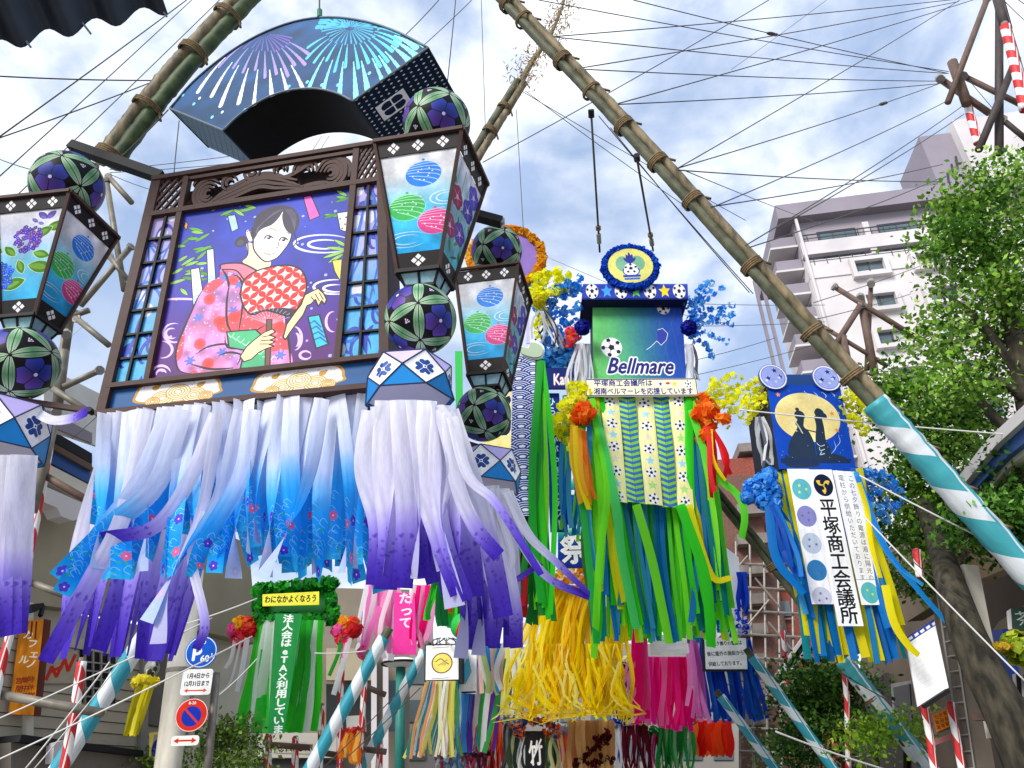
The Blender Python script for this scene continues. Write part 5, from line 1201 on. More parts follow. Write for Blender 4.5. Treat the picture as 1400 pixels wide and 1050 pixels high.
def scroll(pts, w0, n):
    """curved carved rib, pts in (0..5, 0..1) up"""
    c_ = crom([np.array(p, float) for p in pts], 6); Lf, Rt = [], []
    for i, p in enumerate(c_):
        g_ = c_[min(i+1, len(c_)-1)]-c_[max(i-1, 0)]; g_ = g_/(np.linalg.norm(g_)+1e-9); nn = np.array([-g_[1], g_[0]]); w_ = w0*(.35+.65*math.sin(math.pi*(i+.5)/len(c_)))
        Lf.append(p+nn*w_/2); Rt.append(p-nn*w_/2)
    pts3 = [MP.at(*Q(cq, min(1, max(0, p[0]/5)), min(1, max(0, 1-p[1]))), n) for p in Lf+Rt[::-1]]
    part('carved_scroll', *prism(pts3, -MP.N*.04), brownf, bf)
def arcp(cx, cy, r, a0, a1, ry=1): return [(cx+r*math.cos(rad(a)), cy+r*ry*math.sin(rad(a))) for a in np.linspace(a0, a1, 7)]
kk = 0
for p_, w_ in ([(arcp(.62,.4,r_, 40, 320), .075) for r_ in (.1,.2,.31,.42)]+[([(.3+.1*k,.05+.0*k),(1.2,.12+.1*k),(2.1,.34+.12*k),(2.7,.22+.13*k),(3.6-.1*k,.08+.05*k)], .075) for k in range(4)]
    +[(arcp(1.25,.62,r_, 20, 250), .07) for r_ in (.1,.22)]+[(arcp(1.9,.86,r_, 150, 350), .07) for r_ in (.12,.24)]+[(arcp(2.75,.78,r_, -20, 210), .07) for r_ in (.1,.2)]+[(arcp(3.5,.6,r_, -10, 190), .075) for r_ in (.12,.24,.36)]
    +[(arcp(4.3,.42,r_, -120, 170), .08) for r_ in (.1,.21,.33,.45)]+[([(3.2,.1),(3.9,.16),(4.7,.05)], .08),([(.2,.92),(1.0,.84),(1.6,.94)], .08),([(2.1,.6),(3.0,.52),(3.9,.9),(4.7,.9)], .08),([(.15,.7),(.3,.9),(.8,.9)], .08),([(4.1,.95),(4.5,.85),(4.85,.6),(4.85,.2)], .09),([(1.2,.3),(1.9,.56),(2.5,.62),(3.3,.36)], .08)]):
    scroll(p_, w_*1.45, .002+.003*(kk % 7)); kk += 1
fbar('carving_rim', (259,284), (484,247), 4, .02, .04); fbar('carving_rim', (259,243), (487,206), 4, .02, .04)

# streamers of the big float
def ribbon_print(name, stops, dots, seed):
    c = Cv(96, 900); c.vgrad(stops); r = random.Random(seed)
    if dots == 'flower':
        for k in range(9): x, y = r.random(), r.uniform(.02, .36); c.line([(x,y),(x+.3,y+.02),(x+.1,y+.05),(x-.2,y+.03)], 3, (170,232,250), sm=True)
        for k in range(6): x, y = r.random(), r.uniform(.01,.26); c.line([(x-.2,y),(x,y+.02),(x+.25,y+.01)], 5, (110,214,246), sm=True, al=.8)
        for k in range(3): c.leaf((r.random(), r.uniform(.02,.28)), r.uniform(0,6), 30, 14, (70,190,170))
        for k in range(1+seed % 2):
            x, y = r.uniform(.2,.8), r.uniform(.04,.33); col = r.choice([(230,110,190),(110,90,210),(240,130,170)])
            for a in range(5): c.ell((x+.16*math.cos(a*1.257), y+.018*math.sin(a*1.257)), 12, 12, col)
            c.ell((x,y), 5, 5, (250,230,250))
    elif dots == 'dots':
        for k in range(26): c.ell((r.random(), r.uniform(0,.3)), 8, 8, (80,50,165), .3)
    n = vnoise(900, 96, 5, seed)[:, :, None]; c.a *= (.94+.08*n); return c.image(name)
BK_ = (206,208,234)
blu = [paper_mat('blue_fade_paper.%d' % k, ribbon_print('blue_fade%d' % k, [(0,(70,196,240)),(.12,(30,166,246)),(.34+.06*k,(70,186,252)),(.58+.05*k,(214,226,252)),(1,(244,244,253))], 'flower', k), trans=.35, back=BK_) for k in range(3)]
pur = [paper_mat('purple_fade_paper.%d' % k, ribbon_print('purple_fade%d' % k, [(0,(88,60,188)),(.13,(118,92,212)),(.31,(182,168,240)),(.48,(236,233,252)),(1,(248,247,254))], 'dots', k+5), trans=.35, back=BK_) for k in range(2)]
def hangp(parent, top, bot, n, wd, mats, seed, **k):
    r = random.Random(seed)
    for i in range(n):
        s0, s1 = i/n, (i+1)/n
        hang(parent, (lerp(top[0], top[1], s0), lerp(top[0], top[1], s1)), (lerp(bot[0], bot[1], s0), lerp(bot[0], bot[1], s1)), 1, wd, None, mats[r.randrange(len(mats))], seed=seed*100+i, **k)
hangp(bf, ((150,560,6.45),(330,545,6.5)), ((72,902,6.5),(240,905,6.6)), 15, .135, pur, 3, lj=.03, xj=5, bow=-14, wig=4, yj=.08, tws=1.0, seg=16)
hangp(bf, ((134,566,6.15),(505,530,6.15)), ((110,720,6.2),(500,780,6.2)), 12, .15, [blu[2]], 31, lj=.06, xj=5, bow=-4, wig=3, yj=.04, tws=.5, seg=14)
hangp(bf, ((300,550,6.4),(520,530,6.5)), ((330,770,6.5),(545,812,6.5)), 13, .16, blu, 4, lj=.04, xj=10, bow=-6, wig=5, yj=.1, tws=1.2, seg=16)
hangp(bf, ((133,566,5.95),(500,531,5.95)), ((108,800,5.9),(488,800,5.95)), 27, .128, blu, 5, lj=.08, xj=18, bow=-12, wig=4, yj=.12, tws=1.8, curl=.08, seg=16)
# hand placed ones the wind has lifted
for pts, wd, mt, tw_ in (([(296,566),(262,650),(212,720),(140,735)], .12, pur[0], (0,1.0)), ([(330,562),(300,680),(250,760),(200,850)], .14, blu[1], (.3,2.4)), ([(250,560),(215,660),(150,720),(78,790)], .16, blu[0], (.1,.7)),
                         ([(232,562),(190,660),(130,740),(84,812)], .15, blu[0], (0,.5)), ([(440,545),(425,640),(395,720),(358,790)], .13, blu[2], (.1,2.6)), ([(345,560),(330,650),(280,740),(262,790)], .14, blu[1], (0,.8)), ([(300,560),(275,700),(230,800),(216,880)], .12, pur[1], (.4,2.8)),
                         ([(280,700),(262,760),(280,850),(268,888)], .07, pur[0], (0,.4)), ([(200,560),(170,700),(120,800),(62,905)], .13, pur[0], (0,.6))):
    ribbon('streamer', bf, [P(x, y, 5.82) for x, y in pts], wd, mt, None, tw_, .15, 18)

# ================================================================== CREST RINGS with purple skirts
cr = Cv(256, 256, (250,250,252))
for k in range(4):
    a = k*math.pi/2; ux, uy = math.cos(a), math.sin(a)
    for s in (-1, 1): cr.ell((.5+.19*ux-s*.075*uy, .5+.19*uy+s*.075*ux), 34, 25, (58,88,150), ang=a+s*.35)
    cr.line([(.5+.05*ux,.5+.05*uy),(.5+.3*ux,.5+.3*uy)], 5, (240,244,252))
for a in (.785, 2.356, 3.927, 5.498): cr.line([(.5,.5),(.5+.2*math.cos(a),.5+.2*math.sin(a))], 5, (58,88,150))
cr.ell((.5,.5), 15, 15, (240,240,250)); cr.ell((.5,.5), 9, 9, (58,88,150)); CREST = print_mat('crest_print', cr.image('crest_print'), .4)
navyl = mat('navy_edge', (44,54,84), .5); lilac = mat('lilac_paper', (190,176,232), .6, .06, 5); blue_t = mat('blue_triangle', (24,136,214), .5, .08, 5)
def crest_ring(label, cx, cy, Y, Rpx, hpx, rot):
    c0 = P(cx, cy, Y); R = np.linalg.norm(P(cx+Rpx, cy, Y)-c0); hh = np.linalg.norm(P(cx, cy-hpx, Y)-c0)
    o = thing('crest_skirt', c0, label, 'paper skirt', 'crest rings with purple skirts under the balls')
    md = [c0+R*np.array([math.cos(rot+k*math.pi/3), math.sin(rot+k*math.pi/3), 0]) for k in range(6)]
    tp = [c0+np.array([.93*R*math.cos(rot+(k+.5)*math.pi/3), .93*R*math.sin(rot+(k+.5)*math.pi/3), hh]) for k in range(6)]
    bt = [c0+np.array([1.0*R*math.cos(rot+(k+.5)*math.pi/3), 1.0*R*math.sin(rot+(k+.5)*math.pi/3), -hh]) for k in range(6)]
    for k in range(6):
        a, b, t, u = md[k], md[(k+1) % 6], tp[k], bt[k]; inn = lambda p: p+(c0-p)*.03
        part('crest_panel', [a, u, b, t, inn(a), inn(u), inn(b), inn(t)], [(0,1,2,3),(7,6,5,4),(0,4,5,1),(1,5,6,2),(2,6,7,3),(3,7,4,0)], CREST, o, uv=[(0,0),(1,0),(1,1),(0,1)]*2)
        v = md[k]; tl, tr = tp[k-1], tp[k]; bl_, br_ = bt[k-1], bt[k]
        part('upper_triangle', *prism([v, tr, tl], (c0-v)*.03), lilac, o); part('lower_triangle', *prism([v, bl_, br_], (c0-v)*.03), blue_t, o)
        for p, q_ in ((a, t), (t, b), (a, u), (u, b), (tl, tr), (bl_, br_)): part('edge_strip', *tube([p, q_], .007, 5)[:2], navyl, o)
    part('floor_plate', *prism([p+(c0-p)*.04+np.array([0,0,hh*.12]) for p in bt], (0,0,.01)), mat('pale_lilac', (226,222,244), .7), o); part('top_plate', *prism([p+(c0-p)*.04-np.array([0,0,hh*.1]) for p in tp], (0,0,.01)), mat('pale_lilac', (226,222,244), .7), o)
    return o, bt, R
r1, bt, R1 = crest_ring('nearest crest ring whose purple fading skirt hangs beside the big float', 561, 527, 5.45, 60, 23, rad(-90-2))
r2, bt2, R2 = crest_ring('crest ring with purple skirt under the smaller rear lantern', 662, 648, 8.4, 50, 22, rad(-62))
r3, bt3, R3_ = crest_ring('crest ring at the photo edge with a white and violet skirt', 2, 592, 6.5, 60, 28, rad(-105))
# near skirt: back ring then front, blown to the right
hangp(r1, ((506,566,5.35),(620,562,5.35)), ((512,780,5.7),(700,850,5.8)), 8, .16, pur, 11, lj=.05, xj=6, bow=6, wig=4, yj=.1, tws=.7, seg=16)
for pts, wd, mt, tw_ in (([(510,562),(500,640),(520,720),(516,800)], .17, pur[0], (0,.2)), ([(528,548),(524,640),(533,730),(527,806)], .17, pur[1], (0,.3)), ([(547,547),(552,640),(556,720),(550,804)], .16, pur[0], (.1,.4)), ([(566,547),(575,650),(572,720),(558,790)], .14, pur[1], (.3,2.8)),
                         ([(584,548),(580,660),(602,740),(628,812)], .15, pur[0], (0,.4)), ([(600,556),(596,650),(610,740),(640,820)], .12, pur[1], (.2,.7)), ([(612,564),(625,660),(650,720),(682,760)], .12, pur[0], (.3,.3)), ([(618,570),(640,650),(680,690),(740,786)], .09, pur[1], (.2,.9)),
                         ([(594,552),(602,640),(596,720),(610,778)], .14, pur[0], (1.2,3.0)), ([(606,560),(620,640),(604,720),(622,830)], .15, pur[0], (.3,2.9))):
    ribbon('streamer', r1, [P(x, y, 5.13+.1*k) for k, (x, y) in enumerate(pts)], wd, mt, None, tw_, .15, 18)
hangp(r1, ((512,556,5.16),(612,554,5.16)), ((512,790,5.5),(640,800,5.5)), 9, .13, pur, 18, lj=.08, xj=8, bow=6, wig=4, yj=.04, tws=1.4, seg=16)
hangp(r2, ((630,672,8.15),(700,672,8.15)), ((636,890,8.5),(708,885,8.6)), 7, .16, pur, 12, lj=.03, xj=4, bow=3, wig=4, yj=.1, tws=.9, seg=16)
for pts, wd, mt, tw_ in (([(640,668),(632,740),(636,820),(630,900)], .16, pur[0], (.4,2.9)), ([(656,664),(650,740),(658,820),(654,896)], .17, pur[1], (.2,2.7)), ([(672,664),(676,740),(680,820),(672,884)], .17, pur[0], (0,.3)), ([(688,668),(690,750),(704,830),(706,886)], .15, pur[1], (.1,.4)),
                         ([(694,672),(722,730),(762,770),(806,812)], .15, pur[0], (.6,1.1)), ([(690,670),(712,740),(750,790),(806,816)], .10, pur[0], (.2,.5)), ([(680,690),(700,760),(690,800),(740,770)], .08, pur[1], (0,.6)), ([(664,740),(668,790),(686,830),(706,862)], .08, pur[1], (0,.6))):
    ribbon('streamer', r2, [P(x, y, 7.98+.12*k) for k, (x, y) in enumerate(pts)], wd, mt, None, tw_, .15, 18)
hangp(r2, ((634,668,8.0),(694,668,8.0)), ((636,860,8.3),(704,870,8.4)), 6, .15, pur, 19, lj=.05, xj=5, bow=3, wig=4, yj=.05, tws=1.2, seg=16)
hangp(r3, ((-40,622,6.12),(38,622,6.12)), ((-30,880,6.5),(22,872,6.6)), 8, .17, pur, 13, lj=.04, xj=4, bow=5, wig=3, yj=.1, tws=.6, seg=16)
ribbon('streamer', r3, [P(44,560,6.4),P(70,574,6.4),P(98,572,6.4),P(120,562,6.3)], .1, pur[0], None, (.1,.2), .1, 12)
o = thing('blue_tag', P(577,582,5.3), 'tiny blue tag clipped on the near skirt', 'tag'); part('tag_sheet', *prism([P(x, y, 5.3) for x, y in [(573,576),(580,575),(580,589),(574,590)]], (0,.005,0)), blue_t, o); part('clip', *tube([P(577,560,5.3), P(577,577,5.3)], .004, 5)[:2], dark, o)

# ================================================================== FAN SHAPED FLOAT
FA = Plane(430, 90, 6.5, -20)
fo = thing('fan_float', FA.at(430, 120), 'blue folding fan shaped float printed with fireworks hanging over the painted panel', 'festival float')
outer = crom([(232,148),(262,113),(305,77),(352,48),(402,29),(450,23),(500,29),(545,44),(585,65)], 4); inner = crom([(305,178),(322,161),(345,144),(372,130),(402,122),(432,121),(460,127),(482,138)], 4)
ext = -FA.N*.78
q = [tuple(p) for p in outer]+[tuple(p) for p in inner[::-1]]; bbf = bbox(FA, q); c = Cv(1400, 640, (38,88,130)).on(FA, *bbf)
n_ = vnoise(640, 1400, 12, 9)[:, :, None]; c.a *= (.8+.36*n_)
def burst(cx, cy, R, n, cols, a0, a1, droop):
    q_ = random.Random(int(cx))
    for ring in range(3):
        for i in range(n):
            a = a0+(a1-a0)*(i+.5*(ring % 2)+q_.uniform(-.15,.15))/n; r0, r1_ = R*(.06+.26*ring), R*(.34+.34*ring)*q_.uniform(.85,1.05); col = cols[ring]
            f = lambda r: (cx+r*math.cos(a)*(1-.1*r/R), cy+r*math.sin(a)*.55+droop*(r/R)**2.2)
            if ring and abs(f(r1_)[0]-cx) > 62 and (f(r1_)[0]-cx)*(420-cx) > 0: continue
            pts = [f(r) for r in np.linspace(r0, r1_, 7)]
            for k in range(6): c.line([pts[k], pts[k+1]], (4+ring*4.5)*(.45+.3*k), col, al=1)
            c.ell(pts[-1], (4+ring*4.5)*.98, (4+ring*4.5)*.98, col)
            if ring == 2 and i % 2: c.ell((pts[-1][0]+2, pts[-1][1]+9), 8, 8, col)
burst(362, 46, 118, 15, [(130,110,190),(176,160,220),(240,244,252)], .1, 3.5, 40); burst(478, 38, 112, 17, [(90,180,206),(110,206,224),(160,236,240)], -.25, 3.5, 36); burst(478, 38, 50, 12, [(90,180,206)]*3, 3.3, 6.1, 3)
for x, y in ((265,142),(290,160),(318,168),(335,150),(420,112),(440,116),(462,116),(530,95),(505,100),(250,130),(395,118)): c.ell((x,y), 9, 9, (150,220,235))
V, Fc = prism([FA.at(*p) for p in q], -FA.N*.02); uvq = [FA.uv(*p) for p in q]; UV = [((a-bbf[0])/(bbf[2]-bbf[0]), (b-bbf[1])/(bbf[3]-bbf[1])) for a, b in uvq]*2
part('front_face', V, Fc, print_mat('fireworks_print', c.image('fireworks_print'), .55), fo, uv=UV)
blackc = mat('black_cloth', (14,14,20), .85, .1, 4); greyr = mat('grey_piping', (112,122,132), .5)
part('back_face', [FA.at(*p)+ext for p in q], [list(range(len(q)))], blackc, fo)
def strip(name, line, m):
    V = [FA.at(*p)-FA.N*.02 for p in line]+[FA.at(*p)+ext for p in line]; n = len(line); return part(name, V, [(i, i+1, n+i+1, n+i) for i in range(n-1)], m, fo)
strip('outer_rim', outer, mat('navy_cloth', (36,66,96), .7, .1, 4)); strip('under_face', inner, blackc)
c = Cv(500, 420, (18,40,70))
for j in range(12):
    for i in range(13): c.ell(((i+.5*(j % 2)+.3)/13, (j+.5)/12), 6, 7, (220,228,236))
c.poly([(.30,.14),(.62,.14),(.62,.56),(.30,.56)], (20,30,60)); c.poly([(.315,.16),(.605,.16),(.605,.54),(.315,.54)], (240,240,246))
for k in range(4):
    a = k*math.pi/2+.785
    c.ell((.46+.07*math.cos(a), .35+.085*math.sin(a)), 34, 34, (26,44,80))
c.ell((.46,.35), 10, 10, (240,240,246))
for k in range(4): a = k*math.pi/2; c.line([(.46,.35),(.46+.1*math.cos(a),.35+.13*math.sin(a))], 7, (240,240,246))
e0, e1 = FA.at(585,65), FA.at(482,138); part('dotted_end', [e1, e0, e0+ext, e1+ext], [(0,1,2,3)], print_mat('dotted_crest_end', c.image('dotted_crest_end'), .6), fo, uv=[(0,0),(0,1),(1,1),(1,0)])
c = Cv(300, 300, (92,124,146))
for k in range(-10, 12): c.line([(k/10,0),(k/10+.6,1)], 5, (180,200,214), al=.7); c.line([(k/10+.6,0),(k/10,1)], 4, (60,86,110), al=.8)
e0, e1 = FA.at(232,148), FA.at(305,178); part('lattice_end', [e0, e1, e1+ext, e0+ext], [(0,1,2,3)], print_mat('lattice_end', c.image('lattice_end'), .6), fo, uv=[(0,0),(1,0),(1,1),(0,1)])
for ln in (outer, inner): part('piping', *tube([FA.at(*p, .012) for p in ln], .013, 6)[:2], greyr, fo, smooth=True)
for a, b in (((232,148),(305,178)), ((585,65),(482,138))): part('piping', *tube([FA.at(*a, .012), FA.at(*b, .012)], .013, 6)[:2], greyr, fo)
for p in ((585,65),(482,138),(232,148),(305,178)): part('edge_rod', *tube([FA.at(*p), FA.at(*p)+ext], .013, 6)[:2], mat('dark_piping', (30,40,54), .5), fo)
part('hanging_knot', *tube([P(437,24,6.5), P(437,14,6.5)], .035, 8)[:2], mat('green_cord', (50,110,80), .6), fo)
for x in (415, 425): part('thin_cord', *tube([FA.at(x, 155)+ext*.5, MP.at(x+2, 222, -.05)], .004, 5)[:2], greym, fo)

# ================================================================== SOCCER FLOAT (middle)
PAPER = paper_mat('paper', trans=.55)
SB2 = None
FOIL = mat('foil', (200,200,205), .2)
GRN, LIM, BLU, TEA, YEL, WHT, PNK, MAG, ORG, RED, NVY, SKY, PUR = (60,222,40), (140,250,50), (10,126,214), (10,140,150), (255,236,20), (250,250,252), (255,140,210), (255,10,140), (250,130,30), (232,30,40), (16,60,190), (70,170,240), (110,70,190)
SB = Plane(870, 460, 12, 0)
sf = thing('soccer_float', SB.at(870, 540), 'green and blue boxed float with soccer balls and script lettering above lime streamers', 'festival float')
def soccer(c, x, y, r, ang=0):
    c.ell((x,y), r*1.08, r*1.08, (220,220,230)); c.ell((x,y), r, r, (246,246,248)); 
    def pent(px_, py_, rr_, a0): c.poly([(px_+rr_*math.cos(a0+k*1.2566)/c.w, py_+rr_*math.sin(a0+k*1.2566)/c.h) for k in range(5)], (48,44,60))
    m = c.map; 
    if m: x, y = m(x, y); c.map = None
    pent(x, y, r*.34, ang+1.57)
    for k in range(5): a = ang+1.57+k*1.2566+.628*2; pent(x+r*.82*math.cos(a)/c.w, y+r*.82*math.sin(a)/c.h, r*.24, a+3.14); c.line([(x+.34*r*math.cos(a)/c.w, y+.34*r*math.sin(a)/c.h),(x+.7*r*math.cos(a)/c.w, y+.7*r*math.sin(a)/c.h)], max(1.5, r*.06), (150,150,160))
    c.map = m
def star(c, x, y, r, col):
    m = c.map
    if m: x, y = m(x, y); c.map = None
    c.poly([(x+(r if k % 2 == 0 else r*.45)*math.cos(1.5708+k*math.pi/5)/c.w, y+(r if k % 2 == 0 else r*.45)*math.sin(1.5708+k*math.pi/5)/c.h) for k in range(10)], col); c.map = m
navy = mat('navy_board', (28,44,100), .6, .1, 3); navyd = mat('navy_under', (14,20,66), .7)
q = [(797,388),(940,388),(941,409),(795,409)]; c = Cv(1000, 160, (60,80,170)).on(SB, *bbox(SB, q)); c.line([(797,408),(941,408)], 10, (30,40,110)); c.line([(797,389),(941,389)], 8, (90,110,190))
for i, x in enumerate((809.5,829.5,849,869,888.5,908.5,928.5)):
    if i % 2 == 0: soccer(c, x, 398, 54, i)
    else: star(c, x, 398, 56, [(90,170,240),(130,210,90),(246,214,50)][i//2])
sheet('header_front', SB, q, print_mat('header_print', c.image('header_print')), sf, 0, .02)
V, Fc = prism([SB.at(*p, -.021) for p in q], -SB.N*1.0); part('header_box', V, Fc, navyd, sf)
SB2 = Plane(0, 0, 1, 0, O=SB.O-SB.N*.3); bq = [(810,400),(931,400),(939,522),(811,522)]; c = Cv(900, 900, (120,190,120)).on(SB2, *bbox(SB2, bq)); xs = np.linspace(0, 1, 900)
for k in range(3): c.a[:, :, k] = np.interp(xs, [0,.25,.55,.8,1], [[126,110,70,54,58][i] if k == 0 else ([200,186,130,96,92][i] if k == 1 else [120,130,150,176,180][i]) for i in range(5)])[None]
for k in range(-3, 8):
    for s in (-1, 1): c.line([(814+k*16,409),(814+k*16+s*26,519)], 2.5, (96,160,120), al=.5)
for y in (430,455,480,505): c.line([(811,y),(860,y)], 2, (96,160,120), al=.5)
soccer(c, 836, 475, 88, .3); soccer(c, 907, 422, 54, 1)
pen = [(906,470),(912,468),(913,454),(906,449),(898,452),(896,462)]
c.poly([(899,451),(906,449),(913,456),(911,465),(904,472),(898,466)], (74,84,170)); c.line([(899,451),(906,449),(913,456),(911,465),(904,472),(898,466),(890,474),(884,478)], 5, (226,236,240))
c.text('Bellmare', 829, 510, 205, (52,54,124), shear=.3, bold=5, outline=((236,238,246), 17), to=(919, 511))
SB_ = SB; sheet('front_panel', SB2, bq, print_mat('soccer_panel', c.image('soccer_panel')), sf, 0, .02)
V, Fc = prism([SB.at(*p, -.321) for p in bq], -SB.N*.7); part('box_body', V, Fc, navyd, sf)
cq_ = [(800,518),(952,517),(955,541),(801,542)]; SB3 = Plane(0, 0, 1, 0, O=SB.O+SB.N*.17); c = Cv(1300, 210, (240,234,206)).on(SB3, *bbox(SB3, cq_)); 
for a, b in (((801,519),(952,518)),((801,541),(954,540)),((801,519),(802,541)),((951,518),(954,541))): c.line([a, b], 10, (60,70,120))
c.text('平塚商工会議所は', 812, 527.5, 66, (40,52,130), bold=2, to=(892, 527)); c.text('湘南ベルマーレを応援しています', 812, 538.5, 66, (40,52,130), bold=2, to=(948, 538))
soccer(c, 941, 525, 36); star(c, 922, 525, 30, (240,214,60)); c.ell((913,524), 24, 12, (210,60,50)); star(c, 903, 525, 24, (70,90,180))
sheet('support_card', SB3, cq_, print_mat('support_card', c.image('support_card')), sf, 0, .03)
# crest disc with ruffle
c = Cv(400, 400, (226,220,130)); c.ell((.5,.5), 196, 196, (222,218,140)); c.ell((.34,.56), 66, 88, (120,176,160), .8); c.ell((.66,.56), 66, 88, (120,176,160), .8)
c.ell((.5,.34), 76, 60, (60,84,170)); c.ell((.5,.34), 66, 50, (236,236,240)); c.line([(.32,.2),(.68,.2)], 26, (60,90,180)); c.line([(.34,.12),(.66,.12)], 22, (90,120,200)); soccer(c, .5, .42, 56)
for x, y in ((.36,.74),(.43,.84),(.5,.9),(.57,.84),(.64,.74)): c.leaf((.5,.56), math.atan2((y-.56), (x-.5)), 400*math.hypot(y-.56, x-.5), 30, (66,70,150))
cc_ = SB.at(862, 363, .1); R_ = np.linalg.norm(SB.at(893, 363, .1)-cc_); an = np.linspace(0, 2*math.pi, 36, endpoint=False)
V, Fc = prism([cc_+R_*(SB.U*math.cos(a)+SB.V*math.sin(a)*.95) for a in an], -SB.N*.06); part('crest_disc', V, Fc, print_mat('crest_disc_print', c.image('crest_disc_print')), sf, uv=[(.5+.5*math.cos(a), .5+.5*math.sin(a)) for a in an]*2)
mb = MB(); r_ = random.Random(3)
for a in np.linspace(0, 2*math.pi, 54): petals(mb, cc_+R_*1.14*(SB.U*math.cos(a)+SB.V*math.sin(a)*.95)-SB.N*.05, .065, 26, .045, [(20,90,220),(30,110,235),(14,60,180)], r_)
mb.build('petal_ruffle', PAPER, sf, col=True)
for x in (797, 942):
    mb = MB(); petals(mb, SB.at(x, 448, .05), .15, 420, .03, [(16,24,160),(24,40,190),(10,14,110)], r_, shell=.5); mb.build('pompom', PAPER, sf, col=True)
# printed strips
def strip_print(kind, seed):
    c = Cv(150, 1000, (246,242,186)); r = random.Random(seed)
    if kind == 'ball':
        for k in range(9):
            y = .05+k*.11
            if (k+seed) % 2 == 0: soccer(c, .5, y, 44, r.random())
            else: star(c, .5, y, 44, r.choice([(190,230,150),(180,220,240),(240,226,214)]))
    else:
        c.a[:] = (70,130,190)
        for k in range(22): y = k/20-.05; c.poly([(0,y),(.5,y-.03),(.5,y-.006),(0,y+.024)], (170,216,90)); c.poly([(1,y),(.5,y-.03),(.5,y-.006),(1,y+.024)], (150,206,84))
        c.line([(.5,0),(.5,1)], 4, (60,110,170))
    return c
tx = [820,845,868,893,914,938]; bx = [836,859,883,907,928,950]; by = [684,687,690,692,694,697]
for i in range(5):
    A = [SB.at(tx[i], 541, .02), SB.at(tx[i+1], 541, .02)]; B = [SB.at(bx[i]-1, by[i], .14), SB.at(bx[i+1]-1, by[i+1], .14)]; V, UV = [], []
    for j in range(13):
        t = j/12; w_ = SB.N*(.05*math.sin(t*5+i*1.9)); L_, R__ = A[0]+(B[0]-A[0])*t+w_, A[1]+(B[1]-A[1])*t+w_*.5
        V += [L_, (L_+R__)/2+SB.N*.03, R__]; UV += [(0,1-t),(.5,1-t),(1,1-t)]
    Fc = [(a*3+b, a*3+3+b, a*3+4+b, a*3+1+b) for a in range(12) for b in (0,1)]
    part('printed_strip', V, Fc, paper_mat('strip_print_%d' % i, strip_print('ball' if i % 2 == 0 else 'chev', i).image('strip_print_%d' % i), trans=.15), sf, uv=UV, smooth=True)
SG_ = [GRN, LIM, LIM, LIM, GRN, BLU, SKY, YEL, TEA, (100,230,60), (170,250,80)]
hang(sf, ((806,541,12.0),(823,541,12.0)), ((812,800,12.1),(880,870,12.1)), 20, .1, pick(SG_), PAPER, xj=7, bow=8, seed=41, seg=12)
hang(sf, ((936,541,12.0),(953,541,12.0)), ((945,860,12.1),(1000,845,12.1)), 19, .1, pick(SG_), PAPER, xj=8, bow=8, seed=42, seg=12)
hang(sf, ((818,560,12.3),(950,560,12.3)), ((822,880,12.4),(992,880,12.4)), 112, .075, pick(SG_), PAPER, xj=14, bow=10, yj=.3, seed=43, lj=.05, seg=12)
hang(sf, ((812,600,12.6),(950,600,12.6)), ((815,850,12.7),(990,868,12.7)), 26, .1, pick([GRN, TEA, BLU, (90,140,60), WHT]), PAPER, xj=16, bow=12, yj=.2, seed=44, lj=.06, seg=10)
for pts, col, wd in (([(945,560),(972,640),(1008,676),(1018,705),(1014,736)], (110,240,60), .12), ([(942,690),(956,740),(975,790),(1000,790)], YEL, .11), ([(812,560),(840,680),(850,760),(870,860)], (90,230,120), .15), ([(800,560),(790,640),(800,720),(816,880)], (50,190,80), .12), ([(870,690),(890,760),(905,830),(915,880)], LIM, .14), ([(930,690),(962,780),(970,840),(972,885)], GRN, .16), ([(808,545),(830,660),(820,760),(812,900)], LIM, .12)):
    ribbon('streamer', sf, [P(x, y, 11.8) for x, y in pts], wd, PAPER, flat(col), (0, .6), .15, 16)
hang(sf, ((790,470,12.2),(806,470,12.2)), ((778,545,12.2),(806,548,12.2)), 16, .05, pick([WHT, (220,220,226), (150,150,160)]), PAPER, xj=5, bow=5, seed=45, seg=6)
hang(sf, ((936,470,12.2),(946,470,12.2)), ((938,520,12.2),(956,522,12.2)), 10, .05, pick([WHT, (220,220,226), (120,120,140)]), PAPER, xj=4, bow=4, seed=46, seg=6)
hang(sf, ((936,585,12.8),(952,585,12.8)), ((940,760,12.8),(975,850,12.8)), 6, .1, pick([WHT, (236,240,246)]), PAPER, seed=47, seg=8)

def flower_spray(parent, ends, Y, size, cols, seed, dens=16, npx=7, stem=None):
    """wire arcs carrying paper blossoms; ends = list of (x0,y0,x1,y1)"""
    r = random.Random(seed); mb = MB(); st = MB()
    for x0, y0, x1, y1 in ends:
        n = max(3, int(math.hypot(x1-x0, y1-y0)/npx)); mx_, my_ = (x0+x1)/2+(y1-y0)*.12, (y0+y1)/2-(abs(x1-x0))*.14; pts = crom([P(x0,y0,Y),P(mx_,my_,Y+r.uniform(-.2,.2)),P(x1,y1,Y+r.uniform(-.4,.4))], 4)
        V, Fc, _ = tube(pts, .006, 4); st.add(V, Fc)
        for i in range(n+1):
            t = i/n*(len(pts)-1.001); p = pts[int(t)]+(pts[int(t)+1]-pts[int(t)])*(t-int(t)); petals(mb, p+np.array([r.gauss(0,1),r.gauss(0,1),r.gauss(0,1)])*size*.4, size, dens, size*.6, cols, r)
    mb.build('blossoms', PAPER, parent, col=True)['kind'] = 'stuff'; st.build('spray_wire', stem or mat('spray_wire', (190,190,196), .4), parent)
YS, OS, BS = [(250,250,0),(244,240,20),(255,252,80)], [(255,120,20),(250,90,20),(255,150,40)], [(70,170,246),(40,140,236),(120,200,252)]
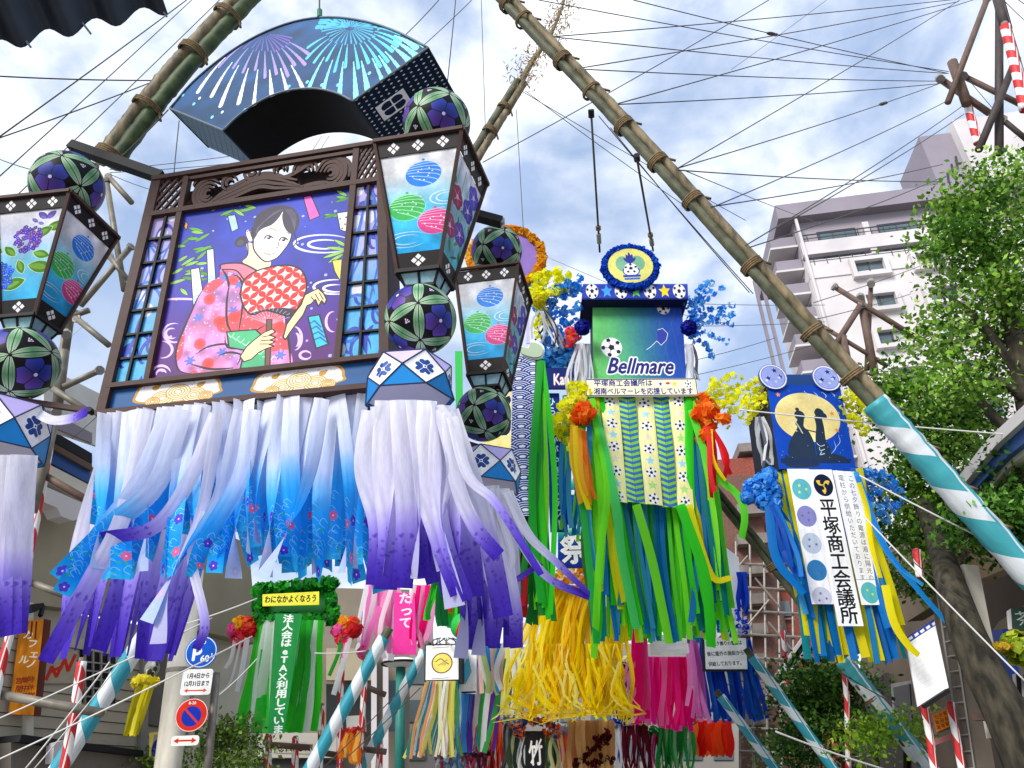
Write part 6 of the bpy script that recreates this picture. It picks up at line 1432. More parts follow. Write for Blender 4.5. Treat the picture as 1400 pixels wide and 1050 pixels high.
flower_spray(sf, [(945,452,1000,418),(945,455,998,442),(948,440,985,396),(945,430,965,385),(940,460,992,466),(944,462,975,486),(948,455,1002,430),(946,436,975,388),(942,420,955,408)], 12.2, .07, BS, 5, 9, 9)
flower_spray(sf, [(800,540,768,590),(800,530,762,572),(804,536,780,530),(800,545,770,560),(796,556,776,600),(798,540,760,585),(800,548,788,572),(792,560,782,610)], 11.9, .09, YS, 6, 12, 6)
flower_spray(sf, [(800,560,790,572),(802,556,792,586),(806,560,796,570)], 11.8, .1, OS, 7, 18, 6)
flower_spray(sf, [(956,548,1008,516),(956,556,1006,530),(958,560,1000,545),(956,566,1004,560),(956,575,1012,548),(958,560,990,580)], 11.9, .075, YS, 8, 9, 7)
flower_spray(sf, [(955,548,972,560),(956,560,976,575),(958,570,968,590)], 11.8, .12, OS, 9, 20, 6)
hang(sf, ((782,580,11.8),(800,590,11.8)), ((792,700,11.8),(812,690,11.8)), 9, .08, pick([ORG,(240,180,40),YEL,(250,150,40)]), PAPER, seed=48, seg=8)
hang(sf, ((962,580,11.8),(976,590,11.8)), ((972,690,11.8),(996,650,11.8)), 8, .08, pick([ORG,(240,180,40),YEL,RED]), PAPER, seed=49, seg=8)

# ================================================================== MOON FLOAT (right)
CB = Plane(1100, 600, 10.4, 6)
cf = thing('moon_banner_float', CB.at(1115, 640), 'blue float with two moonlit silhouettes over white strips of large black characters', 'festival float')
fq_ = [(1049,526),(1148,527),(1171,643),(1066,641)]; bbc = bbox(CB, fq_); c = Cv(900, 960, (12,84,180)).on(CB, *bbc)
Xc = lambda pts: T(pts, 980, 480, 2.386)
mo = c.pt(Xc([(296,215)])[0]); rm = abs(c.pt(Xc([(400,215)])[0])[0]-mo[0]); c.ell(Xc([(296,215)])[0], rm*1.0, rm*.78, (240,222,150)); yy, xx = np.mgrid[0:c.h, 0:c.w]; mk = ((xx-mo[0])/rm)**2+((yy-mo[1])/(rm*.78))**2 < 1
nz = vnoise(c.h, c.w, 6, 4)[:, :, None]; c.a[mk] = (np.array([226,208,150])*(1-nz)+np.array([250,238,180])*nz)[mk]
SIL = (44,62,84)
c.poly(Xc([(240,345),(232,330),(240,290),(262,250),(256,238),(262,226),(262,215),(268,205),(278,208),(284,222),(284,246),(300,262),(318,300),(325,350),(330,376),(230,376),(224,340)]), SIL, sm=True)
c.line(Xc([(262,262),(236,240),(246,224),(262,238),(280,268)]), 12, (214,210,190), sm=True); c.line(Xc([(290,256),(330,266)]), 14, SIL)
c.poly(Xc([(326,210),(328,204),(336,202),(340,206),(341,212),(342,216),(350,250),(356,290),(372,320),(360,340),(330,345),(322,290),(324,245),(318,215)]), SIL, sm=True); pass
c.ell(Xc([(270,210)])[0], 58, 56, SIL); c.ell(Xc([(262,190)])[0], 22, 20, SIL); c.ell(Xc([(334,203)])[0], 54, 56, SIL); c.ell(Xc([(350,212)])[0], 30, 34, SIL); c.ell(Xc([(330,190)])[0], 24, 13, SIL)
c.poly(Xc([(208,350),(440,352),(436,366),(210,366)]), (36,58,96)); c.poly(Xc([(330,320),(420,345),(425,356),(320,356)]), SIL)
for k in range(3): c.line(Xc([(326+k*8,300+k*14),(338,310+k*14),(352,306+k*14)]), 8, (190,214,236), sm=True)
for x, y in ((200,142),(392,258),(376,204)): star(c, *Xc([(x,y)])[0], 30, (236,160,80))
for x, y in ((300,140),(330,150),(286,132)): c.ell(Xc([(x,y)])[0], 5, 5, (230,236,250))
for k in range(4): c.line(Xc([(286+k*28,132),(300+k*28,145),(298+k*28,165-k*6)]), 9, (200,214,240), sm=True, taper=True)
for k in range(2): c.line(Xc([(395-k*14,270+k*20),(402-k*14,295+k*20),(388-k*14,315+k*20)]), 8, (180,200,236), sm=True, taper=True)
for _ in range(24): x, y = rr.uniform(180, 440), rr.uniform(120, 370); c.ell(Xc([(x,y)])[0], 3, 3, (220,230,250))
sheet('moon_panel', CB, fq_, print_mat('moon_print', c.image('moon_print')), cf, 0, .02)
V, Fc = prism([CB.at(*p, -.021) for p in fq_], -CB.N*.9); part('box_body', V, Fc, mat('navy_side', (28,36,52), .6, .1, 4), cf)
part('top_board', *prism([CB.at(*p, -.3) for p in [(1052,512),(1142,512),(1150,528),(1047,528)]], -CB.N*.5), mat('blue_top', (30,70,130), .6), cf)
cp = Cv(240, 240, (70,90,160)); cp.ell((.5,.5), 116, 116, (230,232,244)); cp.ell((.5,.5), 104, 104, (120,132,190)); cp.ell((.5,.5), 98, 98, (168,178,226))
for k in range(6): star(cp, .5+.25*math.cos(k*1.2), .5+.25*math.sin(k*1.7), 26, (50,60,120)) if k < 3 else cp.ell((.5+.25*math.cos(k*1.9), .5+.2*math.sin(k*1.1)), 12, 12, (210,216,244))
EP = print_mat('star_disc_print', cp.image('star_disc_print'))
for x, y in ((1057,515),(1130,517)):
    c0 = CB.at(x, y, .04); R_ = np.linalg.norm(CB.at(x+19, y, .04)-c0); V, Fc = prism([c0+R_*(CB.U*math.cos(a)+CB.V*math.sin(a)) for a in an], -CB.N*.04)
    part('star_disc', V, Fc, EP, cf, uv=[(.5+.5*math.cos(a), .5+.5*math.sin(a)) for a in an]*2)
def wstrip(q, c, name, nn):
    c_ = c; V, UV = [], []
    for j in range(11):
        t = j/10; A = CB.at(*lerp(q[0], q[3], t), nn+.04*math.sin(t*4)); B = CB.at(*lerp(q[1], q[2], t), nn+.03*math.sin(t*4+1)); V += [A, B]; UV += [(0,1-t),(1,1-t)]
    part('printed_strip', V, [(a*2, a*2+2, a*2+3, a*2+1) for a in range(10)], paper_mat(name, c.image(name), trans=.12), cf, uv=UV, smooth=True)
c = Cv(180, 1000, (246,246,250)); cols = [(110,186,196),(150,150,200),(196,206,222),(66,136,184),(206,208,222)]
for k in range(5):
    y = .85-k*.2; c.ell((.5,y), 78, 78, cols[k])
    for j in range(3): star(c, .5+.2*math.cos(j*2+k), y+.03*math.sin(j*2+k), 14, (236,226,110) if k == 0 else (120,120,150))
wstrip([(1076,641),(1106,641),(1141,826),(1110,826)], c, 'circle_strip', .03)
c = Cv(220, 1300, (248,248,250)); c.ell((.5,.9), 92, 92, (18,30,66))
for k, a0 in enumerate((0, 2.1, 4.2)): c.leaf((.5,.9), a0+.5, 74, 40, (226,198,90)); c.ell((.5+.12*math.cos(a0), .9+.02*math.sin(a0)), 16, 16, (18,30,66))
c.text('平塚商工会議所', .5, .755, 160, (26,26,30), vertical=True, bold=3, gap=.93)
wstrip([(1106,642),(1137,642),(1181,856),(1146,856)], c, 'name_strip', .07)
c = Cv(220, 1100, (246,246,250)); c.text('この七夕飾りの電源は湘に陽光の', .68, .945, 54, (70,74,90), vertical=True, gap=1.08); c.text('電柱から供給いただいております', .3, .945, 54, (70,74,90), vertical=True, gap=1.08)
c.line([(0,.19),(1,.19)], 5, (170,170,180)); c.ell((.5,.09), 88, 88, (110,190,196)); star(c, .6, .08, 16, (236,226,110)); star(c, .4, .11, 12, (236,226,110))
wstrip([(1138,643),(1171,645),(1208,827),(1178,827)], c, 'notice_strip', .04)
BY = [BLU, (30,140,220), BLU, YEL, TEA, (20,110,190), YEL]
hang(cf, ((1066,642,10.45),(1168,644,10.45)), ((1112,906,10.6),(1236,908,10.6)), 30, .095, pick(BY), PAPER, xj=8, bow=5, yj=.12, seed=51, lj=.03)
hang(cf, ((1062,642,10.6),(1075,642,10.6)), ((1098,810,10.7),(1118,900,10.7)), 11, .095, pick([BLU, SKY, (30,140,220), YEL]), PAPER, xj=6, bow=6, seed=52)
hang(cf, ((1166,640,10.5),(1176,640,10.5)), ((1210,870,10.6),(1240,880,10.6)), 10, .09, pick([BLU, SKY, YEL, TEA]), PAPER, xj=8, bow=6, seed=53)
for pts, col, wd in (([(1172,650),(1205,740),(1250,800),(1298,855)], (30,150,230), .08), ([(1170,645),(1198,720),(1225,770),(1262,800)], (60,170,240), .07), ([(1210,800),(1222,850),(1240,880),(1256,896)], YEL, .1), ([(1174,660),(1186,700),(1190,740),(1204,790)], YEL, .07), ([(1050,680),(1060,760),(1090,800),(1100,812)], BLU, .12)):
    ribbon('streamer', cf, [P(x, y, 10.2) for x, y in pts], wd, PAPER, flat(col), (0,.8), .15, 16)
mb = MB(); r_ = random.Random(8)
for x, y, R in ((1046,660,.17),(1030,668,.15),(1055,672,.16),(1022,680,.1),(1044,684,.14),(1052,650,.12),(1060,690,.1)): petals(mb, P(x, y, 10.3), R, 170, .035, BS, r_)
mb.build('blue_fluff', PAPER, cf, col=True)
hang(cf, ((1050,690,10.3),(1064,690,10.3)), ((1070,770,10.3),(1104,806,10.3)), 9, .07, pick([BLU,(20,90,190)]), PAPER, seed=54)
flower_spray(cf, [(1172,650,1222,662),(1172,660,1234,680),(1172,668,1226,700),(1172,675,1212,715),(1174,650,1206,648)], 10.5, .06, BS, 15, 10, 7)
flower_spray(cf, [(1148,545,1186,552),(1150,555,1192,572),(1152,565,1184,584),(1152,548,1168,536),(1156,570,1178,590)], 10.5, .06, YS, 16, 10, 6)
flower_spray(cf, [(1046,540,1012,562),(1046,532,1016,545),(1044,520,1010,536),(1046,550,1018,575),(1030,555,1026,556)], 10.5, .06, YS, 17, 10, 6)
hang(cf, ((1034,570,10.4),(1044,570,10.4)), ((1038,640,10.4),(1060,636,10.4)), 8, .04, pick([WHT,(200,204,214),(110,116,130)]), PAPER, seed=55, seg=6)

# ================================================================== WAVE BANNER GROUP (between lantern and soccer float)
WP = Plane(715, 600, 11.6, -2)
wf_ = thing('wave_banner', WP.at(715, 487), 'tall narrow banner of blue and white wave scales with a sage cloud board on top', 'banner')
c = Cv(260, 1900); seigaiha(c, 118, (40,80,156), (246,248,252), lw=15)
sheet('banner_sheet', WP, [(702,487),(732,487),(728,706),(696,704)], paper_mat('wave_scales', c.image('wave_scales'), trans=.15), wf_, 0, .01)
c = Cv(200, 100, (168,186,158)); cl = [(712,482),(714,474),(722,476),(726,468),(736,470),(742,476),(740,486),(728,488)]
V, Fc = prism([WP.at(*p, .06) for p in crom(cl, 4, True)], -WP.N*.03); part('cloud_board', V, Fc, mat('sage_board', (166,184,156), .6), wf_)
V, Fc = prism([WP.at(727+(p[0]-727)*1.14, 478+(p[1]-478)*1.28, .02) for p in crom(cl, 4, True)], -WP.N*.02); part('cloud_rim', V, Fc, mat('white_board', (240,240,244), .6), wf_)
part('lilac_post', *bar(WP.at(721,420,.02), WP.at(722,470,.02), .06, .03), lilac, wf_)
hang(wf_, ((733,490,11.7),(742,495,11.7)), ((700,830,11.8),(762,850,11.8)), 20, .11, pick([GRN,(50,170,70),(40,190,60),LIM,(20,150,60)]), PAPER, xj=9, bow=14, yj=.3, seed=61, lj=.08)
hang(wf_, ((706,700,11.9),(730,700,11.9)), ((700,860,12),(745,850,12)), 9, .12, pick([(40,160,60),RED,(30,120,50),(190,30,40)]), PAPER, xj=8, bow=8, seed=62)
pd = thing('purple_disc_float', P(700, 350, 12.5), 'purple round float edged with orange yellow ruffle behind the rear temari ball', 'festival float')
DP = Plane(700, 350, 12.5, 0); c0 = DP.at(692, 352); R_ = np.linalg.norm(DP.at(740, 352)-c0)
part('disc', *prism([c0+R_*(DP.U*math.cos(a)+DP.V*math.sin(a)) for a in an], -DP.N*.3), mat('mauve_cloth', (150,120,196), .7, .1, 3), pd)
mb = MB(); 
for a in np.linspace(0, 2*math.pi, 64): petals(mb, c0+R_*1.02*(DP.U*math.cos(a)+DP.V*math.sin(a)), .09, 22, .06, [(246,180,20),(255,200,40),(230,150,20)], r_)
mb.build('ruffle', PAPER, pd, col=True)
fz = thing('blue_fluff_float', P(758, 500, 12.6), 'light blue fluffy box float with yellow and blue blossoms above dark maroon letters', 'festival float')
FZ = Plane(758, 500, 12.6, 2)
mb = MB()
for _ in range(46): petals(mb, FZ.at(rr.uniform(738,782), rr.uniform(462,515), rr.uniform(-.2,.1)), .13, 26, .06, [(90,186,240),(60,160,230),(140,206,246),(40,130,214)], r_)
mb.build('fluff', PAPER, fz, col=True)
c = Cv(400, 180, (16,50,120)); c.text('Kan', .3, .2, 130, (240,236,240), bold=5, shear=.1, outline=((150,20,60), 8)); q = [(741,512),(783,512),(783,540),(743,540)]; sheet('name_board', FZ, q, print_mat('kan_board', c.image('kan_board')), fz, .25, .05)
c = Cv(190, 1200, (20,70,160)); c.text('ひらつかかがやきコンテスト', .5, .93, 88, (236,244,250), vertical=True, bold=2, gap=1.0)
sheet('vertical_banner', FZ, [(744,541),(764,541),(776,730),(752,730)], print_mat('vertical_banner', c.image('vertical_banner')), fz, .1, .02)
flower_spray(fz, [(730,400,762,372),(732,405,775,380),(735,412,780,392),(728,398,748,372),(740,410,770,398)], 12.3, .085, YS, 20, 12, 6)
flower_spray(fz, [(740,430,790,385),(742,440,798,392),(744,450,790,420),(750,460,792,440),(734,410,744,392),(738,420,752,400),(760,470,790,455),(735,400,728,385)], 12.5, .09, BS, 21, 12, 7)
flower_spray(fz, [(728,405,735,455),(730,410,748,450)], 12.2, .08, YS, 22, 9, 8)
mb = MB(); petals(mb, P(737,411,12.1), .13, 300, .03, [(236,226,20),(206,196,10)], r_, shell=.5); mb.build('yellow_pompom', PAPER, fz, col=True)
flower_spray(fz, [(778,452,786,470),(775,470,792,462)], 12.2, .09, [(240,60,60),(250,90,150),(240,120,60)], 23, 16, 6)
hang(fz, ((736,425,12.2),(748,425,12.2)), ((728,470,12.2),(775,478,12.2)), 14, .035, pick([WHT,(60,60,70),(200,200,210)]), PAPER, seed=63, seg=6)
hang(fz, ((785,470,12.4),(800,470,12.4)), ((778,550,12.4),(802,552,12.4)), 15, .05, pick([WHT,(226,226,232),(170,170,180)]), PAPER, seed=64, seg=6, xj=5)
hang(fz, ((770,540,12.4),(790,545,12.4)), ((768,730,12.4),(805,760,12.4)), 12, .07, pick([SKY, BLU, (90,190,246), LIM]), PAPER, seed=65, seg=8)
sbd = thing('stacked_title_boards', P(785, 690, 14), 'stack of square blue boards with thick white characters under the fluffy float', 'sign')
SP_ = Plane(785, 690, 14, 3)
for (x0, y0, x1, y1), ch, sc2 in (((768,597,806,640),'ニ',1),((769,654,806,716),'ワ',1),((763,722,806,776),'祭',1)):
    c = Cv(260, 300); c.vgrad([(0,(20,60,160)),(.6,(24,90,190)),(.85,(60,180,160)),(1,(236,244,236))]); c.text(ch, .08, .18, 230, (250,250,252), bold=7, outline=((20,30,70), 12)); star(c, .85, .1, 14, (246,220,60)); c.line([(0,.01),(1,.01)], 8, (70,60,60))
    sheet('title_board', SP_, [(x0,y0),(x1,y0),(x1,y1),(x0,y1)], print_mat('title_'+str(y0), c.image('title_'+str(y0))), sbd, 0, .06)
c = Cv(240, 400, (244,232,170)); c.text('七', .12, .3, 190, (40,34,40), bold=6, outline=((250,250,250), 8))
yb2 = thing('cream_title_board', P(688, 590, 13), 'cream board with a black character peeking out behind the rear temari ball', 'sign')
sheet('board_face', Plane(688,590,13,0), [(660,480),(700,480),(698,640),(660,640)], print_mat('cream_board', c.image('cream_board')), yb2, 0, .05)
part('green_strip', *prism([P(x, y, 12.95) for x, y in [(622,480),(632,480),(634,640),(624,640)]], (0,.02,0)), mat('green_cloth', (50,180,80), .6), yb2)

# ================================================================== LOWER FLOATS
def card(parent, pl, q, c, name, n=.05, th=.02, part_name='card'): sheet(part_name, pl, q, print_mat(name, c.image(name)), parent, n, th)
# green and white float
def cyc(cols):
    def f(i, s, r):
        c = lin(cols[i % len(cols)]); return lambda t: c
    return f
GP_ = Plane(400, 930, 14.5, 4); gf = thing('green_white_float', GP_.at(400, 850), 'green and white streamer float under a square green ruffle with a lettered strip', 'festival float')
mb = MB()
for a, b in (((352,806),(456,796)),((350,846),(458,846)),((354,808),(354,846)),((450,800),(456,846))):
    for t in np.linspace(0, 1, 16 if abs(a[0]-b[0]) > 20 else 7): petals(mb, GP_.at(*lerp(a, b, t), .1), .12, 30, .055, [(30,160,40),(60,190,50),(20,120,40)], r_)
mb.build('ruffle', PAPER, gf, col=True)
part('box', *prism([GP_.at(*p, 0) for p in [(356,806),(452,800),(452,842),(356,844)]], -GP_.N*.9), mat('green_box', (30,110,50), .7), gf)
c = Cv(700, 150, (232,226,90)); c.text('わになかよくなろう', .05, .28, 90, (30,30,30), bold=3, fit=620); card(gf, GP_, [(364,818),(440,814),(440,832),(364,834)], c, 'green_title', .3)
c = Cv(200, 1100, (40,150,80)); c.text('法人会はeTAX利用しています', .5, .95, 82, (244,250,244), vertical=True, bold=3, gap=.95)
card(gf, GP_, [(385,848),(421,848),(398,1006),(376,1006)], c, 'green_strip', .55, part_name='lettered_strip')
hang(gf, ((358,848,14.3),(392,848,14.3)), ((326,1003,14.3),(392,1003,14.3)), 13, .15, cyc([GRN,(80,230,80),WHT,WHT,(60,210,70),WHT]), PAPER, xj=2, bow=2, yj=.05, seed=71, lj=.01, tws=.2)
hang(gf, ((412,848,14.3),(442,848,14.3)), ((388,1002,14.3),(434,1002,14.7)), 14, .13, cyc([GRN,WHT,(50,190,50),GRN,WHT,(60,210,70)]), PAPER, xj=4, bow=-7, yj=.08, seed=72, lj=.02, tws=.3)
for cx, cy, lb_ in ((329,862,'left'),(472,862,'right')):
    for dx, dy, cols in ((-8,0,[(250,120,190),(240,80,160)]),(4,4,[(236,40,50),(250,70,60)]),(0,-9,[(250,210,40),(255,160,40)]),(12,0,[(240,50,60),(230,30,40)]),(9,-8,[(250,120,60),(240,80,60)]),(-2,12,[(240,60,110),(250,90,90)])):
        mb = MB(); petals(mb, P(cx+dx, cy+dy, 14.3), .14, 90, .05, cols, r_); mb.build('paper_flower', PAPER, gf, col=True)
for pts, col, wd in (([(322,872),(316,900),(308,914)], WHT, .07), ([(338,872),(332,910),(324,946)], WHT, .09), ([(330,872),(316,930),(298,950)], (236,236,236), .04), ([(478,872),(468,910),(456,950)], WHT, .1), ([(468,870),(462,895),(450,924)], (60,190,60), .07), ([(484,850),(472,880),(470,900)], PNK, .07)):
    ribbon('streamer', gf, [P(x, y, 14.2) for x, y in pts], wd, PAPER, flat(col), (0,.5), .15, 10)
# pink float
pf = thing('pink_float', P(545, 815, 16), 'pink and white streamers around a magenta lettered strip below the near skirt', 'festival float'); PPn = Plane(545, 850, 16, 0)
c = Cv(160, 500, (234,80,170)); c.text('だって', .5, .9, 100, (252,230,244), vertical=True, bold=3); card(pf, PPn, [(540,812),(568,812),(570,896),(538,896)], c, 'pink_strip', .1, part_name='lettered_strip')
hang(pf, ((500,800,16),(545,800,16)), ((490,888,16.1),(540,905,16.1)), 20, .1, pick([PNK,(250,170,216),WHT,(246,150,206)]), PAPER, xj=8, bow=8, seed=73, lj=.08, seg=8)
hang(pf, ((565,800,16),(596,800,16)), ((562,885,16.1),(585,890,16.1)), 14, .1, pick([PNK,(250,170,216),WHT,MAG]), PAPER, xj=6, bow=5, seed=74, lj=.08, seg=8)
ribbon('streamer', pf, [P(x, y, 15.9) for x, y in [(520,830),(506,860),(496,890),(500,902)]], .12, PAPER, flat(PNK), (0,.6), .2, 8)
mb = MB(); petals(mb, P(498,892,15.9), .14, 60, .05, [MAG, PNK], r_); mb.build('paper_flower', PAPER, pf, col=True)
# board with yellow disc
bd = thing('picture_board_float', P(605, 930, 15), 'small white board with a yellow disc above thin multicoloured streamers', 'festival float'); BD = Plane(605, 905, 15, -6)
c = Cv(300, 330, (246,246,246)); c.ell((.5,.48), 96, 96, (120,60,60)); c.ell((.5,.48), 86, 86, (240,226,130)); c.line([(.3,.52),(.45,.6),(.6,.5),(.7,.44)], 8, (120,90,90), sm=True); c.line([(.38,.42),(.55,.5),(.66,.56)], 7, (150,130,110), sm=True); c.ell((.55,.46), 24, 18, (214,190,130)); c.line([(.2,.92),(.7,.92)], 5, (120,120,120)); c.line([(.2,.06),(.7,.06)], 5, (120,120,120))
card(bd, BD, [(583,883),(627,882),(627,929),(582,930)], c, 'disc_board', .02)
part('frame', *prism([BD.at(*p, 0) for p in [(581,881),(629,880),(629,931),(580,932)]], -BD.N*.5), mat('black_frame', (36,36,40), .5), bd)
c = Cv(120, 330, (240,240,240)); c.line([(.5,.1),(.5,.9)], 20, (180,180,190))
hang(bd, ((583,931,15),(627,931,15)), ((552,1038,15.1),(632,1036,15.1)), 38, .05, pick([(240,240,190),WHT,(236,232,110),(40,130,180),(130,200,70),(250,170,110),(60,160,150)]), PAPER, xj=5, bow=4, seed=75, lj=.05, seg=8)
hang(bd, ((596,872,15),(620,872,15)), ((586,884,15),(628,884,15)), 9, .02, pick([(90,86,80),(150,140,120)]), PAPER, seed=76, seg=4)
# small green tuft with rainbow ball
gt = thing('green_tuft_float', P(608, 800, 14), 'short green and orange streamer tuft with blue fluff and a rainbow ball', 'festival float')
hang(gt, ((592,790,14),(622,790,14)), ((588,850,14),(632,866,14)), 16, .1, pick([GRN,(30,150,50),(40,180,60),(20,120,60)]), PAPER, xj=7, bow=9, seed=77, lj=.12, seg=8)
ribbon('streamer', gt, [P(x, y, 13.8) for x, y in [(612,778),(614,810),(616,838)]], .09, PAPER, flat((246,90,30)), (0,.4), .15, 8)
mb = MB(); petals(mb, P(604,772,14), .22, 130, .06, [(110,196,236),(70,170,220)], r_); mb.build('blue_fluff', PAPER, gt, col=True)
rb_im = Cv(210, 60); 
for k, col in enumerate([RED, MAG, PUR, NVY, (60,190,80), RED, ORG]): rb_im.a[:, k*30:(k+1)*30] = col
V, Fc, UV = sphere(P(633,856,13.6), .22, 21, 12, R=_ry(.5)); part('rainbow_ball', V, Fc, print_mat('rainbow', rb_im.image('rainbow')), gt, uv=UV, smooth=True)
# multicoloured group under the rear skirt
mc = thing('multicolour_float', P(660, 900, 15.5), 'multicoloured streamers with violet and green bands under the rear purple skirt', 'festival float'); MCp = Plane(650, 920, 15.5, 0)
c = Cv(160, 220, (246,248,250)); c.poly([(.3,.2),(.7,.5),(.5,.9),(.2,.6)], (120,200,230)); c.line([(.1,.05),(.9,.05)], 8, (40,40,50)); card(mc, MCp, [(629,890),(652,890),(652,950),(629,948)], c, 'blue_pattern_card', .1)
hang(mc, ((630,900,15.6),(690,900,15.6)), ((628,1030,15.7),(668,1030,15.7)), 22, .1, pick([(120,70,190),(150,80,200),(60,180,90),(240,240,180),(236,100,70),SKY,WHT,(110,80,200)]), PAPER, xj=5, bow=4, seed=78, lj=.03, seg=8)
hang(mc, ((655,880,15.3),(692,880,15.3)), ((660,950,15.3),(690,955,15.3)), 14, .09, pick([SKY,WHT,(250,200,190),(190,220,150),(60,150,220)]), PAPER, xj=6, bow=6, seed=79, seg=8)
vs2 = thing('striped_curtain_float', P(725, 890, 17), 'straight grey, lemon and teal streamers hanging left of the yellow mass', 'festival float')
hang(vs2, ((688,884,17),(760,884,17)), ((686,985,17),(760,990,17)), 26, .12, pick([(130,130,140),(240,240,190),(236,232,130),WHT,(70,140,150),(160,150,160)]), PAPER, xj=3, bow=2, seed=80, lj=.02, seg=8)
part('top_bar', *bar(P(686,884,17), P(764,882,17), .04, .04), mat('pale_bar', (236,236,236), .5), vs2)
part('white_sheet', *prism([P(x, y, 17.1) for x, y in [(700,852),(736,850),(736,884),(700,884)]], (0,.02,0)), wall_w, vs2)
# yellow masses
yf = thing('yellow_float', P(760, 800, 15), 'dense golden yellow tangled streamers gathered under an orange flower garland', 'festival float')
YC = [(255,232,0),(255,222,0),(255,242,40),(252,206,0),(255,230,20),(255,246,130)]
hang(yf, ((748,798,15),(812,802,15)), ((702,970,15.2),(795,985,15.2)), 120, .055, pick(YC), PAPER, xj=22, bow=20, wig=14, yj=.4, seed=81, lj=.12, seg=12, tws=1.6)
hang(yf, ((790,802,15.1),(812,802,15.1)), ((795,975,15.2),(852,990,15.2)), 44, .065, pick(YC), PAPER, xj=14, bow=12, wig=12, yj=.3, seed=82, lj=.1, seg=12, tws=1.6)
hang(yf, ((815,830,15.2),(852,830,15.2)), ((815,975,15.2),(856,985,15.2)), 26, .07, pick(YC), PAPER, xj=6, bow=6, wig=8, seed=83, seg=10)
hang(yf, ((720,880,14.9),(845,880,14.9)), ((700,985,14.8),(858,992,14.8)), 70, .04, pick(YC), PAPER, xj=16, bow=14, wig=16, yj=.2, seed=181, lj=.15, seg=10, tws=2)
for i in range(30): x = rr.uniform(705, 850); ribbon('streamer', yf, [P(x, rr.uniform(900,930), 14.7), P(x+rr.uniform(-20,20), 950, 14.7), P(x+rr.uniform(-34,34), 975, 14.7), P(x+rr.uniform(-40,30), rr.uniform(960,995), 14.7)], .05, PAPER, flat(rr.choice(YC)), (0,1.5), .2, 10)
flower_spray(yf, [(752,796,808,796),(754,790,806,788),(752,802,808,803),(840,800,852,808),(836,795,850,796)], 14.8, .09, [(250,190,40),(255,140,30),(255,220,60),(250,240,200)], 30, 14, 6)
# pink magenta float with white card
mf = thing('magenta_float', P(910, 870, 16), 'hot pink streamers hanging below a crumpled white card', 'festival float'); MFp = Plane(912, 885, 16, 2)
c = Cv(400, 220, (246,246,248))
for k in range(11): c.line([(.08,.9-.08*k),(.08+.8*rr.random()+.05,.9-.08*k)], 2, (190,190,200), al=.7)
card(mf, MFp, [(885,870),(940,872),(942,896),(888,898)], c, 'crumpled_card', .2, .01)
hang(mf, ((888,898,16),(940,898,16)), ((884,992,16.1),(946,1002,16.1)), 36, .08, pick([MAG,(255,0,150),(255,30,160),(255,120,196),MAG]), PAPER, xj=6, bow=5, seed=84, lj=.06, seg=10)
hang(mf, ((868,850,15.8),(882,860,15.8)), ((866,995,15.8),(884,985,15.8)), 8, .13, pick([MAG,(255,50,160),(246,90,180)]), PAPER, xj=3, bow=3, seed=85, seg=10)
hang(mf, ((938,850,15.9),(948,860,15.9)), ((944,985,15.9),(972,990,15.9)), 11, .09, pick([(236,150,220),(226,120,210),PNK]), PAPER, xj=4, bow=6, seed=86, seg=10)
for pts in ([(862,900),(850,930),(846,950),(830,958)],[(870,905),(852,935),(856,965),(848,975)],[(878,930),(862,960),(870,980),(858,990)],[(868,940),(850,950),(842,935),(858,920)]): ribbon('streamer', mf, [P(x, y, 15.7) for x, y in pts], .06, PAPER, flat((244,160,200)), (0,1.2), .2, 10)
# dark blue float with notice card
df = thing('dark_blue_float', P(988, 870, 16), 'dark blue streamers below a white card of small black writing', 'festival float'); DF = Plane(988, 895, 16, 2)
c = Cv(440, 320, (248,248,250))
for k, t in enumerate(('この七夕飾りの電源は','後に屋外の施設から','供給しております。')): c.text(t, .07, .74-k*.3, 46, (40,40,50), bold=1, fit=(360,360,320)[k])
card(df, DF, [(960,874),(1016,875),(1018,917),(962,917)], c, 'supply_card', .2)
part('card_frame', *prism([DF.at(*p, .17) for p in [(959,873),(1017,874),(1019,918),(961,918)]], -DF.N*.03), mat('dark_edge', (40,44,60), .5), df)
hang(df, ((958,872,16.1),(1024,874,16.1)), ((972,990,16.2),(1045,986,16.2)), 48, .08, pick([(16,90,200),(20,70,190),(30,110,214),NVY,(14,80,180)]), PAPER, xj=6, bow=5, seed=87, lj=.05, seg=10)
part('white_column', *prism([DF.at(*p, -.1) for p in [(984,742),(1010,762),(1016,868),(986,868)]], -DF.N*.4), mat('white_sheet', (244,244,248), .6), df)
flower_spray(df, [(985,852,1018,848),(984,862,1020,860),(990,845,1000,866),(1010,842,1018,864)], 15.8, .06, [(20,70,220),(30,90,230),(230,236,250)], 31, 12, 7)
hang(df, ((1008,782,15.9),(1020,782,15.9)), ((1012,840,15.9),(1022,842,15.9)), 6, .1, pick([NVY,(20,80,210)]), PAPER, xj=2, bow=3, seed=88, seg=6)
part('blue_spot', *prism([DF.at(988+9*math.cos(a), 808-8*math.sin(a), .0) for a in np.linspace(0, math.pi, 9)], -DF.N*.02), mat('indigo_spot', (40,50,150), .5), df)
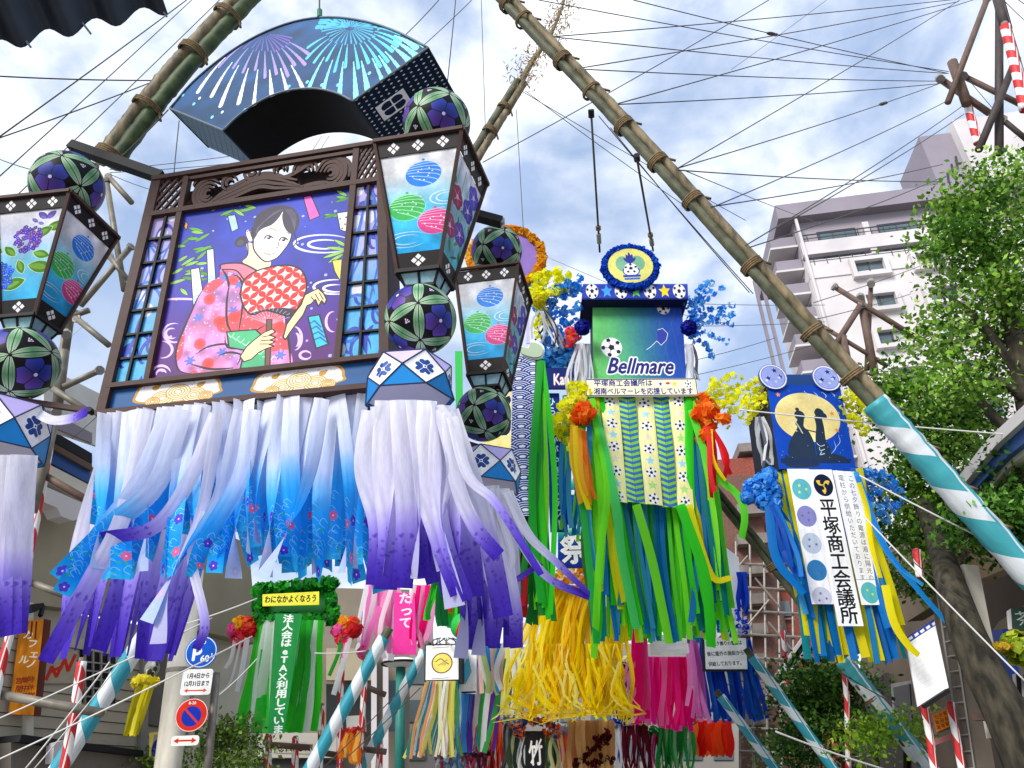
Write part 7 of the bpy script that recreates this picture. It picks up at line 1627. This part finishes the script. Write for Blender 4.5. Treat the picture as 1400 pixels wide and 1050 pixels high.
# orange-red and the tinsel row
of = thing('orange_red_float', P(970, 990, 18), 'bright orange red wide streamers below the dark blue ones', 'festival float')
hang(of, ((946,985,18),(996,985,18)), ((944,1034,18),(998,1036,18)), 20, .17, pick([(250,60,10),(255,90,20),(240,30,10),(255,130,50)]), PAPER, xj=3, bow=3, seed=89, seg=6)
def tin(label, x0, x1, y0, y1, Y, n, cols, seed, wd=.06, cat='festival float', top=None):
    o = thing('tinsel_float', P((x0+x1)/2, y0, Y), label, cat, 'small tinsel floats along the bottom')
    hang(o, ((x0,y0,Y),(x1,y0,Y)), ((x0-2,y1,Y),(x1+2,y1,Y)), n, wd, pick(cols), PAPER, xj=3, bow=3, wig=4, seed=seed, lj=.04, seg=8, tws=2, name='tinsel')
    mb = MB()
    for x in np.linspace(x0, x1, max(3, int((x1-x0)/7))): petals(mb, P(x, y0-1, Y-.1), .1, 16, .05, top or cols, r_)
    mb.build('garland', PAPER, o, col=True); return o
tin('maroon and silver tinsel below the long pink ribbons', 848, 884, 986, 1060, 18, 30, [(110,20,46),(150,30,60),(80,14,36),(230,220,226)], 90, top=[(236,220,140),(240,230,180)])
tin('maroon tinsel with white flecks under green leaves beside the first maroon one', 884, 904, 1000, 1060, 18.4, 16, [(120,24,50),(210,60,120),(90,20,40),(240,200,214)], 91, top=[(40,130,60),(60,160,70)])
tin('bright green spiky tinsel under the hot pink streamers', 902, 946, 986, 1060, 17.5, 36, [(30,150,60),(50,180,80),(20,120,50),(150,210,150)], 92, top=[(40,140,70),(90,180,100)])
tin('dark maroon streamers under the violet bands', 640, 664, 1030, 1062, 17, 14, [(120,20,60),(170,40,90),(60,30,50)], 93)
tin('silver grey shredded tinsel beside the black lettered panel', 690, 706, 985, 1060, 16.5, 20, [(190,200,200),(120,130,132),(230,234,236),(80,90,90)], 94)
tin('pink and orange tinsel right of the black lettered panel', 758, 776, 1000, 1060, 16.5, 14, [(240,80,160),(250,120,60),(220,40,60),(240,230,180)], 95, top=[(110,190,150),(200,160,220)])
tin('blue edge tinsel between the tan dotted one and maroon', 838, 848, 990, 1060, 17.5, 8, [(20,70,170),(230,236,240),(40,90,190)], 96)
tin('red and maroon tinsel left of the silver tinsel', 664, 690, 960, 1060, 17.5, 20, [(150,20,50),(200,60,40),(230,90,30),(90,20,50)], 97, top=[(246,120,30),(240,90,20)])
tin('pale blue and red short tinsel at the bottom of the disc board streamers', 600, 640, 1036, 1062, 17, 18, [(150,200,220),(170,40,60),(220,230,236),(90,130,160)], 98)
tin('deep purple and white tinsel column beside the tall pink ribbons', 846, 868, 905, 985, 17.5, 18, [(90,40,90),(40,24,50),(230,150,200),(70,30,70)], 99, top=[(236,220,150),(240,236,190)])
bk = thing('black_panel_float', P(728, 1010, 16), 'black hanging panel with white brush writing under an orange garland bar', 'festival float'); BKp = Plane(728, 1030, 16, 0)
c = Cv(260, 300, (22,22,24)); c.text('竹', .2, .3, 170, (240,240,240), bold=4); c.line([(.3,.3),(.6,.6),(.8,.8)], 16, (240,240,240)); card(bk, BKp, [(718,1000),(745,1000),(745,1062),(718,1062)], c, 'black_panel', .1)
flower_spray(bk, [(702,992,760,994),(704,1004,716,1008),(748,1004,760,1008)], 15.9, .07, [(246,120,30),(220,90,20),(30,70,130)], 32, 12, 5)
hang(bk, ((702,1000,16.1),(760,1000,16.1)), ((700,1062,16.1),(762,1062,16.1)), 26, .06, pick([(90,110,70),(200,210,150),(40,60,50),WHT,(60,90,130)]), PAPER, seed=101, seg=6)
tn = thing('tan_dotted_float', P(810, 990, 16.2), 'tan streamers sprinkled with dark red dots under the yellow mass', 'festival float')
hang(tn, ((778,985,16.3),(838,985,16.3)), ((774,1062,16.3),(842,1062,16.3)), 24, .1, pick([(206,160,100),(190,140,84),(224,184,124)]), PAPER, xj=2, bow=2, seed=102, seg=6)
mb = MB()
for k in range(70): t = rr.random(); petals(mb, P(785+t*52+rr.gauss(0,4), 1046-t*48*(1 if k % 3 else .2)+rr.gauss(0,4), 16.1), .03, 5, .04, [(110,24,30),(80,20,24)], r_)
mb.build('red_dots', PAPER, tn, col=True)['kind'] = 'stuff'
# gold tinsel ornament at the left
gd = thing('gold_tassel_ornament', P(200, 930, 9.5), 'yellow gold foil tassel under a grey speckled ball at the purple streamer tips', 'ornament')
V, Fc, UV = sphere(P(208,914,9.5), .085, 16, 10, (1,1,1.2)); c = Cv(120,60,(150,150,146))
for _ in range(40): c.ell((rr.random(),rr.random()), 6, 6, rr.choice([(230,230,226),(70,70,66),(190,190,180)]))
part('speckled_ball', V, Fc, print_mat('speckled', c.image('speckled')), gd, uv=UV, smooth=True)
mb = MB(); petals(mb, P(199,932,9.4), .12, 120, .04, [(236,220,30),(214,196,20),(250,240,90)], r_, sc=(1.3,1,.5)); mb.build('foil_ring', PAPER, gd, col=True)
hang(gd, ((188,936,9.4),(210,936,9.4)), ((170,1006,9.4),(186,1008,9.4)), 12, .05, pick([(226,214,40),(190,176,20),(250,240,100),(160,150,20)]), PAPER, xj=2, bow=1, wig=1, seed=103, seg=8, lj=.03)
ot = thing('orange_tassel_lantern', P(481, 985, 15), 'small grey box lantern with orange tassels between red and white poles', 'ornament')
part('box', *prism([P(x, y, 15) for x, y in [(473,979),(493,978),(494,998),(474,999)]], (.03,.35,0)), mat('grey_paper_box', (190,190,186), .6, .1, 6), ot)
hang(ot, ((474,1000,15),(494,999,15)), ((466,1040,15),(492,1046,15)), 12, .07, pick([(250,170,50),(240,140,40),(250,200,90)]), PAPER, xj=4, bow=3, seed=104, seg=6)
mb = MB(); petals(mb, P(484,1000,15), .14, 40, .05, [(200,40,60),(230,90,60)], r_, sc=(1.4,1,.4)); mb.build('red_frill', PAPER, ot, col=True)
